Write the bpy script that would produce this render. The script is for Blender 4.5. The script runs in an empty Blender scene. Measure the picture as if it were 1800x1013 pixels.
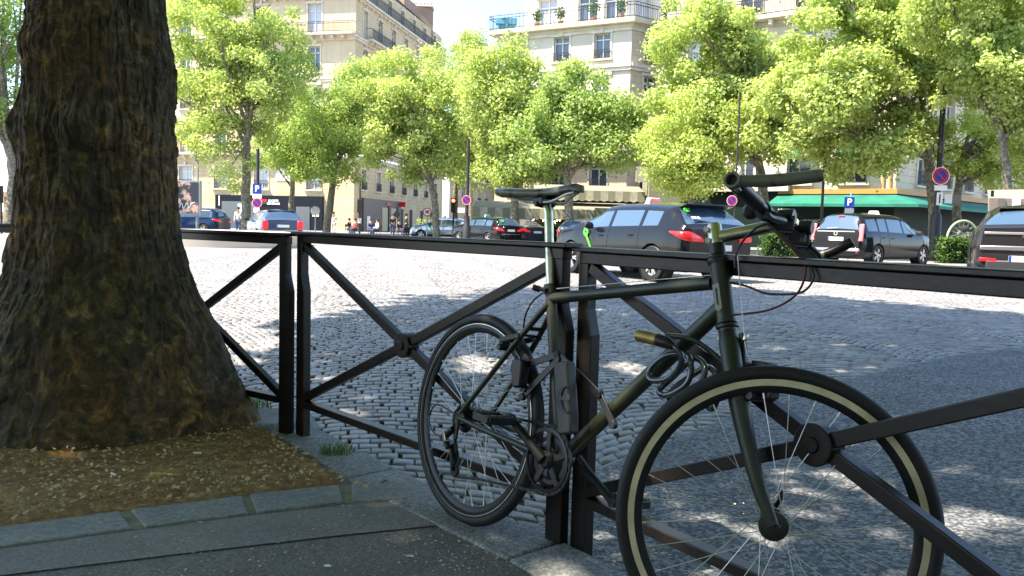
import bpy, math, random
import numpy as np
from mathutils import Vector, Matrix, noise, Quaternion

scene = bpy.context.scene
C = scene.collection
# ------------------------------------------------------------------ camera, sky, sun, exposure
FPX = 1430.0; EYE = 0.95
PITCH = math.atan(106.5 / FPX); ROLL = math.radians(1.5)
Fv = Vector((0, math.cos(PITCH), -math.sin(PITCH)))
_r0 = Vector((1, 0, 0)); _u0 = Vector((0, math.sin(PITCH), math.cos(PITCH)))
Rv = _r0 * math.cos(ROLL) + _u0 * math.sin(ROLL)
Uv = _u0 * math.cos(ROLL) - _r0 * math.sin(ROLL)
cam_data = bpy.data.cameras.new("camera"); cam = bpy.data.objects.new("camera", cam_data); C.objects.link(cam)
cam_data.sensor_width = 36; cam_data.lens = FPX / 1800 * 36; cam_data.clip_start = 0.05; cam_data.clip_end = 4000
cam.matrix_world = Matrix(((Rv.x, Uv.x, -Fv.x, 0), (Rv.y, Uv.y, -Fv.y, 0), (Rv.z, Uv.z, -Fv.z, EYE), (0, 0, 0, 1)))
scene.camera = cam

SUN_EL = math.radians(57)
SUN_AZ = math.atan2(-0.93, -0.30)            # measured from +Y towards +X
sun_to = Vector((math.sin(SUN_AZ) * math.cos(SUN_EL), math.cos(SUN_AZ) * math.cos(SUN_EL), math.sin(SUN_EL)))
world = bpy.data.worlds.new("World"); scene.world = world; world.use_nodes = True
wn = world.node_tree.nodes; wl = world.node_tree.links
bg = wn["Background"]; sky = wn.new("ShaderNodeTexSky"); sky.sky_type = 'NISHITA'; sky.sun_disc = False
sky.sun_elevation = SUN_EL; sky.sun_rotation = SUN_AZ; sky.air_density = 1.0; sky.dust_density = 1.0; sky.ozone_density = 3.0
wl.new(sky.outputs[0], bg.inputs[0]); bg.inputs[1].default_value = 0.15
sl = bpy.data.lights.new("sun", 'SUN'); sl.energy = 4.7; sl.angle = math.radians(0.5); sl.color = (1.0, 0.88, 0.73)
so = bpy.data.objects.new("sun", sl); C.objects.link(so)
so.rotation_euler = (-sun_to).to_track_quat('-Z', 'Y').to_euler()
vs = scene.view_settings; scene.display_settings.display_device = 'sRGB'
vs.view_transform = 'Standard'; vs.look = 'None'; vs.exposure = 1.85; vs.gamma = 1; vs.use_curve_mapping = False
scene.cycles.max_bounces = 6; scene.cycles.transparent_max_bounces = 6
scene.cycles.caustics_reflective = False; scene.cycles.caustics_refractive = False

# ------------------------------------------------------------------ helpers
def at(px, py, d):
    """real point whose bearing from the camera is that of photo pixel (px,py) at y-distance d"""
    v = Fv * FPX + Rv * (px - 900) - Uv * (py - 506.5)
    return Vector((0, 0, EYE)) + v * (d / v.y)

def tag(o, label=None, cat=None, group=None, kind=None):
    if label: o['label'] = label
    if cat: o['category'] = cat
    if group: o['group'] = group
    if kind: o['kind'] = kind
    return o

def empty(name, loc=(0, 0, 0), rz=0, parent=None, label=None, cat=None, group=None):
    o = bpy.data.objects.new(name, None); C.objects.link(o); o.empty_display_size = .2
    o.location = loc; o.rotation_euler = (0, 0, rz)
    if parent: o.parent = parent
    return tag(o, label, cat, group)

def finish(name, me, mat, parent=None, loc=None, smooth=True, bevel=0, angle=38):
    if mat is not None:
        for m in (mat if isinstance(mat, (list, tuple)) else [mat]): me.materials.append(m)
    if smooth and len(me.polygons):
        me.polygons.foreach_set('use_smooth', [True] * len(me.polygons))
        me.set_sharp_from_angle(angle=math.radians(angle))
    o = bpy.data.objects.new(name, me); C.objects.link(o)
    if parent: o.parent = parent
    if loc is not None: o.location = loc
    if bevel:
        b = o.modifiers.new('bevel', 'BEVEL'); b.width = bevel; b.segments = 2; b.limit_method = 'ANGLE'; b.angle_limit = math.radians(40)
    return o

def catmull(pts, n=6, closed=False):
    pts = [Vector(p) for p in pts]; out = []
    N = len(pts); rng = N if closed else N - 1
    for i in range(rng):
        p0 = pts[(i - 1) % N] if (closed or i > 0) else pts[0]; p1 = pts[i]
        p2 = pts[(i + 1) % N]; p3 = pts[(i + 2) % N] if (closed or i + 2 < N) else pts[-1]
        for k in range(n):
            t = k / n
            out.append(0.5 * ((2 * p1) + (-p0 + p2) * t + (2 * p0 - 5 * p1 + 4 * p2 - p3) * t * t + (-p0 + 3 * p1 - 3 * p2 + p3) * t ** 3))
    if not closed: out.append(pts[-1])
    return out

class MB:
    def __init__(s): s.v = []; s.f = []; s.m = []; s.cur = 0
    def add(s, vs_, fs, M=None):
        b = len(s.v)
        s.v += [tuple(M @ Vector(p)) if M is not None else tuple(p) for p in vs_]
        s.f += [tuple(b + i for i in f) for f in fs]; s.m += [s.cur] * len(fs)
        return s
    def box(s, c, d, M=None, R=None):
        x, y, z = d[0] / 2, d[1] / 2, d[2] / 2
        vv = [Vector((a, b, e)) for a in (-x, x) for b in (-y, y) for e in (-z, z)]
        if R is not None: vv = [R @ p for p in vv]
        vv = [p + Vector(c) for p in vv]
        return s.add(vv, [(0, 1, 3, 2), (4, 6, 7, 5), (0, 4, 5, 1), (2, 3, 7, 6), (0, 2, 6, 4), (1, 5, 7, 3)], M)
    def bar(s, a, b, w, h, up=(0, 0, 1), M=None, ext=0):
        a = Vector(a); b = Vector(b); d = (b - a).normalized(); a = a - d * ext; b = b + d * ext
        sd = d.cross(Vector(up)).normalized(); u2 = sd.cross(d)
        vv = []
        for p in (a, b):
            for i, j in ((-1, -1), (1, -1), (1, 1), (-1, 1)): vv.append(p + sd * (i * w / 2) + u2 * (j * h / 2))
        return s.add(vv, [(0, 3, 2, 1), (4, 5, 6, 7), (0, 1, 5, 4), (1, 2, 6, 5), (2, 3, 7, 6), (3, 0, 4, 7)], M)
    def tube(s, pts, r, n=12, closed=False, M=None, cap=True):
        pts = [Vector(p) for p in pts]; N = len(pts)
        rr = r if hasattr(r, '__len__') else [r] * N
        tans = []
        for i in range(N):
            if closed: t = pts[(i + 1) % N] - pts[i - 1]
            else: t = pts[min(i + 1, N - 1)] - pts[max(i - 1, 0)]
            tans.append(t.normalized() if t.length > 1e-9 else Vector((0, 0, 1)))
        a = Vector((0, 0, 1)) if abs(tans[0].z) < .9 else Vector((1, 0, 0))
        nrm = (a - tans[0] * a.dot(tans[0])).normalized(); vv = []
        for i in range(N):
            nrm = nrm - tans[i] * nrm.dot(tans[i])
            nrm = nrm.normalized() if nrm.length > 1e-9 else tans[i].orthogonal().normalized()
            bn = tans[i].cross(nrm)
            for k in range(n):
                an = 2 * math.pi * k / n
                vv.append(pts[i] + (nrm * math.cos(an) + bn * math.sin(an)) * rr[i])
        fs = []
        for i in range(N if closed else N - 1):
            j = (i + 1) % N
            for k in range(n):
                l = (k + 1) % n; fs.append((i * n + k, i * n + l, j * n + l, j * n + k))
        if cap and not closed:
            fs.append(tuple(range(n))[::-1]); fs.append(tuple((N - 1) * n + k for k in range(n)))
        return s.add(vv, fs, M)
    def ring(s, prof, n, M=None, closed_prof=True):
        """revolve a (radius, height) profile about the local z axis"""
        K = len(prof); vv = []
        for i in range(n):
            a = 2 * math.pi * i / n
            for r, z in prof: vv.append((r * math.cos(a), r * math.sin(a), z))
        fs = []
        for i in range(n):
            j = (i + 1) % n
            for k in range(K if closed_prof else K - 1):
                l = (k + 1) % K; fs.append((i * K + k, j * K + k, j * K + l, i * K + l))
        if not closed_prof:
            if prof[0][0] > 1e-6: fs.append(tuple(i * K for i in range(n))[::-1])
            if prof[-1][0] > 1e-6: fs.append(tuple(i * K + K - 1 for i in range(n)))
        return s.add(vv, fs, M)
    def cyl(s, a, b, r, n=16, M=None): return s.tube([a, b], r, n, M=M)
    def prism(s, poly, depth, M=None):
        """2-D outline (x,z) extruded along y by +-depth/2"""
        n = len(poly)
        vv = [(x, -depth / 2, z) for x, z in poly] + [(x, depth / 2, z) for x, z in poly]
        fs = [tuple(range(n)), tuple(range(2 * n - 1, n - 1, -1))] + [(i, i + n, (i + 1) % n + n, (i + 1) % n) for i in range(n)]
        return s.add(vv, fs, M)
    def build(s, name, mat, parent=None, loc=None, smooth=True, bevel=0, angle=38):
        me = bpy.data.meshes.new(name); me.from_pydata([tuple(p) for p in s.v], [], s.f); 
        if isinstance(mat, (list, tuple)): me.polygons.foreach_set('material_index', s.m)
        me.update()
        return finish(name, me, mat, parent, loc, smooth, bevel, angle)

def np_mesh(name, V, Q, k=4):
    """fast mesh from numpy: V (n,3), Q (m,k) faces"""
    me = bpy.data.meshes.new(name); V = np.asarray(V, dtype=np.float32); Q = np.asarray(Q, dtype=np.int32)
    me.vertices.add(len(V)); me.vertices.foreach_set('co', V.ravel())
    me.loops.add(Q.size); me.loops.foreach_set('vertex_index', Q.ravel())
    me.polygons.add(len(Q)); me.polygons.foreach_set('loop_start', np.arange(0, Q.size, k, dtype=np.int32))
    me.polygons.foreach_set('loop_total', np.full(len(Q), k, dtype=np.int32))
    me.update(calc_edges=True); me.validate(); return me

def grid_quads(nu, nv):
    i = np.arange(nu - 1)[:, None]; j = np.arange(nv - 1)[None, :]
    a = i * nv + j
    return np.stack([a, a + nv, a + nv + 1, a + 1], -1).reshape(-1, 4)

def align(direction, loc=(0, 0, 0), up=(0, 0, 1)):
    """matrix taking local z to direction"""
    z = Vector(direction).normalized(); x = Vector(up).cross(z)
    if x.length < 1e-6: x = Vector((1, 0, 0)).cross(z)
    x.normalize(); y = z.cross(x)
    return Matrix(((x.x, y.x, z.x, loc[0]), (x.y, y.y, z.y, loc[1]), (x.z, y.z, z.z, loc[2]), (0, 0, 0, 1)))

def frame(xdir, ydir, loc):
    x = Vector(xdir).normalized(); z = x.cross(Vector(ydir)).normalized(); y = z.cross(x)
    return Matrix(((x.x, y.x, z.x, loc[0]), (x.y, y.y, z.y, loc[1]), (x.z, y.z, z.z, loc[2]), (0, 0, 0, 1)))

# ------------------------------------------------------------------ materials
def mat(name, col, rough=.5, metal=0, col2=None, vscale=6, vlo=.35, vhi=.65, bump=0, bscale=60, detail=4,
        coat=0, emit=None, spec=.5, trans=0, ior=1.45, bdist=.01, vdetail=5):
    m = bpy.data.materials.new(name); m.use_nodes = True; nt = m.node_tree; N = nt.nodes; L = nt.links
    b = N['Principled BSDF']
    b.inputs['Base Color'].default_value = (*col, 1); b.inputs['Roughness'].default_value = rough
    b.inputs['Metallic'].default_value = metal; b.inputs['Specular IOR Level'].default_value = spec
    b.inputs['Coat Weight'].default_value = coat; b.inputs['Coat Roughness'].default_value = .05
    b.inputs['Transmission Weight'].default_value = trans; b.inputs['IOR'].default_value = ior
    if emit: b.inputs['Emission Color'].default_value = (*emit[:3], 1); b.inputs['Emission Strength'].default_value = emit[3]
    tc = N.new('ShaderNodeTexCoord')
    if col2 is not None:
        n = N.new('ShaderNodeTexNoise'); n.inputs['Scale'].default_value = vscale; n.inputs['Detail'].default_value = vdetail
        L.new(tc.outputs['Object'], n.inputs['Vector'])
        r = N.new('ShaderNodeValToRGB'); r.color_ramp.elements[0].position = vlo; r.color_ramp.elements[1].position = vhi
        r.color_ramp.elements[0].color = (*col, 1); r.color_ramp.elements[1].color = (*col2, 1)
        L.new(n.outputs['Fac'], r.inputs[0]); L.new(r.outputs[0], b.inputs['Base Color'])
    if bump:
        n2 = N.new('ShaderNodeTexNoise'); n2.inputs['Scale'].default_value = bscale; n2.inputs['Detail'].default_value = detail
        L.new(tc.outputs['Object'], n2.inputs['Vector'])
        bp = N.new('ShaderNodeBump'); bp.inputs['Strength'].default_value = bump; bp.inputs['Distance'].default_value = bdist
        L.new(n2.outputs['Fac'], bp.inputs['Height']); L.new(bp.outputs[0], b.inputs['Normal'])
    m['_'] = 1
    return m

def nodes(m): return m.node_tree.nodes, m.node_tree.links, m.node_tree.nodes['Principled BSDF']
def ramp(N, stops):
    r = N.new('ShaderNodeValToRGB'); e = r.color_ramp.elements
    e[0].position, e[0].color = stops[0][0], (*stops[0][1], 1); e[1].position, e[1].color = stops[-1][0], (*stops[-1][1], 1)
    for p, c in stops[1:-1]: x = e.new(p); x.color = (*c, 1)
    return r
def mix(N, L, a, b, f, mode='MIX'):
    x = N.new('ShaderNodeMix'); x.data_type = 'RGBA'; x.blend_type = mode
    for sock, val in ((x.inputs[6], a), (x.inputs[7], b), (x.inputs[0], f)):
        if hasattr(val, 'is_linked') or hasattr(val, 'links'): L.new(val, sock)
        elif isinstance(val, tuple): sock.default_value = (*val, 1)
        else: sock.default_value = val
    return x.outputs[2]

# cobbles: colour carried per stone
def m_cobble():
    m = mat('granite_setts', (.3, .28, .26), .5, bump=.22, bscale=55, bdist=.004); N, L, b = nodes(m)
    at_ = N.new('ShaderNodeAttribute'); at_.attribute_name = 'tone'
    n = N.new('ShaderNodeTexNoise'); n.inputs['Scale'].default_value = 2.0; n.inputs['Detail'].default_value = 6
    tc = N.new('ShaderNodeTexCoord'); L.new(tc.outputs['Object'], n.inputs['Vector'])
    r = ramp(N, [(.3, (.175, .172, .172)), (.7, (.27, .264, .262))]); L.new(n.outputs['Fac'], r.inputs[0])
    L.new(mix(N, L, r.outputs[0], at_.outputs['Color'], .8, 'MULTIPLY'), b.inputs['Base Color'])
    return m
def m_road():
    m = mat('distant_setts', (.3, .28, .26), .75); N, L, b = nodes(m)
    tc = N.new('ShaderNodeTexCoord'); n = N.new('ShaderNodeTexNoise'); n.inputs['Scale'].default_value = .35; n.inputs['Detail'].default_value = 8
    L.new(tc.outputs['Object'], n.inputs['Vector'])
    r = ramp(N, [(.3, (.22, .20, .185)), (.7, (.33, .305, .285))]); L.new(n.outputs['Fac'], r.inputs[0])
    br = N.new('ShaderNodeTexBrick'); br.inputs['Scale'].default_value = 1; br.inputs['Brick Width'].default_value = .11; br.inputs['Row Height'].default_value = .105
    br.inputs['Mortar Size'].default_value = .009; br.inputs['Color1'].default_value = (1, 1, 1, 1); br.inputs['Color2'].default_value = (.75, .75, .75, 1); br.inputs['Mortar'].default_value = (.6, .57, .53, 1)
    L.new(tc.outputs['Object'], br.inputs['Vector'])
    L.new(mix(N, L, r.outputs[0], br.outputs['Color'], .8, 'MULTIPLY'), b.inputs['Base Color'])
    return m
def m_asphalt(name, c1, c2, scale=140, bump=.6, dist=.004, stain=None):
    m = mat(name, c1, .8); N, L, b = nodes(m); tc = N.new('ShaderNodeTexCoord')
    v = N.new('ShaderNodeTexVoronoi'); v.inputs['Scale'].default_value = scale; L.new(tc.outputs['Object'], v.inputs['Vector'])
    sep = N.new('ShaderNodeSeparateColor'); L.new(v.outputs['Color'], sep.inputs[0])
    r = ramp(N, [(.25, c1), (.6, tuple(.5 * (a + d) for a, d in zip(c1, c2))), (.95, c2)]); L.new(sep.outputs[0], r.inputs[0])
    n = N.new('ShaderNodeTexNoise'); n.inputs['Scale'].default_value = 1.7; n.inputs['Detail'].default_value = 9; n.inputs['Roughness'].default_value = .65; L.new(tc.outputs['Object'], n.inputs['Vector'])
    r2 = ramp(N, [(.3, (.62, .62, .62)), (.72, (1.15, 1.13, 1.1))]); L.new(n.outputs['Fac'], r2.inputs[0])
    col = mix(N, L, r.outputs[0], r2.outputs[0], 1.0, 'MULTIPLY')
    if stain:
        n3 = N.new('ShaderNodeTexNoise'); n3.inputs['Scale'].default_value = 2.6; n3.inputs['Detail'].default_value = 7; L.new(tc.outputs['Object'], n3.inputs['Vector'])
        r3 = ramp(N, [(.56, (0, 0, 0)), (.70, (1, 1, 1))]); L.new(n3.outputs['Fac'], r3.inputs[0])
        col = mix(N, L, col, stain, r3.outputs[0])
    L.new(col, b.inputs['Base Color'])
    bp = N.new('ShaderNodeBump'); bp.inputs['Strength'].default_value = bump; bp.inputs['Distance'].default_value = dist
    L.new(v.outputs['Distance'], bp.inputs['Height']); bp.invert = True; L.new(bp.outputs[0], b.inputs['Normal'])
    return m
def m_bark():
    m = mat('plane_bark', (.08, .06, .04), .85); N, L, b = nodes(m); tc = N.new('ShaderNodeTexCoord')
    mp = N.new('ShaderNodeMapping'); mp.inputs['Scale'].default_value = (1, 1, .85); L.new(tc.outputs['Object'], mp.inputs[0])
    nz = N.new('ShaderNodeTexNoise'); nz.inputs['Scale'].default_value = 7; nz.inputs['Detail'].default_value = 5; L.new(mp.outputs[0], nz.inputs['Vector'])
    va = N.new('ShaderNodeVectorMath'); va.operation = 'MULTIPLY_ADD'; va.inputs[1].default_value = (.22, .22, .22)
    L.new(nz.outputs['Color'], va.inputs[0]); L.new(mp.outputs[0], va.inputs[2])
    v = N.new('ShaderNodeTexNoise'); v.inputs['Scale'].default_value = 15; v.inputs['Detail'].default_value = 8; v.inputs['Roughness'].default_value = .72; L.new(va.outputs[0], v.inputs['Vector'])
    sep = N.new('ShaderNodeSeparateColor'); L.new(v.outputs['Color'], sep.inputs[0])
    r = ramp(N, [(.34, (.014, .011, .006)), (.45, (.040, .030, .014)), (.52, (.060, .045, .021)), (.57, (.085, .063, .028)), (.62, (.105, .083, .043)), (.68, (.17, .14, .08))]); L.new(sep.outputs[0], r.inputs[0])
    n = N.new('ShaderNodeTexNoise'); n.inputs['Scale'].default_value = 2.2; n.inputs['Detail'].default_value = 7; L.new(tc.outputs['Object'], n.inputs['Vector'])
    r2 = ramp(N, [(.32, (.6, .70, .45)), (.5, (1, 1, .85)), (.60, (1.35, 1.15, .8)), (.70, (1.55, 1.28, .85))]); L.new(n.outputs['Fac'], r2.inputs[0])
    col = mix(N, L, r.outputs[0], r2.outputs[0], 1, 'MULTIPLY')
    ve = N.new('ShaderNodeTexVoronoi'); ve.feature = 'DISTANCE_TO_EDGE'; ve.inputs['Scale'].default_value = 17; L.new(va.outputs[0], ve.inputs['Vector'])
    r3 = ramp(N, [(.0, (.5, .48, .45)), (.07, (1, 1, 1))]); L.new(ve.outputs['Distance'], r3.inputs[0])
    n5 = N.new('ShaderNodeTexNoise'); n5.inputs['Scale'].default_value = 3; L.new(tc.outputs['Object'], n5.inputs['Vector'])
    r5 = ramp(N, [(.46, (0, 0, 0)), (.66, (1, 1, 1))]); L.new(n5.outputs['Fac'], r5.inputs[0])
    vf = N.new('ShaderNodeTexVoronoi'); vf.inputs['Scale'].default_value = 34; vf.inputs['Randomness'].default_value = 1; L.new(va.outputs[0], vf.inputs['Vector']); sf = N.new('ShaderNodeSeparateColor'); L.new(vf.outputs['Color'], sf.inputs[0])
    rf_ = ramp(N, [(.0, (.62, .64, .62)), (.45, (.95, .95, .95)), (.8, (1.15, 1.1, 1.0)), (.97, (1.9, 1.7, 1.3))]); L.new(sf.outputs[1], rf_.inputs[0]); col = mix(N, L, col, rf_.outputs[0], 1, 'MULTIPLY')
    crack = mix(N, L, (1., 1., 1.), r3.outputs[0], .12)
    L.new(mix(N, L, col, crack, 1, 'MULTIPLY'), b.inputs['Base Color'])
    n4 = N.new('ShaderNodeTexNoise'); n4.inputs['Scale'].default_value = 38; n4.inputs['Detail'].default_value = 6; L.new(mp.outputs[0], n4.inputs['Vector'])
    r4 = N.new('ShaderNodeMath'); r4.operation = 'MULTIPLY_ADD'; r4.inputs[1].default_value = .5
    L.new(n4.outputs['Fac'], r4.inputs[0]); L.new(crack, r4.inputs[2])
    bp = N.new('ShaderNodeBump'); bp.inputs['Strength'].default_value = .9; bp.inputs['Distance'].default_value = .014
    L.new(r4.outputs[0], bp.inputs['Height']); L.new(bp.outputs[0], b.inputs['Normal'])
    return m
def m_leaf(name, c1, c2, trans=.35):
    m = bpy.data.materials.new(name); m.use_nodes = True; N = m.node_tree.nodes; L = m.node_tree.links
    N.remove(N['Principled BSDF']); out = N['Material Output']
    a = N.new('ShaderNodeAttribute'); a.attribute_name = 'tone'
    r = ramp(N, [(0, c1), (1, c2)]); L.new(a.outputs['Fac'], r.inputs[0])
    d = N.new('ShaderNodeBsdfDiffuse'); t = N.new('ShaderNodeBsdfTranslucent'); g = N.new('ShaderNodeBsdfGlossy'); g.inputs['Roughness'].default_value = .45
    L.new(r.outputs[0], d.inputs[0])
    L.new(mix(N, L, r.outputs[0], (1.15, 1.2, .6), 1, 'MULTIPLY'), t.inputs[0])
    s1 = N.new('ShaderNodeMixShader'); s1.inputs[0].default_value = trans; L.new(d.outputs[0], s1.inputs[1]); L.new(t.outputs[0], s1.inputs[2])
    s2 = N.new('ShaderNodeMixShader'); s2.inputs[0].default_value = .015; L.new(s1.outputs[0], s2.inputs[1]); L.new(g.outputs[0], s2.inputs[2])
    L.new(s2.outputs[0], out.inputs[0]); return m
def m_wall(name, c1, c2, course=.42, joint=.5, width=1.1, tint=(.55, .5, .42)):
    """dressed limestone with rusticated joints; horizontal = world x+y, vertical = z"""
    m = mat(name, c1, .85); N, L, b = nodes(m); tc = N.new('ShaderNodeTexCoord')
    sx = N.new('ShaderNodeSeparateXYZ'); L.new(tc.outputs['Object'], sx.inputs[0])
    ad = N.new('ShaderNodeMath'); ad.operation = 'ADD'; L.new(sx.outputs[0], ad.inputs[0]); L.new(sx.outputs[1], ad.inputs[1])
    cb = N.new('ShaderNodeCombineXYZ'); L.new(ad.outputs[0], cb.inputs[0]); L.new(sx.outputs[2], cb.inputs[1])
    br = N.new('ShaderNodeTexBrick'); br.inputs['Scale'].default_value = 1; br.inputs['Brick Width'].default_value = width; br.inputs['Row Height'].default_value = course
    br.inputs['Mortar Size'].default_value = .022; br.inputs['Mortar Smooth'].default_value = .3
    br.inputs['Color1'].default_value = (1, 1, 1, 1); br.inputs['Color2'].default_value = (.93, .92, .9, 1); br.inputs['Mortar'].default_value = (*tint, 1)
    L.new(cb.outputs[0], br.inputs['Vector'])
    n = N.new('ShaderNodeTexNoise'); n.inputs['Scale'].default_value = .7; n.inputs['Detail'].default_value = 8; L.new(tc.outputs['Object'], n.inputs['Vector'])
    r = ramp(N, [(.3, c1), (.7, c2)]); L.new(n.outputs['Fac'], r.inputs[0])
    L.new(mix(N, L, r.outputs[0], br.outputs['Color'], joint, 'MULTIPLY'), b.inputs['Base Color'])
    bp = N.new('ShaderNodeBump'); bp.inputs['Strength'].default_value = .6; bp.inputs['Distance'].default_value = .03; bp.invert = True
    L.new(br.outputs['Fac'], bp.inputs['Height']); L.new(bp.outputs[0], b.inputs['Normal'])
    return m

M_ = dict(
    cobble=m_cobble(), road=m_road(),
    asphalt=m_asphalt('coarse_asphalt', (.06, .068, .078), (.27, .285, .30), 75, .8, .006),
    pave=m_asphalt('pavement_asphalt', (.105, .103, .092), (.20, .193, .172), 160, .4, .0025, stain=(.125, .12, .10)),
    strip=m_asphalt('pavement_concrete', (.155, .156, .142), (.25, .248, .222), 190, .4, .002, stain=(.165, .165, .145)),
    kerb=m_asphalt('granite_kerb', (.15, .165, .17), (.32, .33, .32), 120, .5, .003),
    sett=m_asphalt('slate_sett', (.175, .195, .182), (.26, .275, .252), 90, .35, .003),
    mortar=mat('old_mortar', (.20, .20, .13), .9, col2=(.12, .12, .08), vscale=18, bump=.5),
    ground=mat('ground_asphalt', (.16, .155, .15), .9, col2=(.2, .195, .19), vscale=.2),
    bark=m_bark(),
    fence=mat('bronze_paint', (.007, .0055, .0045), .36, col2=(.013, .009, .0065), vscale=22, vlo=.45, vhi=.75, bump=.25, bscale=50, bdist=.002),
    rubber=mat('tyre_rubber', (.008, .009, .009), .6, bump=.3, bscale=300, bdist=.001),
    chrome=mat('dull_silver', (.62, .61, .46), .3, 1, col2=(.20, .21, .14), vscale=25, vlo=.5, vhi=.8),
    steel=mat('spoke_steel', (.62, .61, .56), .4, .8),
    green=mat('olive_frame_paint', (.016, .021, .009), .42, col2=(.022, .028, .012), vscale=14, coat=.0),
    black=mat('black_plastic', (.007, .007, .007), .42, bump=.15, bscale=120, bdist=.001),
    saddle=mat('saddle_vinyl', (.13, .135, .10), .33, col2=(.010, .010, .009), vscale=16, vlo=.54, vhi=.62),
    blackmetal=mat('black_anodised', (.010, .011, .011), .42, .1),
    brake_track=mat('brass_brake_track', (.62, .56, .34), .5, .1, col2=(.48, .43, .26), vscale=30),
    brass=mat('brass_lock', (.30, .215, .06), .42, .6, col2=(.2, .14, .04), vscale=30),
    cablecoat=mat('cable_lock_sleeve', (.022, .032, .036), .22, coat=.6),
    cable=mat('cable_housing', (.012, .010, .010), .35), redcable=mat('red_cable_housing', (.10, .012, .010), .35),
    grey_paint=mat('grey_plate', (.03, .032, .031), .5),
    glass=mat('window_glass', (.055, .075, .10), .06, spec=1.0), curtain=mat('curtain_glass', (.42, .45, .47), .15, spec=.8),
    frame_w=mat('white_joinery', (.72, .70, .64), .6), iron=mat('wrought_iron', (.018, .019, .022), .5),
    stoneA=m_wall('limestone_cream', (.50, .40, .23), (.60, .50, .31), .42), stoneA2=m_wall('limestone_smooth', (.52, .43, .28), (.61, .52, .36), 3.3, .3),
    stoneB=m_wall('limestone_white', (.50, .445, .355), (.59, .53, .43), 3.2, .25, 40), stoneB2=m_wall('limestone_warm', (.50, .39, .26), (.59, .48, .34), .45, .3),
    stoneC=m_wall('limestone_ochre', (.52, .45, .32), (.62, .55, .42), .40, .5), trim=mat('stone_trim', (.55, .49, .38), .8, col2=(.64, .58, .47), vscale=1.5),
    zinc=mat('zinc_roof', (.22, .26, .31), .45, .2), brick=m_wall('chimney_brick', (.36, .25, .18), (.43, .31, .23), .075, .6, .22),
    dark_shop=mat('dark_shopfront', (.006, .009, .015), .6, spec=.2), taupe=mat('taupe_shopfront', (.15, .125, .105), .6),
    awning=mat('green_awning', (.008, .11, .075), .7, col2=(.012, .17, .11), vscale=1.2), dkgreen=mat('dark_green_paint', (.004, .013, .010), .6, spec=.2),
    orange=mat('gilded_band', (.50, .22, .06), .5), white=mat('white_enamel', (.80, .80, .78), .4), paper=mat('paper_notice', (.7, .7, .68), .7),
    blue=mat('sign_blue', (.01, .045, .30), .35), red=mat('sign_red', (.60, .012, .02), .35), navy=mat('navy_cloth', (.01, .025, .18), .7), yellow=mat('star_yellow', (.8, .6, .05), .6),
    ivory=mat('ivory_awning', (.42, .41, .31), .8, col2=(.30, .29, .21), vscale=3), greige=mat('grey_awning', (.20, .20, .14), .8),
    canvas=mat('striped_canvas', (.22, .19, .155), .85), bulb=mat('warm_bulb', (1, .6, .3), .5, emit=(1, .55, .25, 9)),
    redlamp=mat('red_signal', (1, .1, .03), .4, emit=(1, .06, .02, 8)), greenlamp=mat('green_signal', (.05, .9, .5), .4, emit=(.05, 1, .6, 3)),
    hedge=m_leaf('hedge_leaf', (.03, .07, .012), (.09, .17, .03)), terracotta=mat('terracotta', (.4, .16, .08), .8),
    leaf=m_leaf('plane_leaf', (.31, .40, .12), (.55, .62, .25), .5), leaf2=m_leaf('plane_leaf_deep', (.23, .34, .11), (.44, .54, .20), .48),
    leaf3=m_leaf('plane_leaf_yellow', (.34, .43, .11), (.56, .63, .23), .5),
    twig=mat('young_bark', (.11, .10, .07), .85, col2=(.24, .22, .16), vscale=9, vlo=.45, vhi=.6, bump=.4, bscale=30),
    soil=None, litter=mat('dry_litter', (.28, .20, .09), .9, col2=(.60, .50, .30), vscale=3),
    grass=m_leaf('grass_blade', (.05, .10, .02), (.14, .22, .05), .25),
    skin=mat('skin', (.45, .27, .19), .6), hair=mat('dark_hair', (.02, .015, .01), .6), cloth_d=mat('dark_cloth', (.02, .02, .028), .8),
    cloth_w=mat('white_cloth', (.65, .65, .65), .8), cloth_r=mat('red_cloth', (.4, .06, .08), .8), cloth_b=mat('blue_cloth', (.06, .09, .22), .8), denim=mat('denim', (.04, .06, .12), .8),
    rim=mat('alloy_rim', (.55, .54, .52), .32, .85), plastic_g=mat('grey_trim', (.03, .03, .032), .55), cglass=mat('car_glass', (.05, .09, .14), .03, spec=1.0, coat=.5),
    taill=mat('tail_lamp', (.50, .008, .012), .12, coat=.6, emit=(1, .02, .02, .10)), silver=mat('silver_badge', (.6, .6, .6), .2, 1), plate=mat('number_plate', (.78, .78, .76), .4),
    lime=mat('lime_decal', (.10, .72, .04), .4), sign_grey=mat('sign_back_grey', (.30, .32, .34), .45, .3), ink=mat('printed_ink', (.02, .02, .02), .6),
    beige=mat('beige_stone', (.52, .47, .38), .8), screen=mat('lit_screen', (.4, .75, .85), .4, emit=(.45, .85, 1, 1.0)), shopin=mat('shop_interior', (.45, .40, .24), .6),
)
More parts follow.
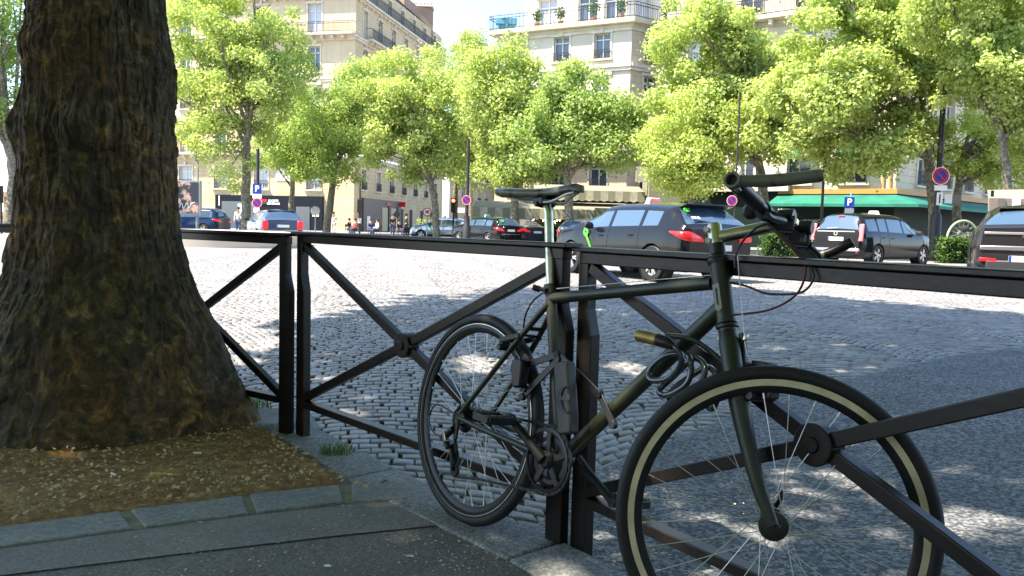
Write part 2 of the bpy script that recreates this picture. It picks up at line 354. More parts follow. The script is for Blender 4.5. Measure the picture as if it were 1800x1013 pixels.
def m_soil():
    m = mat('earth', (.1, .07, .04), .95); N, L, b = nodes(m); tc = N.new('ShaderNodeTexCoord')
    n = N.new('ShaderNodeTexNoise'); n.inputs['Scale'].default_value = 26; n.inputs['Detail'].default_value = 10; n.inputs['Roughness'].default_value = .75; L.new(tc.outputs['Object'], n.inputs['Vector'])
    r = ramp(N, [(.30, (.08, .048, .018)), (.46, (.21, .14, .055)), (.58, (.34, .24, .10)), (.72, (.52, .42, .23))]); L.new(n.outputs['Fac'], r.inputs[0])
    n2 = N.new('ShaderNodeTexNoise'); n2.inputs['Scale'].default_value = 2.5; n2.inputs['Detail'].default_value = 6; L.new(tc.outputs['Object'], n2.inputs['Vector'])
    r2 = ramp(N, [(.35, (.85, .66, .42)), (.65, (1.05, 1.0, .72))]); L.new(n2.outputs['Fac'], r2.inputs[0])
    L.new(mix(N, L, r.outputs[0], r2.outputs[0], 1, 'MULTIPLY'), b.inputs['Base Color'])
    bp = N.new('ShaderNodeBump'); bp.inputs['Strength'].default_value = .9; bp.inputs['Distance'].default_value = .02
    L.new(n.outputs['Fac'], bp.inputs['Height']); L.new(bp.outputs[0], b.inputs['Normal']); return m
M_['soil'] = m_soil(); M_['joint'] = mat('joint_sand', (.05, .047, .042), .95, col2=(.12, .11, .095), vscale=3)
def carpaint(name, c, metal=.0): return mat(name, c, .09, metal, coat=.45, spec=.12)

def text(name, s, size, m, parent, Mx, depth=.004, align_x='CENTER', bold=0):
    cu = bpy.data.curves.new(name, 'FONT'); cu.body = s; cu.size = size; cu.extrude = depth; cu.align_x = align_x; cu.align_y = 'CENTER'; cu.offset = bold
    cu.resolution_u = 4
    o = bpy.data.objects.new(name, cu); C.objects.link(o); dg = bpy.context.evaluated_depsgraph_get()
    me = bpy.data.meshes.new_from_object(o.evaluated_get(dg)); bpy.data.objects.remove(o)
    me.materials.clear(); me.materials.append(m); me.transform(Mx); me.name = name
    r = bpy.data.objects.new(name, me); C.objects.link(r)
    if parent: r.parent = parent
    return r
# ------------------------------------------------------------------ the setting
KERB = np.array([(-14, 6.6), (-9, 5.7), (-3.6, 4.72), (-2.1, 4.36), (-1.48, 4.17), (-.89, 3.69), (-.31, 2.93), (.2, 2.36), (.62, 1.75), (1.1, 1.06), (3, -1.7), (8, -8.9)])
def in_poly(x, y, P):
    c = np.zeros(x.shape, bool); n = len(P)
    for i in range(n):
        x1, y1 = P[i]; x2, y2 = P[(i + 1) % n]
        if y1 == y2: continue
        t = ((y1 > y) != (y2 > y)) & (x < (x2 - x1) * (y - y1) / (y2 - y1) + x1); c ^= t
    return c
def kerb_dist(x, y):
    x = np.asarray(x, float); y = np.asarray(y, float); best = np.full(x.shape, 1e9); sg = np.ones(x.shape)
    for (ax, ay), (bx, by) in zip(KERB[:-1], KERB[1:]):
        dx, dy = bx - ax, by - ay; L2 = dx * dx + dy * dy
        t = np.clip(((x - ax) * dx + (y - ay) * dy) / L2, 0, 1)
        d = np.hypot(x - ax - t * dx, y - ay - t * dy); s = np.sign(dx * (y - ay) - dy * (x - ax))
        m = d < best; best = np.where(m, d, best); sg = np.where(m, s, sg)
    PK = [tuple(p) for p in KERB] + [(8, -40), (-60, -40), (-60, 14)]
    return best * np.where(in_poly(x, y, PK), -1.0, 1.0)
def gz(x, y):
    d = np.maximum(kerb_dist(x, y), 0); s = np.clip(d / 9, 0, 1); s = s * s * (3 - 2 * s)
    r = np.clip((np.asarray(x, float) - 3) / 14, 0, 1) * np.clip(np.asarray(y, float) / 14, 0, 1)
    return -.10 + .10 * s + .13 * r
def gzf(x, y): return float(gz(np.array([x]), np.array([y]))[0])
def poly_sheet(name, P, z, m, kind='structure', thick=0):
    mb = MB(); n = len(P); mb.add([(x, y, z) for x, y in P], [tuple(range(n))]) if not thick else mb.add([(x, y, z) for x, y in P] + [(x, y, z - thick) for x, y in P], [tuple(range(n))] + [(i, i + n, (i + 1) % n + n, (i + 1) % n) for i in range(n)])
    o = mb.build(name, m, smooth=False); tag(o, kind=kind); return o

# one ground sheet to the horizon
mb = MB(); mb.ring([(0.001, 0), (1800, 0)], 96, closed_prof=False); g = MB(); g.add([(1800 * math.cos(a * math.pi / 48), 1800 * math.sin(a * math.pi / 48), -.32) for a in range(96)], [tuple(range(96))])
tag(g.build('ground', M_['ground'], smooth=False), kind='structure')
# road (square) as a height field
xs = np.concatenate([np.linspace(-130, -16, 30), np.linspace(-15, 18, 67), np.linspace(19, 140, 30)]); ys = np.concatenate([np.linspace(-14, 24, 96), np.linspace(25, 150, 40)])
X, Y = np.meshgrid(xs, ys, indexing='ij'); Z = gz(X, Y) - .016; kd = kerb_dist(X, Y)
Q = grid_quads(len(xs), len(ys)); V = np.stack([X.ravel(), Y.ravel(), Z.ravel()], -1)
keep = (kd.ravel()[Q] > -1.2).any(1); Q = Q[keep]; me = np_mesh('road', V, Q); cq = V[Q].mean(1)
mi = ((cq[:, 1] < 25.5) & (np.abs(cq[:, 0]) < .70 * cq[:, 1] + 1.2)).astype(np.int32)
ro_ = finish('road', me, [M_['road'], M_['joint']]); me.polygons.foreach_set('material_index', mi); tag(ro_, kind='structure')

# asphalt lane on the right
BND = [(.10, 2.75), (.33, 3.45), (.73, 4.0), (1.98, 5.45), (3.2, 6.6), (4.87, 7.75), (9, 9.9), (18, 12.5)]
KE = [(.08, 2.72), (.46, 2.22), (.80, 1.74), (1.25, 1.07), (2.2, -.3), (3.1, -1.6), (5, -4.3), (8.1, -8.7)]
nb = 8 * 6
def resamp(P, n):
    P = np.array(P, float); t = np.linspace(0, len(P) - 1, n); i = np.minimum(t.astype(int), len(P) - 2); f = (t - i)[:, None]; return P[i] * (1 - f) + P[i + 1] * f
Bq, Kq = resamp(BND, nb), resamp(KE, nb); ww = np.linspace(0, 1, 24)[None, :, None]
G = Kq[:, None] * (1 - ww) + Bq[:, None] * ww; G = G.reshape(-1, 2)
G[:, 0] += 0
edge = np.tile(np.linspace(0, 1, 24), nb) > .99
jit = np.array([noise.noise(Vector((x * 3, y * 3, 0))) for x, y in G]); G[edge, 1] += jit[edge] * .30 + np.array([noise.noise(Vector((x * 11, y * 11, 4))) for x, y in G])[edge] * .12
V = np.c_[G, gz(G[:, 0], G[:, 1]) + np.where(edge, -.014, .006)]
tag(finish('asphalt_lane', np_mesh('asphalt_lane', V, grid_quads(nb, 24)[:, ::-1]), M_['asphalt']), kind='structure')
LANE = [(p[0] + .12, p[1] - .5) for p in BND] + [(18, -9), (8, -8.9)] + [tuple(p) for p in KE[::-1]]

# individual setts laid in segmental arcs
def cobbles():
    rng = np.random.default_rng(4); W = 1.7; pu, pv = .098, .090
    us = np.arange(-12, 26, 1.0); U0 = []; V0 = []
    ca, sa = math.cos(.16), math.sin(.16)
    def h(u): t = (u / W + .5) % 1 - .5; return -1.15 * (t * t) * W
    rows = np.arange(-8, 34, pv)
    for k, v in enumerate(rows):
        u = np.arange(-22, 30, pu) + (k % 2) * pu / 2 + rng.normal(0, .01)
        U0.append(u); V0.append(np.full(u.shape, v))
    u = np.concatenate(U0); v = np.concatenate(V0); u = u + rng.normal(0, .006, u.shape)
    def xy(u, v): y_ = v + h(u) + .05 * np.sin(u * 1.3 + v); return u * ca - y_ * sa, u * sa + y_ * ca
    x, y = xy(u, v); kd = kerb_dist(x, y)
    ok = (kd > .03) & (y < 26) & (np.abs(x) < .70 * y + 1.6) & (y > 1.5) & ~in_poly(x, y, LANE)
    u, v = u[ok], v[ok]; n = len(u)
    hu = pu / 2 - .0025 - rng.random(n) * .0035; hv = pv / 2 - .0025 - rng.random(n) * .0035
    cs = [(-1, -1), (1, -1), (1, 1), (-1, 1)]; P = np.zeros((n, 8, 3)); lift = rng.normal(0, .0014, n); tiltx = rng.normal(0, .02, n); tilty = rng.normal(0, .02, n)
    ccx, ccy = xy(u, v)
    for i, (a, b) in enumerate(cs):
        for lvl, (ins, dz) in enumerate(((.0, -.011), (.0040, 0.0))):
            du = a * (hu - ins) + rng.normal(0, .003, n); dv = b * (hv - ins) + rng.normal(0, .003, n)
            px, py = xy(u + du, v + dv)
            # keep the stones square-ish: rotate only slightly along the arc
            P[:, i + 4 * lvl, 0] = px; P[:, i + 4 * lvl, 1] = py
            P[:, i + 4 * lvl, 2] = gz(px, py) + dz + lift + (tiltx * du + tilty * dv)
    base = (np.arange(n) * 8)[:, None]
    F_ = [(4, 5, 6, 7)] + [(i, (i + 1) % 4, (i + 1) % 4 + 4, i + 4) for i in range(4)]
    Q = np.concatenate([base + np.array([f]) for f in F_], 0)
    me = np_mesh('cobbles', P.reshape(-1, 3), Q)
    tone = np.repeat(np.clip(rng.normal(1.0, .15, n), .5, 1.4), 8); warm = np.repeat(rng.normal(0, .05, n), 8)
    ca_ = me.color_attributes.new('tone', 'FLOAT_COLOR', 'POINT'); col = np.stack([tone * (1 + warm), tone, tone * (1 - warm), np.ones_like(tone)], -1)
    ca_.data.foreach_set('color', col.astype(np.float32).ravel())
    me.materials.append(M_['cobble']); o = bpy.data.objects.new('cobbles', me); C.objects.link(o); tag(o, kind='structure')
cobbles()

# kerb stones
def offset_poly(P, d):
    P = np.array(P, float); out = []
    for i in range(len(P)):
        a = P[max(i - 1, 0)]; b = P[min(i + 1, len(P) - 1)]; t = (b - a) / np.hypot(*(b - a)); out.append(P[i] + np.array([t[1], -t[0]]) * d)
    return np.array(out)
kerb_in = offset_poly(KERB, .21)
mb = MB(); Lk = 0
seg = resamp(KERB, 12 * 8); segi = resamp(kerb_in, 12 * 8)
acc = 0; start = 0
for i in range(1, len(seg)):
    acc += np.hypot(*(seg[i] - seg[i - 1]))
    if acc > .85 or i == len(seg) - 1:
        a, b = seg[start:i + 1], segi[start:i + 1]; n = len(a)
        ta = (a[-1] - a[0]) / np.hypot(*(a[-1] - a[0])) * .005
        a = a.copy(); b = b.copy(); a[0] += ta; a[-1] -= ta; b[0] += ta; b[-1] -= ta
        vv = [(p[0], p[1], .012) for p in a] + [(p[0], p[1], .008) for p in b] + [(p[0], p[1], -.22) for p in a] + [(p[0], p[1], -.22) for p in b]
        fs = []
        for k in range(n - 1): fs += [(k, k + 1, n + k + 1, n + k), (k, 2 * n + k, 2 * n + k + 1, k + 1), (n + k, n + k + 1, 3 * n + k + 1, 3 * n + k)]
        fs += [(0, n, 3 * n, 2 * n), (n - 1, 3 * n - 1, 4 * n - 1, 2 * n - 1)]
        mb.add(vv, fs); start = i; acc = 0
tag(mb.build('kerb', M_['kerb'], bevel=.008), kind='structure')

# near pavement
poly_sheet('pavement', [tuple(p) for p in offset_poly(KERB, .20)] + [(8, -14), (-14, -14)], 0.0, M_['pave'], thick=.3)
EDGE_O = [(-6.5, .22), (-4.0, 1.22), (-2.6, 1.88), (-1.53, 2.39), (-1.23, 2.56), (-.81, 2.78), (-.45, 2.93), (-.26, 2.92)]
EDGE_I = [(-6.4, 0.05), (-3.9, 1.06), (-2.5, 1.72), (-1.44, 2.24), (-1.12, 2.41), (-.74, 2.60), (-.42, 2.74), (-.22, 2.76)]
EO, EI = resamp(EDGE_O, 57), resamp(EDGE_I, 57)
poly_sheet('joint_mortar', [tuple(p) for p in EO] + [tuple(p) for p in EI[::-1]], .005, M_['mortar'])
mb = MB(); rr = random.Random(3); Eo2, Ei2 = resamp(EDGE_O, 400), resamp(EDGE_I, 400); i = 0
cum = np.r_[0, np.cumsum(np.hypot(*np.diff(Eo2, axis=0).T))]
pos = cum[-1] - .02
while pos > .4:
    ln = rr.uniform(.27, .36); a, b = pos - ln, pos
    f = lambda E, s: np.array([np.interp(s, cum, E[:, 0]), np.interp(s, cum, E[:, 1])])
    q = [f(Eo2, a), f(Eo2, b), f(Ei2, b), f(Ei2, a)]; c = sum(q) / 4
    z = .011 + rr.uniform(-.002, .002)
    q = [p + np.array([rr.uniform(-.006, .006), rr.uniform(-.004, .004)]) for p in q]
    mb.add([(*p, z) for p in q] + [(*p, -.03) for p in q], [(3, 2, 1, 0)] + [(k, (k + 1) % 4, (k + 1) % 4 + 4, k + 4) for k in range(4)])
    pos -= ln + rr.uniform(.028, .042)
tag(mb.build('stone_border', M_['sett'], bevel=.006), kind='structure')
STRIP_I = [(-6.2, -.15), (-3.5, 1.10 - .12), (-2.2, 1.68), (-1.33, 2.07), (-.9, 2.25), (-.5, 2.41), (-.14, 2.54)]
poly_sheet('concrete_strip', [tuple(p) for p in EI] + [(-.10, 2.66)] + STRIP_I[::-1], .004, M_['strip'])

# planted earth between border and kerb
SOIL = [tuple(p) for p in EO] + [tuple(p) for p in offset_poly(KERB, .23)[6:0:-1]]
xs = np.arange(-6, -.15, .03); ys = np.arange(.3, 5.9, .03); X, Y = np.meshgrid(xs, ys, indexing='ij')
ins = in_poly(X, Y, SOIL)
Z = np.zeros(X.shape)
for i in range(X.shape[0]):
    for j in range(X.shape[1]):
        x, y = X[i, j], Y[i, j]; n = noise.fractal(Vector((x * 5, y * 5, 0)), 1, 2, 4) * .012 + noise.noise(Vector((x * 22, y * 22, 3))) * .006
        mound = .05 * math.exp(-((x + 1.85) ** 2 + (y - 3.6) ** 2) / .9); Z[i, j] = .005 + n * .7 + mound
Z = np.where(ins, np.maximum(Z, -.002), -.03)
Qs = grid_quads(*X.shape); Qs = Qs[ins.ravel()[Qs].any(1)]
EOa = np.array(EO)
for i in range(X.shape[0]):
    dd_ = np.min(np.hypot(X[i][:, None] - EOa[None, :, 0], Y[i][:, None] - EOa[None, :, 1]), 1); Z[i] = np.where(ins[i], np.minimum(Z[i], -.002 + dd_ * .12), Z[i])
tag(finish('soil', np_mesh('soil', np.stack([X.ravel(), Y.ravel(), Z.ravel()], -1), Qs), M_['soil']), kind='structure')
def soil_z(x, y): return .006 + .05 * math.exp(-((x + 1.85) ** 2 + (y - 3.6) ** 2) / .9)
# worn sandy patch round the posts
mb = MB()
# litter
rng = np.random.default_rng(8); n = 16000; lx = rng.uniform(-3.6, -.25, n); ly = rng.uniform(1.2, 4.6, n); ok = in_poly(lx, ly, SOIL); lx, ly = lx[ok], ly[ok]; n = len(lx)
sz = rng.uniform(.003, .011, n); an = rng.uniform(0, 6.28, n); asp = rng.uniform(.3, 1, n); V = np.zeros((n, 4, 3))
for k, (a, b) in enumerate(((-1, -.4), (.5, -1), (1, .3), (-.4, 1))):
    V[:, k, 0] = lx + sz * (a * np.cos(an) - b * asp * np.sin(an)); V[:, k, 1] = ly + sz * (a * np.sin(an) + b * asp * np.cos(an))
    V[:, k, 2] = np.array([soil_z(x, y) for x, y in zip(lx, ly)]) + .008 + rng.uniform(0, .008, n) + rng.normal(0, .003, n)
me = np_mesh('leaf_litter', V.reshape(-1, 3), np.arange(4 * n).reshape(-1, 4)); tag(finish('leaf_litter', me, M_['litter'], smooth=False), kind='stuff')

def litter_mb(n, fx, fy, s0, s1, z0, seed):
    rng = np.random.default_rng(seed); V = np.zeros((n, 4, 3)); lx, ly = fx(rng, n), fy(rng, n); sz = rng.uniform(s0, s1, n); an = rng.uniform(0, 6.28, n)
    for k, (a, b) in enumerate(((-1, -.4), (.5, -1), (1, .3), (-.4, 1))):
        V[:, k, 0] = lx + sz * (a * np.cos(an) - b * np.sin(an)); V[:, k, 1] = ly + sz * (a * np.sin(an) + b * np.cos(an)); V[:, k, 2] = z0 + rng.uniform(0, .004, n)
    return V.reshape(-1, 3)
V = litter_mb(1600, lambda r, n: r.normal(0, .5, n), lambda r, n: r.normal(2.25, .35, n), .0015, .005, .003, 5)
me = np_mesh('pavement_grit', V, np.arange(len(V)).reshape(-1, 4)); tag(finish('pavement_grit', me, M_['litter'], smooth=False), kind='stuff')

def butt(x, y, rz, z, lab):
    m = MB(); m.cyl((-.02, 0, 0), (.012, 0, 0), .0038, 10); o = m.build('cigarette_butt', M_['paper']); o.location = (x, y, z); o.rotation_euler = (0, .05, rz); tag(o, lab, 'cigarette butt', 'cigarette butts dropped on the earth')
    f = MB(); f.cyl((.012, 0, 0), (.024, 0, 0), .0039, 10); f.build('filter_tip', M_['brass'], o)
butt(-1.93, 2.93, 0.9, .05, 'cigarette butt on the earth at the left foot of the big tree')
butt(-1.20, 3.10, 0.1, .045, 'cigarette butt on the earth in front of the right root of the big tree')
butt(-1.40, 2.84, -.6, .035, 'cigarette butt in the open earth between tree and stone border')
def scrap(x, y, s, z, lab, seed):
    r = random.Random(seed); m = MB(); ring = [(s * r.uniform(.6, 1.1) * math.cos(a * .9), s * .6 * r.uniform(.6, 1.1) * math.sin(a * .9), z + r.uniform(0, .004)) for a in range(7)]
    m.add([(x + a, y + b, c) for a, b, c in ring] + [(x + a, y + b, c + .002) for a, b, c in ring], [tuple(range(7)), tuple(range(13, 6, -1))] + [(i, i + 7, (i + 1) % 7 + 7, (i + 1) % 7) for i in range(7)])
    tag(m.build('paper_scrap', M_['paper'], smooth=False), lab, 'scrap', 'pale scraps on the pavement')
scrap(-.27, 2.26, .014, .004, 'pale scrap on the dark asphalt left of the rear bicycle wheel', 1)
scrap(-.49, 2.18, .012, .004, 'pale scrap on the asphalt at the bottom edge of the photo', 2)
scrap(-.95, 2.47, .007, .008, 'small pale scrap on the concrete strip beside the stone border', 3)

def tuft(x, y, n, h, z, lab, seed, spread=.07):
    rng = random.Random(seed); V = []; Fs = []
    for i in range(n):
        a = rng.uniform(0, 6.28); r = spread * math.sqrt(rng.random()); bx, by = x + r * math.cos(a) * 1.5, y + r * math.sin(a); l = h * rng.uniform(.4, 1); b = rng.uniform(0, 6.28); w = rng.uniform(.0012, .0026)
        lean = rng.uniform(.2, .9) * l; sx, sy = math.cos(b), math.sin(b); k = len(V)
        V += [(bx - sy * w, by + sx * w, z), (bx + sy * w, by - sx * w, z), (bx + sx * lean * .4 + sy * w * .8, by + sy * lean * .4 - sx * w * .8, z + l * .6), (bx + sx * lean * .4 - sy * w * .8, by + sy * lean * .4 + sx * w * .8, z + l * .6), (bx + sx * lean, by + sy * lean, z + l)]
        Fs += [(k, k + 1, k + 2, k + 3), (k + 3, k + 2, k + 4)]
    me = bpy.data.meshes.new('grass_tuft'); me.from_pydata(V, [], Fs); a = me.color_attributes.new('tone', 'FLOAT_COLOR', 'POINT')
    a.data.foreach_set('color', np.repeat(np.random.default_rng(seed).random(len(V)), 4).astype(np.float32))
    tag(finish('grass_tuft', me, M_['grass'], smooth=False), lab, 'grass', 'grass tufts in the earth')
tuft(-1.42, 3.98, 420, .10, .01, 'wide loose grass tuft between the big tree and the fence posts', 1, .16)
tuft(-2.18, 2.96, 260, .08, .03, 'dark grass tuft at the left foot of the big tree', 2, .06)
tuft(-.70, 3.28, 110, .05, .01, 'small grass tuft against the kerb right of the double fence post', 3, .05)
m = MB(); m.add([(.28 * math.cos(a * .52) * (1 + .15 * math.sin(a * 2.3)), .17 * math.sin(a * .52) * (1 + .12 * math.cos(a * 3.1)), .035) for a in range(12)] + [(.32 * math.cos(a * .52) * (1 + .15 * math.sin(a * 2.3)), .2 * math.sin(a * .52), -.03) for a in range(12)], [tuple(range(12))] + [(i, (i + 1) % 12, (i + 1) % 12 + 12, i + 12)[::-1] for i in range(12)])
tag(m.build('flat_stone', M_['sett'], loc=(-1.22, 3.77, .0), bevel=.01), 'flat grey stone slab sunk in the earth left of the double fence post', 'stone')

# ------------------------------------------------------------------ leaves
def leaf_mesh(name, P, Nrm, size, m, rng, tone=None, parent=None):
    n = len(P); Nrm = Nrm / np.maximum(np.linalg.norm(Nrm, axis=1, keepdims=True), 1e-6)
    t = rng.normal(size=(n, 3)); t -= Nrm * (t * Nrm).sum(1, keepdims=True); t /= np.maximum(np.linalg.norm(t, axis=1, keepdims=True), 1e-6); b = np.cross(Nrm, t)
    s = (size * rng.uniform(.6, 1.25, n))[:, None]; V = np.zeros((n, 5, 3), np.float32)
    V[:, 0] = P - t * s * .5; V[:, 1] = P + b * s * .45 - t * s * .08; V[:, 2] = P + t * s * .55 + b * s * .08; V[:, 3] = P - b * s * .45 + t * s * .1; V = V[:, :4]
    me = np_mesh(name, V.reshape(-1, 3), np.arange(4 * n).reshape(-1, 4))
    if tone is None: tone = rng.random(n)
    a = me.color_attributes.new('tone', 'FLOAT_COLOR', 'POINT'); a.data.foreach_set('color', np.repeat(np.repeat(tone, 4), 4).astype(np.float32))
    me.materials.append(m); o = bpy.data.objects.new(name, me); C.objects.link(o)
    if parent: o.parent = parent
    return o

# ------------------------------------------------------------------ the big plane tree at the left
def big_trunk():
    ZR = [(-.15, .72), (0, .66), (.13, .600), (.28, .535), (.38, .50), (.49, .465), (.65, .390), (.91, .338), (1.17, .308), (1.43, .290), (1.7, .272), (2.0, .255), (2.6, .25), (4, .28), (6.5, .27), (9, .2), (11, .1)]
    zs = np.concatenate([np.linspace(-.12, 2.6, 460), np.linspace(2.65, 11, 60)]); na = 440
    r0 = np.interp(zs, [a for a, _ in ZR], [b for _, b in ZR]); th = np.linspace(0, 2 * math.pi, na, endpoint=False)
    V = np.zeros((len(zs), na, 3)); cx, cy = -1.835, 3.62
    for i, z in enumerate(zs):
        lean = 0.0 if z < 2 else (z - 2) * .02
        for k, a in enumerate(th):
            d = Vector((math.cos(a) * 1.3, math.sin(a) * 1.3, z)); r = r0[i]
            flare = max(0, .75 - z) / .75
            lob = math.sin(a * 3 + .6) * .05 + math.sin(a * 5 + 1.9) * .035 + math.sin(a * 8) * .015
            r *= 1 + flare ** 1.5 * lob
            n = noise.fractal(d * 1.6, 1, 2, 3) * .022 + noise.fractal(d * 7, 1, 2, 3) * .006
            q_ = Vector((d.x * 9, d.y * 9, z * 4.5)); q_ = q_ + Vector((noise.noise(q_ * .7), noise.noise(q_ * .7 + Vector((9, 1, 3))), 0)) * .9
            rough = min(1, max(0, noise.noise(d * 1.9 + Vector((4, 2, 7))) * 1.3 + .15 + .5 * math.cos(a + .6)))
            rid = 1 - min(1, abs(noise.noise(q_)) * 5.5); rid2 = 1 - min(1, abs(noise.noise(q_ * 2.3 + Vector((3, 3, 3)))) * 4.5)
            n += -.0030 * rid * rid * rough - .002 * rid2 * rid2 * rough + noise.noise(d * 34) * .0024 + noise.noise(Vector((d.x * 16, d.y * 16, z * 11))) * .0040
            fl = noise.noise(Vector((d.x * 11, d.y * 11, z * 9)) + Vector((7, 7, 1)) + Vector((noise.noise(d * 14), noise.noise(d * 14 + Vector((1, 2, 3))), 0)) * .6); n += .008 * (1 if fl > .12 else (0 if fl < .06 else (fl - .06) / .06))
            # old pruning collars
            for (ba, bz, bh, bw, amp) in ((math.pi * 1.06, 1.33, .11, .5, .045), (math.pi * 1.58, 1.32, .07, .5, .034), (math.pi * 1.32, 1.66, .07, .5, .02), (0.02, 1.62, .12, .4, .02), (math.pi * 1.0, .78, .10, .4, .022), (math.pi * 1.5, .84, .06, .3, .018)):
                da = (a - ba + math.pi) % (2 * math.pi) - math.pi
                n += 1.5 * amp * math.exp(-((z - bz) / bh) ** 2 - (da / bw) ** 2) * (1 + .4 * noise.noise(d * 12))
            rr_ = r + n; V[i, k] = (cx + lean + rr_ * math.cos(a), cy + rr_ * math.sin(a) * (.80 + .1 * min(1, max(0, (z - .2) / .8))), z)
    idx = np.arange(len(zs) * na).reshape(len(zs), na); nx = np.roll(idx, -1, axis=1)
    Q = np.stack([idx[:-1], nx[:-1], nx[1:], idx[1:]], -1).reshape(-1, 4)
    return np_mesh('trunk', V.reshape(-1, 3) - np.array([cx, cy, 0]), Q)
big = empty('plane_tree', (-1.835, 3.62, 0), label='massive old plane tree with mottled brown bark filling the left foreground', cat='tree', group='plane trees on the near pavement')
finish('trunk', big_trunk(), M_['bark'], big, angle=60)
# canopies overhead (above the frame) that dapple the pavement and the near road
SHADE = [(-14, 4.6), (-5, 5.2), (-3.2, 5.0), (-2.0, 5.7), (-1.75, 7.0), (-2.3, 8.0), (-1.7, 9.2), (-1.6, 10.6), (-.3, 12.6), (1.5, 14.0), (3.4, 14.6), (4.6, 13.2), (5.6, 11.0), (7.2, 9.6), (11, 9.6), (17, 8), (17, -12), (-14, -12)]
def overhead(roots, n=150000):
    rng = np.random.default_rng(21); nb = 1500
    bx = rng.uniform(-20, 13, nb); by = rng.uniform(-14, 13, nb); bz = rng.uniform(6.6, 12.5, nb)
    k = sun_to.x / sun_to.z, sun_to.y / sun_to.z
    sx, sy = bx - k[0] * bz, by - k[1] * bz; ok = in_poly(sx, sy, SHADE)
    bx, by, bz = bx[ok], by[ok], bz[ok]; m = len(bx); pick = rng.integers(0, m, n)
    d = rng.normal(size=(n, 3)); d /= np.linalg.norm(d, axis=1, keepdims=True); R = rng.uniform(.7, 1.5, m)
    P = np.stack([bx, by, bz], -1)[pick] + d * (R[pick] * rng.random(n) ** .4)[:, None] * np.array([1.15, 1.15, .7])
    sx, sy = P[:, 0] - k[0] * P[:, 2], P[:, 1] - k[1] * P[:, 2]
    ns = np.array([noise.noise(Vector((x * .55, y * .9, 0))) * .55 + noise.noise(Vector((x * 1.7, y * 2.2, 5))) * .6 for x, y in zip(sx, sy)])
    # thinner towards the outer rim so that the shade breaks into dapples
    jx, jy = sx + rng.normal(0, .18, n), sy + rng.normal(0, .18, n)
    v = P - np.array([0, 0, EYE]); dd = v @ np.array(Fv); uu = v @ np.array(Uv); rr_ = v @ np.array(Rv)
    seen = (dd > .3) & (506.5 - FPX * uu / np.maximum(dd, .3) > -25) & (np.abs(rr_) < dd * .75)
    gap = ((ns > .36) & (sy > 2.6) & (sy <= 7.5)) | ((ns > .62) & (sy > 7.5))
    ok = in_poly(jx, jy, SHADE) & ~seen & ~gap
    P = P[ok]; out = P.copy()
    own = np.argmin([np.hypot(P[:, 0] - r.location.x, P[:, 1] - r.location.y) for r in roots], 0)
    for i, r in enumerate(roots):
        Pi = P[own == i] - np.array(r.location); N_ = rng.normal(size=Pi.shape) * .6 + np.array([0, 0, 1]); leaf_mesh('crown', Pi, N_, .27, M_['leaf'], rng, parent=r)
    return np.stack([bx, by, bz], -1)
t2 = empty('plane_tree', (3.4, -3.0, 0), label='tall plane tree on the near pavement behind the viewpoint, shading the road', cat='tree', group='plane trees on the near pavement')
t3 = empty('plane_tree', (-6.6, -3.5, 0), label='tall plane tree further left on the near pavement, outside the view', cat='tree', group='plane trees on the near pavement')
for t in (t2, t3):
    m = MB(); m.tube(catmull([(0, 0, -.1), (0, 0, .3), (.05, .05, 2), (0, .1, 5), (.2, .2, 9), (.3, .3, 11)], 4), list(np.interp(np.linspace(0, 1, 21), [0, .1, .3, 1], [.6, .42, .36, .1])), 16); m.build('trunk', M_['bark'], t)
blobs = overhead([big, t2, t3])
for ti, t in enumerate((big, t2, t3)):
    m = MB(); rng_ = random.Random(ti)
    own = [b for b in blobs if min(range(3), key=lambda q: (b[0] - (big, t2, t3)[q].location.x) ** 2 + (b[1] - (big, t2, t3)[q].location.y) ** 2) == ti]
    rng_.shuffle(own)
    for b in own[:16]:
        e = Vector(b) - t.location; z0 = rng_.uniform(5.2, 7.2)
        # stay above the view: rise first, then reach out
        p = catmull([(0, 0, z0), (e.x * .25, e.y * .25, z0 + (e.z - z0) * .45 + .5), (e.x * .7, e.y * .7, max(e.z - .2, z0 + .6)), (e.x, e.y, e.z)], 5); m.tube(p, list(np.linspace(.13, .02, len(p))), 8)
    m.build('branch', M_['twig'], t)

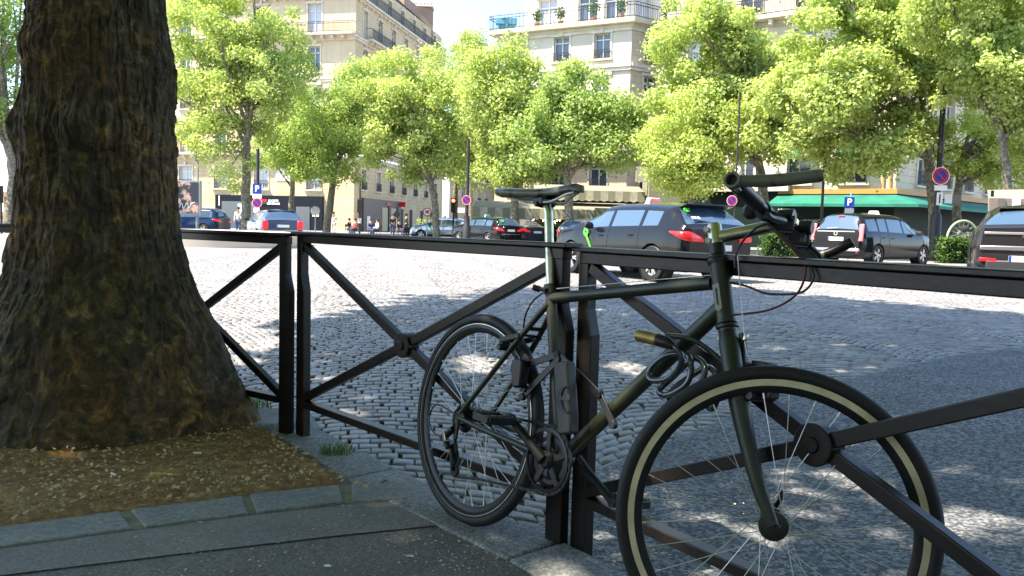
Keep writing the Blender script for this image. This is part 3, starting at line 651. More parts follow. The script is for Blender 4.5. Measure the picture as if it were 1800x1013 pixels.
# ------------------------------------------------------------------ fence of crossed bars
def fence_panel(A, B, zt=.90, zl=.155, label='', hub=True, group='cross-braced fence panels along the kerb', scale=1.0, shoulder=1, m=None, lean=0):
    m = m or M_['fence']; A = Vector((*A, 0)); B = Vector((*B, 0)); d = (B - A); L = d.length; d.normalize()
    r = empty('fence_panel', A, math.atan2(d.y, d.x), label=label, cat='fence', group=group)
    gzr = 0
    def post(x, sg, gap):
        mb = MB(); hw = .024 * scale
        # narrow upper bar, stepped out to a broader foot by a sloping shoulder
        mb.prism([(x - sg * hw, -.05), (x - sg * hw, zt - .02), (x + sg * hw * .75, zt - .02), (x + sg * hw * .75, .70 * zt / .9 + .02), (x + sg * hw * 1.7, .645 * zt / .9), (x + sg * hw * 1.7, -.05)][::sg], .036 * scale)
        return mb.build('post', m, r, smooth=False, bevel=.003 * scale)
    post(.0, 1, 0); post(L, 1, 0)
    w = .034 * scale
    # long flat handrail with an overhanging cap
    mb = MB(); mb.bar((-.045, 0, zt - .008), (L + .045, 0, zt - .008), .078 * scale, .014 * scale); mb.bar((-.02, 0, zt - .033 * scale), (L + .02, 0, zt - .033 * scale), .040 * scale, .034 * scale)
    mb.build('top_rail', m, r, bevel=.003)
    mb = MB(); mb.bar((.03, 0, zl), (L - .03, 0, zl), .045 * scale, .030 * scale); mb.build('bottom_rail', m, r, bevel=.003)
    zc = (zt - .05 + zl) / 2; hc = Vector((L / 2, 0, zc))
    for k, (x, z) in enumerate(((.02, zt - .06), (L - .02, zt - .06), (.02, zl + .02), (L - .02, zl + .02))):
        mb = MB(); off = .0; e = Vector((x, 0, z)); mb.bar(hc + (e - hc).normalized() * .02, e, .030 * scale, w, (0, 1, 0) if 0 else (0, 0, 1)); mb.build('brace', m, r, bevel=.003)
    mb = MB(); mb.cyl(hc - Vector((0, .026, 0)) * scale, hc + Vector((0, .026, 0)) * scale, .047 * scale, 24); mb.cyl(hc - Vector((0, .032, 0)) * scale, hc + Vector((0, .032, 0)) * scale, .018 * scale, 16); mb.build('boss', m, r, bevel=.003)
    return r
fence_panel((-3.68, 4.68), (-2.14, 4.40), label='fence panel at the far left edge, mostly hidden behind the big tree')
fence_panel((-2.05, 4.335), (-1.00, 3.585), label='fence panel just right of the big trunk, its left half hidden by the tree')
fence_panel((-.915, 3.55), (.148, 2.405), zt=.91, label='complete fence panel between the double post and the bicycle saddle', shoulder=1)
fence_panel((.222, 2.37), (1.12, 1.085), zt=.90, label='nearest fence panel behind the front bicycle wheel, running out of the right edge')
# ------------------------------------------------------------------ the bicycle
def bicycle():
    h, l = -0.9219, 0.1373; u = Vector((math.cos(h), math.sin(h), 0)); n = Vector((-math.sin(h), math.cos(h), 0)); w = Vector((0, 0, 1)) * math.cos(l) + n * math.sin(l)
    y = w.cross(u)
    r = empty('bicycle'); r.matrix_world = Matrix(((u.x, y.x, w.x, -.1458), (u.y, y.y, w.y, 2.5565), (u.z, y.z, w.z, 0), (0, 0, 0, 1)))
    tag(r, 'dark green city bicycle leaning against the fence, front wheel turned, dull silver seatpost', 'bicycle')
    P = lambda a, z, s=0: Vector((a, -s, z))
    RW = .337; bm = M_; bm['head_badge'] = mat('pale_badge', (.20, .19, .13), .5)
    BB = P(.432, .308); CL = P(.290, .776); HT = P(.8875, .888); HB = P(.933, .749)
    # wheels, local disc axis z
    def wheel(centre, xdir, fat, front):
        Mx = frame(xdir, (0, 0, 1), centre)   # local x forward, y up, z axle
        wd = empty('front_wheel' if front else 'rear_wheel', parent=r); wd.matrix_local = Mx
        t = MB(); t.ring([(RW - fat + fat * math.cos(a), fat * math.sin(a)) for a in [k * math.pi / 8 for k in range(16)]], 96); t.build('tyre', bm['rubber'], wd)
        ro = RW - 2 * fat + .004; rm = MB(); rm.ring([(ro, .010), (ro, -.010), (ro - .018, -.011), (ro - .030, -.004), (ro - .030, .004), (ro - .018, .011)], 96); rm.build('rim', bm['blackmetal'], wd)
        bt = MB()
        for sg in (1, -1): bt.ring([(ro + .0005, sg * .0112), (ro + .0005, sg * .0135), (ro - .0135, sg * .0142), (ro - .0135, sg * .0118)], 96)
        bt.build('brake_track', bm['brake_track'] if front else bm['chrome'] if False else (bm['brake_track'] if front else bm['blackmetal']), wd)
        if not front:
            e = MB(); e.ring([(ro - .001, .0150), (ro - .003, .0152), (ro - .003, .0142), (ro - .001, .0142)], 96); e.build('rim_edge', bm['steel'], wd)
        hb = MB(); hb.ring([(.009, -.050), (.016, -.048), (.016, -.040), (.012, -.036), (.026, -.034), (.026, -.030), (.013, -.026), (.012, .026), (.026, .030), (.026, .034), (.012, .036), (.016, .042), (.009, .052)], 28, closed_prof=False)
        hb.build('hub', bm['blackmetal'], wd)
        if front:
            dy = MB(); dy.ring([(.012, .020), (.026, .022), (.031, .025), (.031, .033), (.018, .036), (.016, .044)], 32, closed_prof=False); dy.build('hub_flange', bm['green'], wd)
        ns = 32
        for k in range(ns):
            a = 2 * math.pi * k / ns; side = 1 if k % 2 else -1; cr = (1 if (k // 2) % 2 else -1) * 1.05
            p0 = Vector((.024 * math.cos(a + cr), .024 * math.sin(a + cr), side * .031)); p1 = Vector(((ro - .028) * math.cos(a), (ro - .028) * math.sin(a), side * .002))
            s = MB(); s.tube([p0, p1], .00105, 6); s.tube([p1 + (p0 - p1).normalized() * .014, p1], .0021, 6); s.build('spoke', bm['steel'], wd)
        return wd
    rc = P(0, RW); fc = P(1.112, RW, -.012)
    wheel(rc, (1, 0, 0), .0175, False)
    st = .665; uf = Vector((math.cos(st), math.sin(st), 0)); nf = Vector((math.sin(st), -math.cos(st), 0))   # towards the viewer side
    wheel(fc, uf, .0165, True)
    # frame
    f = MB()
    f.tube([CL + (BB - CL) * -.01, BB], .0165, 20); f.tube([P(.298, .752), P(.878, .838)], .0160, 20); f.tube([P(.915, .785), BB], .0205, 20)
    f.tube([HT, HT + (HB - HT) * .06, HB + (HT - HB) * .06, HB], [.0235, .0225, .0225, .024], 24)
    f.cyl(BB + Vector((0, .036, 0)), BB - Vector((0, .036, 0)), .021, 20)
    for s in (1, -1):
        f.tube(catmull([P(.302, .735, .012 * s), P(.22, .625, .034 * s), P(.10, .47, .052 * s), P(.005, .352, .062 * s)], 6), list(np.linspace(.0095, .0075, 19)), 12)
        f.tube(catmull([P(.41, .306, .026 * s), P(.26, .318, .040 * s), P(.12, .328, .056 * s), P(.004, RW, .062 * s)], 6), list(np.linspace(.012, .0085, 19)), 12)
        f.prism([(-.02, RW - .018), (.03, RW - .012), (.03, RW + .01), (.008, RW + .03), (-.016, RW + .014)], .006, Matrix.Translation((0, -s * .062, 0)))
    f.bar(P(.245, .655, .03), P(.245, .655, -.03), .012, .012)
    f.build('frame', bm['green'], r)
    hx = HT.lerp(HB, .58); Rb = Matrix.Rotation(-math.atan2(HB.x - HT.x, HT.z - HB.z), 4, 'Y')
    hd = MB(); hd.prism([(-.009, -.030), (.0, -.036), (.009, -.030), (.009, .030), (-.009, .030)], .003, Matrix.Translation(hx - Vector((0, .0225, 0))) @ Rb); hd.build('head_badge', bm['head_badge'], r)
    hd = MB(); Mi = Matrix.Translation(hx - Vector((0, .0245, 0))) @ Rb
    hd.prism([(-.0018, -.020), (.0018, -.020), (.0018, .020), (-.0018, .020)], .002, Mi); hd.build('badge_letter', bm['ink'], r)
    # headset
    ax = (HT - HB).normalized()
    hs = MB(); hs.ring([(.016, -.004), (.0255, -.003), (.027, .004), (.0235, .010), (.0245, .014), (.019, .020), (.0155, .021)], 28, align(ax, HT), closed_prof=False)
    hs.tube([HT + ax * -.03, HT + ax * .046], .0190, 24); hs.build('upper_headset', bm['black'], r); hs = MB(); hs.ring([(.020, 0), (.0265, .004), (.0265, .011), (.020, .014)], 28, align(-ax, HB), closed_prof=False); hs.build('lower_headset', bm['black'], r)
    # fork
    cp = HB - ax * .014
    fk = MB(); fk.tube([cp + ax * .006, cp - ax * .03], [.022, .021], 24)
    for s in (1, -1):
        o_ = nf * (s * .046)
        fk.tube(catmull([cp - ax * .012, cp - ax * .045 + o_ * .62, cp - ax * .10 + o_, cp.lerp(fc, .52) + o_ - uf * .014, cp.lerp(fc, .80) + o_ * 1.1 - uf * .012, fc + nf * (s * .052) - uf * .002 + Vector((0, 0, .006))], 6), list(np.interp(np.linspace(0, 1, 31), [0, .15, .5, 1], [.021, .0240, .0225, .0115])), 16)
        fk.cyl(fc + nf * (s * .046), fc + nf * (s * .055), .012, 16)
    fk.build('fork', bm['green'], r)
    ql = MB(); ql.cyl(fc - nf * .075, fc + nf * .066, .0045, 10); ql.cyl(fc + nf * .055, fc + nf * .068, .0085, 14); ql.tube(catmull([fc - nf * .066, fc - nf * .078 + Vector((.01, 0, .02)), fc - nf * .075 + Vector((.022, 0, .05)), fc - nf * .072 + Vector((.014, 0, .062))], 4), .005, 8); ql.build('quick_release', bm['blackmetal'], r)
    # stem and bar: turned a little further than the wheel
    S0 = HT + ax * .04; S1 = HT + ax * .092
    clampP = P(.9875, .995, 0) + Vector((0, 0, 0)); 
    clampP = HT + uf * .122 + Vector((0, 0, .103))
    sm = MB(); sm.tube([S0, S0 + ax * .001, S1, S1 + ax * .004], [.0145, .0175, .0175, .0145], 24)
    sm.tube([HT + ax * .062, clampP], [.0155, .0150], 20)
    bolt_b = -uf * .020
    for dz in (.052, .080): sm.cyl(HT + ax * dz + bolt_b - nf * -.0 - nf * .012, HT + ax * dz + bolt_b + nf * .014, .0065, 12)
    sm.build('stem', bm['chrome'], r)
    bt = MB()
    for dz in (.052, .080): bt.ring([(.0065, 0), (.0065, .004), (.004, .004), (.004, .001)], 14, align(nf, HT + ax * dz + bolt_b + nf * .012))
    bt.build('stem_bolt', bm['steel'], r)
    Rt = HT + uf * .010 + nf * .275 + Vector((0, 0, .148)); Lt = HT + uf * .238 - nf * .275 + Vector((0, 0, .062))
    bd = (Rt - Lt).normalized()
    fwd = Vector((0, 0, 1)).cross(bd); fwd = fwd.normalized() * (1 if fwd.dot(uf) > 0 else -1)
    hbr = MB(); hbr.tube([Lt, Lt.lerp(Rt, .4), clampP, Lt.lerp(Rt, .6), Rt], .0125, 16); hbr.cyl(clampP - bd * .025, clampP + bd * .025, .0175, 20); hbr.build('handlebar', bm['blackmetal'], r)
    for E, sg in ((Rt, -1), (Lt, 1)):
        g_ = MB(); a_ = E + bd * (sg * .020); pts = [a_ + bd * (sg * .125 * k / 10) for k in range(11)]; g_.tube(pts, [.0162 + (.0012 if k % 2 else 0) for k in range(11)], 18); g_.build('grip', bm['black'], r)
    # bar ends
    for E, tip, sg in ((Rt, HT + uf * .178 + nf * .280 + Vector((0, 0, .176)), 1), (Lt, Lt + fwd * .085 + Vector((0, 0, .052)) - bd * .01, -1)):
        be = MB(); be.ring([(.0120, -.012), (.0172, -.012), (.0172, .012), (.0120, .012)], 26, align(bd, E))
        mid = E.lerp(tip, .5) - Vector((0, 0, .004)); pts = catmull([E + (tip - E).normalized() * .010, mid, tip], 8)
        be.tube(pts[:5], .0125, 18); be.cyl(E - Vector((0, 0, .017)) + (tip - E).normalized() * .01 - bd * .008, E - Vector((0, 0, .017)) + (tip - E).normalized() * .01 + bd * .008, .006, 10)
        be.build('bar_end', bm['saddle'], r)
        gg = MB(); gg.tube(pts[4:], [.0132] * (len(pts) - 5) + [.0120], 18); gg.build('bar_end_cover', bm['saddle'] if sg > 0 else bm['black'], r)
    # brake levers, shifters, lamp
    for sg in (1, -1):
        E = clampP + bd * (sg * .10); lv = MB(); lv.cyl(E - bd * .012, E + bd * .012, .019, 16); lv.bar(E, E + fwd * .045 - Vector((0, 0, .018)), .026, .020)
        lv.tube(catmull([E + fwd * .045 - Vector((0, 0, .018)), E + fwd * .058 + bd * (sg * .04) - Vector((0, 0, .028)), E + fwd * .055 + bd * (sg * .10) - Vector((0, 0, .040)), E + fwd * .062 + bd * (sg * .15) - Vector((0, 0, .046))], 5), list(np.linspace(.007, .0055, 16)), 10)
        lv.build('brake_lever', bm['blackmetal'], r)
        sh = MB(); c = clampP + bd * (sg * .060); sh.box(c + fwd * .030 - Vector((0, 0, .012)), (.050, .042, .036), R=Matrix.Rotation(.6, 3, 'Z')); sh.cyl(c + fwd * .02, c + fwd * .055 + Vector((0, 0, .004)), .019, 16); sh.build('shifter', bm['black'], r, bevel=.003)
    sg_ = MB(); c = clampP + bd * .055 + fwd * .05; sg_.bar(c - bd * .03, c + bd * .02, .010, .014); sg_.build('shifter_scale', bm['chrome'], r, bevel=.002)
    lp = MB(); c = clampP - bd * .05 + fwd * .045 + Vector((0, 0, .012)); lp.ring([(.004, -.024), (.013, -.02), (.017, -.006), (.018, .014), (.015, .018)], 22, align(fwd, c), closed_prof=False); lp.box(c - Vector((0, 0, .02)), (.02, .02, .03)); lp.build('front_lamp', bm['black'], r)
    bl = MB(); c = HT + uf * .055 + nf * .05 + Vector((0, 0, .122)); bl.ring([(.003, .012), (.014, .009), (.019, .0), (.019, -.006), (.004, -.008)], 22, align(nf, c), closed_prof=False); bl.bar(c, clampP + bd * .02, .01, .01); bl.build('bell', bm['black'], r)
    # cables
    for nm, pts, mm, rad in (('cable', [P(1.02, .985, .02), P(1.09, .93, .01), P(1.130, .89), P(1.138, .861), P(1.111, .834), P(1.033, .826), P(.975, .838), P(.942, .842, .02)], 'cable', .0026),
                             ('cable', [P(1.03, .965), P(1.09, .92), P(1.118, .885), P(1.104, .83), P(1.04, .79), P(.95, .768, .012)], 'redcable', .0026),
                             ('cable', [P(1.03, .985, .01), P(.989, .972, .01), P(.955, .94, .01), P(.948, .90, .02), P(.952, .878, .02)], 'cable', .0028),
                             ('cable', [P(.955, .905, .022), P(.978, .815, .022), P(1.003, .715, .02), P(1.016, .68, .02)], 'steel', .0011),
                             ('cable', [P(.885, .857, .012), P(.60, .8185, .014), P(.33, .782, .012)], 'steel', .0011),
                             ('cable', [P(.30, .775, .02), P(.255, .74, .03), P(.225, .69, .03), P(.215, .64, .02)], 'cable', .0026),
                             ('derailleur_cable', [P(.03, .335, .066), P(-.05, .352, .07), P(-.135, .352, .068), P(-.165, .30, .066), P(-.125, .262, .066), P(-.06, .262, .066)], 'cable', .0026)):
        m = MB(); m.tube(catmull(pts, 7), rad, 8); m.build(nm, bm[mm], r)
    m = MB(); m.ring([(.003, 0), (.0055, .003), (.0055, .012), (.003, .016)], 14, align(Vector((.2, 0, 1)), P(1.003, .715, .02)), closed_prof=False); m.build('cable_ferrule', bm['chrome'], r)
    # brakes
    m = MB()
    for s in (1, -1):
        b0 = HB - ax * .095 + nf * (.030 * s) + uf * .024; b1 = b0 + ax * .075 - nf * (.004 * s) + uf * .008; m.bar(b0 - ax * .03, b1, .015, .014, (1, 0, 0)); m.bar(b0 - nf * (s * .008) - uf * .01, b0 - nf * (s * .008) + uf * .045, .010, .014)
        m.cyl(b0 - ax * .028 - uf * .02, b0 - ax * .028 + uf * .028, .011, 14)
    m.box(P(1.035, .650, -.02), (.040, .045, .050)); m.box(P(1.058, .612, .0), (.055, .035, .026)); m.cyl(P(1.05, .60, .045), P(1.05, .60, -.045), .012, 14); m.build('front_brake', bm['black'], r, bevel=.003)
    m = MB()
    for s in (1, -1):
        b0 = P(.155, .585, .040 * s); m.bar(b0 - Vector((.022, 0, -.02)), b0 + Vector((.07, 0, .045)), .014, .016); m.box(P(.130, .600, .026 * s), (.05, .012, .014), R=Matrix.Rotation(-.8, 3, 'Y')); m.cyl(b0 - Vector((0, -.01 * s, 0)), b0 + Vector((0, -.022 * s, 0)), .010, 12)
    m.bar(P(.222, .632, .04), P(.222, .632, -.04), .008, .008); m.build('rear_brake', bm['blackmetal'], r, bevel=.002)
    # seatpost and saddle
    m = MB(); m.tube(catmull([P(.292, .77), P(.262, .885), P(.236, .99), P(.222, 1.022), P(.205, 1.038)], 6), .0135, 24); m.build('seatpost', bm['chrome'], r)
    m = MB(); m.tube([P(.293, .765), P(.286, .792)], .0195, 24); m.cyl(P(.255, .775, .012), P(.30, .775, .024), .006, 10); m.tube([P(.258, .774, .014), P(.242, .778, .03)], .009, 10); m.build('seat_collar', bm['black'], r)
    m = MB()
    for s in (1, -1): m.tube(catmull([P(.06, 1.058, .05 * s), P(.12, 1.040, .03 * s), P(.17, 1.036, .022 * s), P(.26, 1.036, .022 * s), P(.31, 1.055, .015 * s), P(.345, 1.066, .008 * s)], 5), .0036, 8)
    m.build('saddle_rail', bm['steel'], r)
    m = MB(); m.box(P(.205, 1.038), (.045, .055, .022)); m.cyl(P(.205, 1.028, .034), P(.205, 1.028, -.034), .008, 12); m.build('saddle_clamp', bm['black'], r, bevel=.003)
    # saddle: lofted shell, tail left, nose right
    ns, nv = 34, 22; V = []; a0, a1 = .010, .372
    for i in range(ns):
        t = i / (ns - 1); a = a0 + (a1 - a0) * t; hw = np.interp(t, [0, .04, .18, .38, .55, .8, .96, 1], [.050, .064, .070, .052, .030, .020, .017, .006])
        top = 1.086 - .012 * math.sin(t * math.pi) + .010 * t + (0 if t < .9 else -(t - .9) * .12) ; dep = np.interp(t, [0, .1, .3, .6, .85, 1], [.016, .040, .036, .026, .024, .014]); top += -.004 * (1 - t)
        for k in range(nv):
            b = 2 * math.pi * k / nv; cy, cz = math.cos(b), math.sin(b)
            yy = hw * (abs(cy) ** .75) * (1 if cy > 0 else -1); zz = (cz * .010 if cz > 0 else cz * dep * (.35 + .65 * abs(cy) ** 1.0)) - .006 * cy * cy
            V.append(tuple(P(a, top - .008 + zz, yy)))
    Fs = [(i * nv + k, i * nv + (k + 1) % nv, (i + 1) * nv + (k + 1) % nv, (i + 1) * nv + k) for i in range(ns - 1) for k in range(nv)] + [tuple(range(nv))[::-1], tuple((ns - 1) * nv + k for k in range(nv))]
    m = MB(); m.add(V, Fs); m.build('saddle', bm['saddle'], r, angle=60)
    # drivetrain
    ck = MB(); cc = P(.432, .308, .048); Mz = align((0, -1, 0), cc)
    ck.ring([(.084, -.0015), (.091, -.0015), (.091, .0015), (.084, .0015)], 72, Mz); ck.ring([(.055, -.010), (.067, -.010), (.067, -.007), (.055, -.007)], 60, Mz)
    for k in range(44): a = k * 2 * math.pi / 44; ck.box(Mz @ Vector((.0925 * math.cos(a), .0925 * math.sin(a), 0)), (.005, .003, .005), R=Matrix.Rotation(a, 3, 'Y'))
    for k in range(5): a = k * 1.2566 + .4; ck.bar(Mz @ Vector((.015 * math.cos(a), .015 * math.sin(a), 0)), Mz @ Vector((.086 * math.cos(a), .086 * math.sin(a), 0)), .016, .005, (0, 1, 0))
    ck.ring([(.002, -.012), (.026, -.010), (.026, .006), (.018, .016), (.002, .017)], 26, Mz, closed_prof=False); ck.build('chainring', bm['blackmetal'], r)
    g2 = MB(); g2.ring([(.080, .004), (.0885, .003), (.0885, .006), (.080, .0075)], 60, Mz); g2.build('chain_guard', bm['black'], r)
    def crank(s, ang, nm=True):
        d = Vector((math.cos(ang), 0, math.sin(ang))); b0 = P(.432, .308, .062 * s); b1 = b0 + d * .165 - Vector((0, s * .022, 0))
        m = MB(); m.tube([b0, b0.lerp(b1, .3), b1], [.017, .0125, .0115], 14); m.cyl(b1 + Vector((0, .010 * s, 0)), b1 - Vector((0, .014 * s, 0)), .0135, 16); m.build('crank_arm', bm['rubber'], r)
        p0 = b1 - Vector((0, s * .060, 0)); m = MB(); m.cyl(b1, p0 - Vector((0, s * .045, 0)), .009, 12)
        for q in (-1, 1):
            m.bar(p0 + Vector((.036 * q, .045, 0)), p0 + Vector((.036 * q, -.045, 0)), .012, .022)
            m.bar(p0 + Vector((-.036, .045 * q, 0)), p0 + Vector((.036, .045 * q, 0)), .010, .020)
        m.bar(p0 + Vector((-.03, 0, 0)), p0 + Vector((.03, 0, 0)), .03, .012)
        for k in range(9): m.box(p0 + Vector((.036, -.04 + .01 * k, .013)), (.006, .004, .005)); m.box(p0 + Vector((-.036, -.04 + .01 * k, .013)), (.006, .004, .005))
        m.build('pedal', bm['black'], r, bevel=.002)
    crank(1, math.radians(149)); crank(-1, math.radians(-31))
    cs = MB(); Mr = align((0, -1, 0), P(0, RW, .036))
    for k, rad in enumerate((.047, .041, .035, .029, .024)): cs.ring([(.012, k * .0045), (rad, k * .0045), (rad, k * .0045 + .002), (.012, k * .0045 + .002)], 34, Mr)
    cs.build('cassette', bm['blackmetal'], r)
    m = MB(); m.box(P(.002, .300, .066), (.016, .008, .06)); m.tube([P(-.01, .30, .07), P(-.048, .268, .074), P(-.02, .235, .072)], [.011, .014, .010], 12); m.bar(P(-.012, .238, .062), P(.010, .170, .062), .010, .020, (0, 1, 0)); m.bar(P(-.012, .238, .052), P(.010, .170, .052), .004, .020, (0, 1, 0))
    for z, a in ((.232, -.012), (.172, .010)): m.cyl(P(a, z, .052), P(a, z, .062), .020, 18)
    m.build('rear_derailleur', bm['black'], r, bevel=.002)
    m = MB(); m.bar(P(-.040, .285, .084), P(-.022, .255, .084), .012, .014); m.build('derailleur_badge', bm['silver'], r, bevel=.002)
    ch = MB(); th_ = [math.radians(a) for a in range(96, -100, -8)]
    path = [P(-.02, .372, .050)] + [P(.432 + .093 * math.cos(a), .308 + .093 * math.sin(a), .048) for a in th_] + [P(.30, .198, .05), P(.15, .178, .052), P(.012, .152, .056), P(-.008, .166, .056), P(.004, .19, .056), P(.008, .225, .054), P(-.014, .25, .05), P(-.04, .30, .050), P(-.046, .34, .05)]
    pts = []
    for a, b in zip(path, path[1:] + path[:1]):
        k = max(1, int((b - a).length / .0127)); pts += [a.lerp(b, i / k) for i in range(k)]
    for i in range(len(pts)):
        a, b = pts[i], pts[(i + 1) % len(pts)]; 
        if (b - a).length > 1e-4: ch.bar(a, b, .0085 if i % 2 else .0055, .0075, (0, 1, 0) if 0 else (0, 0, 1) if abs((b - a).normalized().z) < .9 else (1, 0, 0))
    ch.build('chain', bm['blackmetal'], r, smooth=False)
    return r, P
bike, BPt = bicycle()
bM = bike.matrix_world.copy()

def bike_thing(name, label, cat):
    e = empty(name); e.matrix_world = bM; return tag(e, label, cat)
# folding lock round the frame and the fence post
fl = bike_thing('folding_lock', 'black folding plate lock round the seat tube and fence post, with its long case', 'lock')
m = MB(); P = BPt
m.prism([(-.026, -.095), (.026, -.095), (.028, -.06), (.028, .09), (.024, .098), (-.024, .098), (-.028, .09), (-.028, -.06)], .034, Matrix.Translation(P(.504, .492, .075)) @ Matrix.Rotation(-.29, 4, 'Y')); m.build('case', M_['grey_paint'], fl, bevel=.006)
m = MB(); Mc = Matrix.Translation(P(.515, .49, .094)) @ Matrix.Rotation(-.29, 4, 'Y')
arc = [(.018 * 1, 0)]
o_, i_ = [], []
for k in range(13):
    a = math.radians(78 + k * 17); o_.append((.030 * math.cos(a) + .006, .036 * math.sin(a))); a2 = a; i_.append((.022 * math.cos(a2) + .014, .033 * math.sin(a2)))
m.prism(o_ + i_[::-1], .004, Mc); m.build('crescent_mark', M_['ink'], fl); text('lock_lettering', 'ABUS', .017, mat('lock_print', (.10, .10, .10), .5), fl, Matrix.Translation(P(.520, .495, .0965)) @ Matrix.Rotation(-.29, 4, 'Y') @ Matrix.Rotation(math.pi / 2, 4, 'X'), .0005)
for pts_ in ([(.215, .530), (.400, .598)], [(.400, .598), (.585, .518)], [(.585, .518), (.650, .452)], [(.270, .455), (.405, .585)], [(.215, .530), (.275, .48)]):
    m = MB(); (a, z), (b, z2) = pts_; m.bar(P(a, z, .034), P(b, z2, .034), .006, .020); m.cyl(P(a, z, .028), P(a, z, .042), .0115, 14); m.cyl(P(b, z2, .028), P(b, z2, .042), .0115, 14); m.build('lock_plate', M_['black'], fl, bevel=.0015)
m = MB(); m.prism([(-.020, -.044), (.018, -.044), (.028, .03), (.020, .040), (-.020, .040), (-.028, .02)], .032, Matrix.Translation(P(.262, .524, .050)) @ Matrix.Rotation(-.2, 4, 'Y')); m.build('lock_head', M_['black'], fl, bevel=.006)
# coiled cable lock
cl = bike_thing('cable_lock', 'coiled dark cable lock with brass barrel hanging on the bicycle down tube', 'lock')
m = MB(); pts_ = [(.818, .688, .075), (.856, .673, .07), (.866, .64, .06), (.825, .6, .05), (.772, .587, .05), (.758, .61, .045), (.798, .651, .04), (.849, .662, .03), (.882, .643, .045), (.885, .603, .05), (.856, .574, .05), (.814, .557, .045), (.785, .566, .03), (.815, .605, .02), (.867, .655, .02), (.912, .640, .03), (.912, .595, .045), (.877, .555, .05), (.835, .541, .04), (.815, .568, .02), (.849, .611, .0), (.895, .640, .0), (.939, .625, .02), (.958, .59, .03), (.951, .555, .03), (.928, .552, .02), (.91, .575, -.01)]
m.tube(catmull([P(*p) for p in pts_], 7), .0075, 14); m.build('coil', M_['cablecoat'], cl)
m = MB(); m.tube([P(.742, .690, .085), P(.7425, .690, .085), P(.803, .687, .080)], [.0135, .0150, .0150], 22); m.build('barrel', M_['brass'], cl, bevel=.001)
m = MB(); m.tube([P(.803, .687, .080), P(.830, .684, .077), P(.846, .678, .073)], [.0152, .0150, .009], 20); m.build('barrel_sleeve', M_['black'], cl)
m = MB(); m.tube(catmull([P(.80, .70, .05), P(.86, .700, .03), P(.905, .675, 0), P(.955, .635, -.02)], 6), .0065, 12); m.build('cable_tail', M_['cablecoat'], cl)
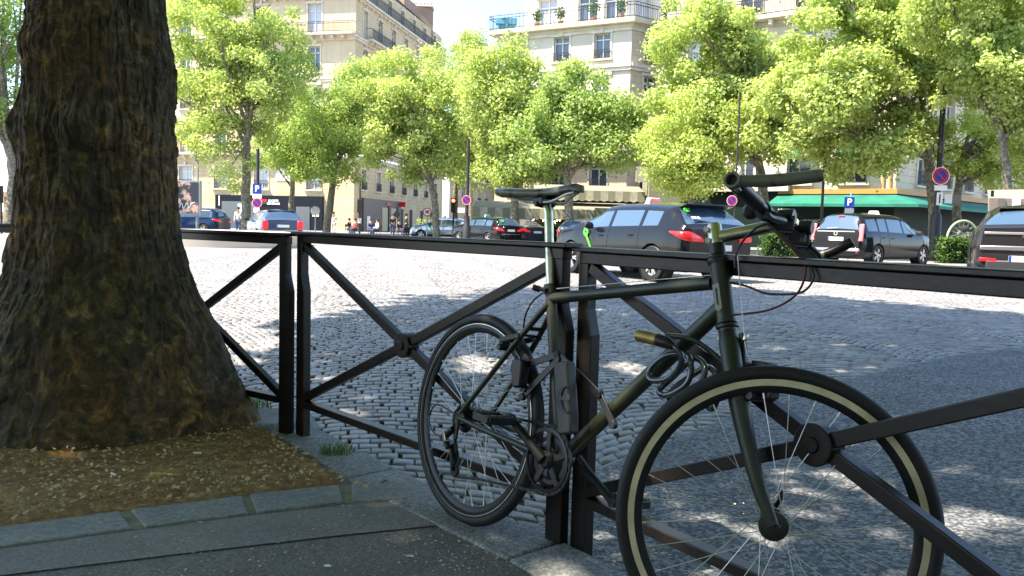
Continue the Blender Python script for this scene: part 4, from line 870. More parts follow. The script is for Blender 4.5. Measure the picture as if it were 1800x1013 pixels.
# ------------------------------------------------------------------ cars
def smooth_interp(x, pts):
    xs, ys = [p[0] for p in pts], [p[1] for p in pts]; x = np.asarray(x, float)
    k = 5; o = np.zeros(x.shape)
    for d in np.linspace(-.035, .035, k): o += np.interp(x + d, xs, ys)
    return o / k
def car(label, loc, heading, paint, L=4.5, W=1.8, zr=None, zb=None, hw=None, wheels=(.85, 3.55), wr=.33, glass=None, rear_glass=(.05, .42), screen=(2.9, 3.75),
        ground=.20, name='parked_car', group=None, posts=(), cat='car', side=(0.6, 3.3), tail='box', trim=None, lean=0, rimm=None, tumb=.24):
    r = empty(name, (loc[0], loc[1], gzf(loc[0], loc[1]) + (loc[2] if len(loc) > 2 else 0)), heading, label=label, cat=cat, group=group)
    xs = np.unique(np.round(np.concatenate([np.linspace(0, .5, 22), np.linspace(.5, L - .7, int((L - 1.2) / .045)), np.linspace(L - .7, L, 26)]), 4))
    Z = smooth_interp(xs, zr); B = smooth_interp(xs, zb); H = smooth_interp(xs, hw) * W / 2
    sub = [2, 2, 3, 5, 3, 2, 9, 3, 7]; rows = []
    for x, z, b, h in zip(xs, Z, B, H):
        g = min(1, max(0, (z - b) / .35)); zl = ground + (.10 if x < .15 else 0) + (.06 if x > L - .15 else 0)
        zt = max(z, b + .004); hr = h * (.95 - tumb * g); hb = h * .945
        pts = [(0, zl), (h * .80, zl), (h * .95, zl + .05), (h * .985, zl + .16), (h, b - .34), (h * .978, b - .12), (hb, b), (hr + .03 * g, zt - .085 * g - .006), (hr - .10 * g - .02, zt - .012), (0, zt + .02 * g + .012)]
        c = []
        for i in range(len(sub)):
            for k in range(sub[i]): t = k / sub[i]; c.append((pts[i][0] * (1 - t) + pts[i + 1][0] * t, pts[i][1] * (1 - t) + pts[i + 1][1] * t))
        c.append(pts[-1]); rows.append(c)
    nv = len(rows[0]); cum = np.r_[0, np.cumsum(sub)]
    A = np.array(rows)                                   # (nx,nv,2): y,z
    # soften the section
    S = A.copy(); S[:, 1:-1] = (A[:, :-2] + 2 * A[:, 1:-1] + A[:, 2:]) / 4; S[:, cum[6]] = A[:, cum[6]]; A = S
    nx = len(xs); xx = np.repeat(xs[:, None], nv, 1)
    ra = wr + .045
    x3 = xx.copy(); y3 = A[..., 0].copy(); z3 = A[..., 1].copy()
    for wx in wheels:
        dx = x3 - wx; dz = z3 - wr; d = np.hypot(dx, dz); sidev = y3 > W * .30
        m = sidev & (np.abs(d - ra) < .042); f_ = ra / np.maximum(d, 1e-3); x3 = np.where(m, wx + dx * f_, x3); z3 = np.where(m, wr + dz * f_, z3)
    P = np.stack([x3, y3, z3], -1).reshape(-1, 3); Q = grid_quads(nx, nv)
    cen = P[Q].mean(1); keep = np.ones(len(Q), bool)
    for wx in wheels: keep &= ~((np.hypot(cen[:, 0] - wx, cen[:, 2] - wr) < ra) & (cen[:, 1] > W * .30))
    qi = Q[:, 0] // nv; qj = Q[:, 0] % nv; xc = cen[:, 0]; zc = cen[:, 2]
    hgt = (Z - B)[qi]
    def posted(x): 
        o = np.zeros(x.shape, bool)
        for p in posts: o |= np.abs(x - p) < .045
        return o
    sg_m = (qj >= cum[6] + 1) & (qj < cum[7] - 1) & (hgt > .10) & (xc > side[0]) & (xc < side[1]) & ~posted(xc)
    ws_m = (qj >= cum[8]) & (xc > screen[0]) & (xc < screen[1]) | ((qj >= cum[7] + 1) & (qj < cum[8]) & (xc > screen[0] + .06) & (xc < screen[1] - .06))
    rg_m = (qj >= cum[8] - 1) & (xc > rear_glass[0]) & (xc < rear_glass[1])
    tail_z = (.80, .97) if tail == "box" else (9, 9)
    lamp_m = (zc > tail_z[0] + .30 * xc) & (zc < tail_z[1]) & (xc < .34) & (qj >= cum[3]) & (qj < cum[6])
    low_m = (qj < cum[3]) & (qj >= cum[1])
    def part(nm, mask, m, off=.0, mirror=True):
        if not mask.any(): return None
        q = Q[mask & keep] ; vv = P.copy()
        if off:
            # push outward along smooth normals
            T1 = np.gradient(P.reshape(nx, nv, 3), axis=0); T2 = np.gradient(P.reshape(nx, nv, 3), axis=1); Nn = np.cross(T1, T2); Nn /= np.maximum(np.linalg.norm(Nn, axis=-1, keepdims=True), 1e-9)
            Nn = Nn.reshape(-1, 3); sgn = np.sign((Nn * (P - np.array([L / 2, 0, .8]))).sum(1, keepdims=True)); vv = P + Nn * sgn * off
        V2 = vv.copy(); V2[:, 1] *= -1; VV = np.concatenate([vv, V2]); QQ = np.concatenate([q[:, ::-1], q + len(vv)])
        used = np.unique(QQ); mp = np.zeros(len(VV), int); mp[used] = np.arange(len(used))
        o = finish(nm, np_mesh(nm, VV[used], mp[QQ]), m, r, angle=50); return o
    def half(nm, mask, m, off, sgn):
        q = Q[mask & keep]
        if not len(q): return
        T1 = np.gradient(P.reshape(nx, nv, 3), axis=0); T2 = np.gradient(P.reshape(nx, nv, 3), axis=1); Nn = np.cross(T1, T2); Nn /= np.maximum(np.linalg.norm(Nn, axis=-1, keepdims=True), 1e-9)
        Nn = Nn.reshape(-1, 3); s_ = np.sign((Nn * (P - np.array([L / 2, 0, .8]))).sum(1, keepdims=True)); vv = P + Nn * s_ * off; vv[:, 1] *= sgn
        used = np.unique(q); mp = np.zeros(len(vv), int); mp[used] = np.arange(len(used)); qq = mp[q]; 
        return finish(nm, np_mesh(nm, vv[used], qq if sgn < 0 else qq[:, ::-1]), m, r, angle=50)
    body = part('body', ~(sg_m | ws_m | rg_m), paint)
    # end caps
    for xi in (0, nx - 1):
        ring = P.reshape(nx, nv, 3)[xi]; full = [tuple(p) for p in ring] + [(p[0], -p[1], p[2]) for p in ring[-2:0:-1]]
        m = MB(); m.add(full, [tuple(range(len(full)))]); m.build('end_panel', paint, r, smooth=False)
    part('windscreen', ws_m, M_['cglass']); part('rear_window', rg_m, M_['cglass'])
    bounds = [side[0]] + sorted(posts) + [side[1]]
    for a, b in zip(bounds[:-1], bounds[1:]):
        for s in (1, -1): half('side_window', sg_m & (xc >= a) & (xc < b), M_['cglass'], -.004, s)
    Bf = lambda x: float(np.interp(x, xs, B)); Hf = lambda x: float(np.interp(x, xs, H))
    def lamp(s):
        if tail != 'box': return
        zt_ = Bf(.1) - .045; h0 = Hf(0)
        cols = [(x, s * (Hf(x) * .992 + .008), zt_ - f, zt_ + .01) for x, f in ((.38, .012), (.30, .05), (.20, .095), (.11, .13), (.05, .155), (.015, .165))] + [(-.012, s * h0 * q, zt_ - b, zt_ - t) for q, b, t in ((.985, .168, .0), (.90, .172, .02), (.72, .178, .07), (.58, .178, .12))]
        m = MB(); V = [];
        for x, y, b, t in cols: V += [(x, y, b), (x, y, t)]
        m.add(V, [(2 * i, 2 * i + 1, 2 * i + 3, 2 * i + 2) for i in range(len(cols) - 1)]); o = m.build('tail_lamp', M_['taill'], r); sd = o.modifiers.new('thick', 'SOLIDIFY'); sd.thickness = .014; sd.offset = 0
    for s in (1, -1):
        half('sill_trim', low_m, M_['plastic_g'], .004, s); lamp(s)
    # door seams, handles
    for px_ in posts[:2] if len(posts) > 1 else posts:
        i = int(np.argmin(abs(xs - px_)))
        for s in (1, -1):
            m = MB(); pts = [(xs[i], s * (A[i, j, 0] + .001), A[i, j, 1]) for j in range(cum[3], cum[6] + 1)]; m.tube(pts, .005, 6); m.build('door_seam', M_['ink'], r)
            m = MB(); hx = px_ + .16; m.bar((hx, s * (Hf(hx) + .004), Bf(hx) - .13), (hx + .16, s * (Hf(hx) + .004), Bf(hx) - .125), .028, .022); m.build('door_handle', paint, r, bevel=.008)
    # wheels
    for wx in wheels:
        for s in (1, -1):
            yy = s * (W / 2 - .115); e = empty('wheel', parent=r); e.matrix_local = align((0, s, 0), (wx, yy, wr))
            t = MB(); wdt = .10; t.ring([(wr * .68, -wdt), (wr * .93, -wdt), (wr, -wdt * .8), (wr, wdt * .8), (wr * .94, wdt), (wr * .68, wdt * 1.0)], 40); t.build('tyre', M_['rubber'], e, angle=25)
            rm = MB(); rm.ring([(wr * .70, wdt), (wr * .70, wdt * .6), (wr * .62, wdt * .45), (wr * .60, -.05), (wr * .70, -.09)], 40)
            for k in range(5):
                for dd in (-.16, .16):
                    a = k * 2 * math.pi / 5; rm.bar((.03 * math.cos(a), .03 * math.sin(a), wdt * .72), (wr * .66 * math.cos(a + dd), wr * .66 * math.sin(a + dd), wdt * .72), .034, .026)
            rm.ring([(.001, wdt * .95), (.05, wdt * .92), (.06, wdt * .5), (.001, wdt * .4)], 20); rm.build('rim', rimm or M_['rim'], e)
            dk = MB(); dk.ring([(.001, .0), (wr * .66, .0)], 30, closed_prof=False); dk.build('brake_disc', M_['plastic_g'], e)
            w2 = MB(); w2.ring([(ra + .004, -.16), (ra + .004, .088)], 36, Matrix.Translation((wx, yy, wr)) @ align((0, s, 0)).to_3x3().to_4x4(), closed_prof=False); w2.f = w2.f[:-2]; w2.m = w2.m[:-2]; w2.build('wheel_arch', M_['ink'], r)
    # mirrors
    for s in (1, -1):
        x = side[1] - .42; m = MB(); c = Vector((x, s * (Hf(x) + .09), Bf(x) + .07)); m.ring([(.02, -.05), (.085, -.03), (.09, .02), (.06, .06), (.01, .075)], 16, Matrix.Translation(c) @ Matrix.Rotation(math.pi / 2, 4, 'Y') @ Matrix.Diagonal((.85, 1.2, 1, 1)), closed_prof=False)
        m.bar(c - Vector((0, s * .10, .05)), c, .05, .03); m.build('wing_mirror', M_['ink'] if trim is None else paint, r)
    return r, dict(W=W, L=L, Bf=Bf, Hf=Hf, Zf=lambda x: float(np.interp(x, xs, Z)))

def plate(r, x, z, w=.52, s='', ang=math.radians(180), y=0):
    m = MB(); m.box((x, y, z), (.012, w, .11)); m.build('number_plate', M_['plate'], r)
    m = MB(); m.box((x - .008, y + w / 2 - .025, z), (.004, .045, .105)); m.build('plate_band', M_['blue'], r)
    if s: text('plate_number', s, .10, M_['ink'], r, rear_mx(x - .008, y - .01, z), .001)
def rear_mx(x, y, z, tilt=0):   # upright text seen from behind the car: right = -y, up = z
    M = Matrix(((0, 0, -1, x), (-1, 0, 0, y), (0, 1, 0, z), (0, 0, 0, 1)))
    return M @ Matrix.Rotation(tilt, 4, 'X')

HATCH_W = [(0, .80), (.05, .90), (.16, .965), (.5, 1.0), (1.0, 1.0), (3.4, 1.0), (4.0, .96), (4.3, .86), (4.45, .70), (4.5, .55)]
def scaled(p, L0, L): return [(x * L / L0, y) for x, y in p]
black = carpaint('black_car_paint', (.008, .009, .011)); blue = carpaint('blue_car_paint', (.09, .125, .20), .35); navy = carpaint('navy_car_paint', (.006, .02, .06)); silver = carpaint('silver_car_paint', (.40, .42, .48), .6)
grey = carpaint('graphite_car_paint', (.045, .055, .07), .4)
FLEET = 'cars on the square'
# 1. nearest taxi
hd = math.atan2(2.35, -1.38); u2 = Vector((math.cos(hd), math.sin(hd), 0)); rw_left = Vector((2.70, 15.35, 0))
nl = Vector((-math.sin(hd), math.cos(hd), 0)); org = rw_left - nl * .80 - u2 * .86
taxi, q = car('nearest dark taxi with red roof sign and lime door stripe, seen from behind', (org.x, org.y), hd, black, L=4.50, W=1.87,
    zr=[(0, 1.00), (.05, 1.04), (.12, 1.10), (.50, 1.40), (.62, 1.445), (1.4, 1.485), (2.2, 1.485), (2.55, 1.46), (3.3, 1.12), (3.45, 1.06), (4.1, .93), (4.38, .82), (4.5, .70)],
    zb=[(0, .98), (.5, 1.02), (1.5, .99), (3.0, .95), (3.5, .97), (4.1, .90), (4.4, .80), (4.5, .68)], hw=HATCH_W, wheels=(.86, 3.54), wr=.335, rear_glass=(.13, .52), screen=(2.56, 3.32), side=(.78, 3.16), posts=(1.28, 2.25), name='taxi_car', group=None, cat='taxi')
def roof_sign(r, x, z, lit=True, m=None):
    b = MB(); b.prism([(-.19, 0), (.19, 0), (.16, .03), (.13, .115), (-.13, .115), (-.16, .03)], .12, Matrix.Translation((x, 0, z)) @ Matrix.Rotation(math.pi / 2, 4, 'Z')); o = b.build('roof_sign', m or M_['white'], r, bevel=.012)
    if lit:
        l = MB(); l.prism([(-.105, .0), (.105, .0), (.085, .075), (-.085, .075)], .128, Matrix.Translation((x, 0, z + .033)) @ Matrix.Rotation(math.pi / 2, 4, 'Z')); l.build('sign_lens', mat('sign_lens_red', (.7, .05, .03), .3, emit=(1, .08, .04, .35)), o, bevel=.008)
        text('sign_lettering', 'TAXI', .062, M_['white'], o, rear_mx(x - .066, 0, z + .068), .002)
    return o
roof_sign(taxi, 1.95, 1.50)
def stripe(r, q, x0, x1, z0, z1, s=1, w=.05):
    m = MB(); 
    for k in range(8):
        a, b = k / 8, (k + 1) / 8; xa = x0 + (x1 - x0) * a - .05 * math.sin(a * 3.1); xb = x0 + (x1 - x0) * b - .05 * math.sin(b * 3.1); za = z0 + (z1 - z0) * a; zb_ = z0 + (z1 - z0) * b
        ha = q['Hf'](xa) + .007; m.bar((xa, s * ha, za), (xb, s * ha, zb_), w if 0 else .008, w * (1 - .3 * a), (0, 0, 1) if 0 else (1, 0, 0))
    m.ring([(.035, -.004), (.085, -.004), (.085, .004), (.035, .004)], 20, align((0, 1, 0), (x0 - .02, s * (q['Hf'](x0) + .006), z0 + .03))); m.build('lime_stripe', M_['lime'], r)
for s in (1, -1): stripe(taxi, q, 2.98, 2.72, .86, .36, s)
m = MB(); m.bar((.40, .60, 1.425), (.40, -.60, 1.425), .22, .030, (.30, 0, 1)); m.build('spoiler', black, taxi, bevel=.012)
m = MB(); m.bar((.15, .55, 1.16), (.15, -.02, 1.11), .02, .025); m.cyl((.13, -.0, 1.09), (.17, -.0, 1.13), .03, 10); m.build('rear_wiper', M_['ink'], taxi)
text('lime_lettering', 'G7', .13, M_['lime'], taxi, rear_mx(.33, .56, 1.345, -.80), .002, bold=.004); text('taxi_number', '13740', .085, M_['white'], taxi, rear_mx(.155, .50, 1.205, -.80), .002, bold=.002)
m = MB(); m.ring([(.001, 0), (.055, 0), (.055, .006), (.001, .006)], 16, align((0, 1, 0), (.98, q['Hf'](.98) * .80, 1.17))); m.build('window_sticker', M_['lime'], taxi)
m = MB(); m.prism([(0, 0), (.16, 0), (.05, .07), (.02, .07)], .03, Matrix.Translation((.72, 0, 1.465))); m.build('roof_fin', black, taxi, bevel=.006)
m = MB(); m.bar((-.02, .36, .88), (-.02, -.36, .88), .02, .02); m.prism([(-.05, 0), (0, -.08), (.05, 0), (0, .08)], .02, Matrix.Translation((-.025, 0, .89)) @ Matrix.Rotation(math.pi / 2, 4, 'Z')); m.build('badge', M_['silver'], taxi)
plate(taxi, -.02, .66); m = MB(); m.box((.0, 0, .36), (.08, 1.45, .16)); m.build('bumper_trim', M_['plastic_g'], taxi, bevel=.03)

# 2. black people carrier taxi on the right, tail to the left
hd = math.radians(37)
u2 = Vector((math.cos(hd), math.sin(hd), 0)); nl = Vector((-math.sin(hd), math.cos(hd), 0))
prr = Vector(((1424 - 900) / 1430 * 25.6, 25.6, 0))           # rear-left corner
org = prr + nl * -.80
HW2 = [(0, .84), (.05, .92), (.2, .98), (.6, 1), (3.6, 1), (4.2, .93), (4.5, .8), (4.62, .55)]
carr, q = car('black estate taxi with white roof sign parked before the green awnings', (org.x, org.y), hd, black, L=4.62, W=1.78,
    zr=[(0, 1.02), (.05, 1.06), (.18, 1.30), (.28, 1.50), (.5, 1.56), (1.4, 1.60), (2.3, 1.585), (2.7, 1.54), (3.7, 1.12), (4.1, .98), (4.45, .80), (4.62, .66)],
    zb=[(0, 1.0), (1, 1.0), (2.5, .96), (3.6, .97), (4.1, .92), (4.45, .76), (4.62, .64)], hw=HW2, wheels=(.92, 3.70), wr=.325, rear_glass=(.06, .30), screen=(2.78, 3.72), side=(.40, 3.55), posts=(.98, 1.55, 2.45), name='estate_taxi', cat='taxi', tail='none')
roof_sign(carr, 2.1, 1.60, False)
m = MB(); m.bar((-.005, .62, 1.03), (-.005, -.62, 1.03), .015, .03); m.bar((.0, .3, 1.12), (.0, -.06, 1.14), .02, .02); m.build('tailgate_trim', M_['silver'], carr)
m = MB(); m.bar((.24, .10, 1.50), (.24, -.10, 1.50), .03, .02); m.build('brake_lamp', M_['taill'], carr)
for s in (1, -1):
    m = MB(); m.bar((.02, s * .80, .74), (.10, s * .78, 1.26), .06, .15, (0, 1, 0)); m.build('tail_lamp', mat('clear_tail_lamp', (.75, .16, .16), .15, coat=.5), carr, bevel=.02)
    m = MB(); m.bar((-.01, s * .72, .38), (-.01, s * .72, .48), .05, .05, (1, 0, 0)); m.build('reflector', M_['red'], carr)
m = MB(); m.ring([(.04, 0), (.065, 0), (.065, .012), (.04, .012)], 20, align((-1, 0, 0), (-.005, 0, .97))); m.build('badge', M_['silver'], carr)
plate(carr, -.015, .80); m = MB(); m.box((-.02, 0, .48), (.10, 1.6, .10)); m.build('bumper_trim', M_['silver'], carr, bevel=.03)

# 3. big dark SUV at the right edge
hd = math.radians(62); u2 = Vector((math.cos(hd), math.sin(hd), 0)); nl = Vector((-math.sin(hd), math.cos(hd), 0))
prr = Vector(((1712 - 900) / 1430 * 15.6, 15.6, 0)); org = prr + nl * -.92
suvp = carpaint('dark_grey_suv_paint', (.03, .03, .032), .4)
suv, q = car('large dark grey SUV cut off by the right edge of the photo, seen from behind', (org.x, org.y), hd, suvp, L=4.9, W=1.98,
    zr=[(0, 1.12), (.06, 1.15), (.10, 1.18), (.62, 1.46), (.9, 1.53), (1.5, 1.59), (2.4, 1.61), (2.9, 1.57), (3.7, 1.22), (3.9, 1.15), (4.6, 1.0), (4.8, .88), (4.9, .75)],
    zb=[(0, 1.10), (.5, 1.12), (2, 1.06), (3.8, 1.05), (4.5, .98), (4.8, .85), (4.9, .7)], hw=[(0, .84), (.06, .93), (.25, .985), (.7, 1), (3.9, 1), (4.5, .95), (4.8, .8), (4.9, .6)], wheels=(.98, 3.88), wr=.37, rear_glass=(.12, .58), screen=(2.95, 3.75), side=(.8, 3.55), posts=(1.35, 2.35), name='suv_car', ground=.26, tail='none', tumb=.32)
m = MB(); m.bar((-.01, .80, 1.02), (-.01, -.80, 1.02), .02, .05); m.build('light_bar', mat('smoked_light_bar', (.32, .30, .32), .15, .4), suv, bevel=.01)
m = MB(); m.bar((-.01, .86, .74), (-.01, -.86, .74), .05, .09); m.build('bumper_crease', mat('bumper_satin', (.30, .30, .32), .25, .7), suv, bevel=.02)
text('lettering', 'PORSCHE', .085, M_['silver'], suv, rear_mx(-.025, 0, .965) , .004, bold=.004)
for s in (1, -1):
    m = MB(); m.bar((-.01, s * .86, .52), (-.02, s * .58, .50), .04, .07); m.build('reflector', M_['red'], suv, bevel=.01)
plate(suv, -.03, .545, s='', y=.12); m = MB(); m.box((-.0, 0, .40), (.08, 1.5, .22)); m.build('bumper_trim', M_['plastic_g'], suv, bevel=.03)
m = MB(); m.bar((.70, .55, 1.49), (.70, -.55, 1.49), .22, .03, (.25, 0, 1)); m.build('spoiler', suvp, suv, bevel=.012)

# 4. blue small hatchback with red lamps, far left
HT_ = [(0, 1.0), (.04, 1.03), (.08, 1.08), (.26, 1.34), (.36, 1.385), (1.2, 1.41), (2.2, 1.40), (2.6, 1.36), (3.1, 1.06), (3.3, 1.0), (3.8, .86), (4.0, .66)]
d0 = 33.0; c0 = at(497, 400, d0); hd = math.radians(90 + 28)
mini, q = car('blue compact estate with big red tail lamps, left of the double fence post', (c0.x, c0.y), hd, blue, L=4.0, W=1.75, zr=HT_, zb=[(0, .98), (2, .95), (3.3, .93), (3.8, .8), (4.0, .6)], hw=scaled(HATCH_W, 4.5, 4.0), wheels=(.75, 3.25), wr=.31, rear_glass=(.07, .28), screen=(2.62, 3.1), side=(.5, 2.98), posts=(1.1, 1.95), name='compact_car', tail='none')
for s in (1, -1):
    m = MB(); m.box((.0, s * .70, .80), (.10, .24, .36)); o = m.build('tail_lamp', mat('bright_tail_lamp', (.75, .02, .03), .2, coat=.5, emit=(1, .02, .03, .25)), mini, bevel=.05)
m = MB(); m.box((-.01, 0, .42), (.08, 1.5, .14)); m.build('bumper_trim', M_['plastic_g'], mini, bevel=.03); plate(mini, -.02, .76)
m = MB(); m.bar((-.02, .6, .585), (-.02, -.6, .585), .02, .03); m.build('chrome_strip', M_['silver'], mini)
m = MB(); m.bar((.32, .55, 1.375), (.32, -.55, 1.375), .14, .03, (.2, 0, 1)); m.build('spoiler', blue, mini)

# 5. silver saloon-hatch with lime stripe, 6. black estate with lime stripe
c0 = at(838, 400, 54); hd = math.radians(168)
PR = [(0, .98), (.05, 1.04), (.4, 1.20), (1.2, 1.44), (1.9, 1.49), (2.5, 1.46), (3.5, 1.08), (4.1, .92), (4.4, .72), (4.48, .6)]
pri, q = car('silver hatchback taxi with lime door stripe, leftmost of the parked taxis', (c0.x, c0.y), hd, silver, L=4.48, W=1.75, zr=PR, zb=[(0, .96), (1, .99), (2.5, .93), (3.5, .93), (4.1, .84), (4.48, .56)], hw=HATCH_W, wheels=(.88, 3.58), wr=.32, rear_glass=(.1, 1.0), screen=(2.55, 3.5), side=(.85, 3.36), posts=(1.3, 2.2), name='taxi_car', cat='taxi', group='taxis with a lime stripe waiting at the rank')
roof_sign(pri, 2.2, 1.50, False)
for s in (1, -1): stripe(pri, q, 3.0, 2.7, .86, .34, s, .09)
c0 = at(898, 400, 42.5); hd = math.radians(128)
est, q = car('black estate taxi with lime door stripe and red tail lamps, behind the saddle', (c0.x, c0.y), hd, black, L=4.6, W=1.79,
    zr=[(0, .98), (.06, 1.03), (.30, 1.34), (.5, 1.42), (1.4, 1.47), (2.2, 1.475), (2.7, 1.44), (3.4, 1.08), (3.6, 1.02), (4.2, .90), (4.5, .74), (4.6, .6)], zb=[(0, .96), (2, .96), (3.5, .95), (4.2, .86), (4.6, .58)], hw=scaled(HATCH_W, 4.5, 4.6), wheels=(.88, 3.58), wr=.32, rear_glass=(.08, .36), screen=(2.72, 3.4), side=(.6, 3.25), posts=(1.2, 2.15), name='taxi_car', cat='taxi', group='taxis with a lime stripe waiting at the rank')
roof_sign(est, 2.1, 1.48, False, mat('pale_green_sign', (.3, .75, .6), .4))
for s in (1, -1): stripe(est, q, 3.0, 2.7, .86, .34, s, .09)
text('lime_lettering', 'G7', .17, M_['lime'], est, rear_mx(.20, .42, 1.27, -.65), .002, bold=.008)
plate(est, -.015, .78); m = MB(); m.bar((-.01, .6, .58), (-.01, -.6, .58), .02, .03); m.build('chrome_strip', M_['silver'], est)
# 7. low dark saloon beyond, 8. pale car behind the nearest taxi, 9. blue car at far left
SAL = [(0, .95), (.05, 1.0), (.7, 1.08), (1.5, 1.40), (2.2, 1.44), (2.7, 1.41), (3.4, 1.04), (4.2, .90), (4.5, .74), (4.6, .6)]
c0 = at(945, 400, 44); sal, q = car('low dark saloon half hidden behind the bicycle seatpost', (c0.x, c0.y), math.radians(118), grey, L=4.6, W=1.8, zr=SAL, zb=[(0, .93), (2, .93), (3.5, .92), (4.6, .58)], hw=scaled(HATCH_W, 4.5, 4.6), wheels=(.9, 3.6), wr=.32, rear_glass=(.75, 1.42), screen=(2.75, 3.36), side=(1.1, 3.2), posts=(2.1,), name='saloon_car')
plate(sal, -.01, .72)
c0 = at(1003, 400, 41); pal, q = car('pale silver car just visible between the seatpost and the nearest taxi', (c0.x, c0.y), math.radians(60), silver, L=4.2, W=1.75, zr=[(0, .95), (.05, 1.0), (.4, 1.35), (1.4, 1.46), (2.2, 1.45), (3.1, 1.05), (3.9, .86), (4.2, .6)], zb=[(0, .93), (2, .93), (3.2, .92), (4.2, .58)], hw=scaled(HATCH_W, 4.5, 4.2), wheels=(.8, 3.4), wr=.31, rear_glass=(.08, .38), screen=(2.3, 3.05), side=(.6, 2.95), posts=(1.6,), name='hatchback_car')
c0 = at(395, 400, 50); far, q = car('dark blue van-like car at the far left, beside the big trunk', (c0.x, c0.y), math.radians(172), navy, L=4.7, W=1.85, zr=[(0, 1.05), (.05, 1.1), (.2, 1.45), (.5, 1.60), (2.6, 1.64), (3.1, 1.55), (3.7, 1.12), (4.5, .9), (4.7, .7)], zb=[(0, 1.02), (3.7, 1.0), (4.7, .66)], hw=scaled(HATCH_W, 4.5, 4.7), wheels=(.9, 3.75), wr=.34, rear_glass=(.06, .26), screen=(3.0, 3.65), side=(.4, 3.5), posts=(1.4, 2.5), name='van')
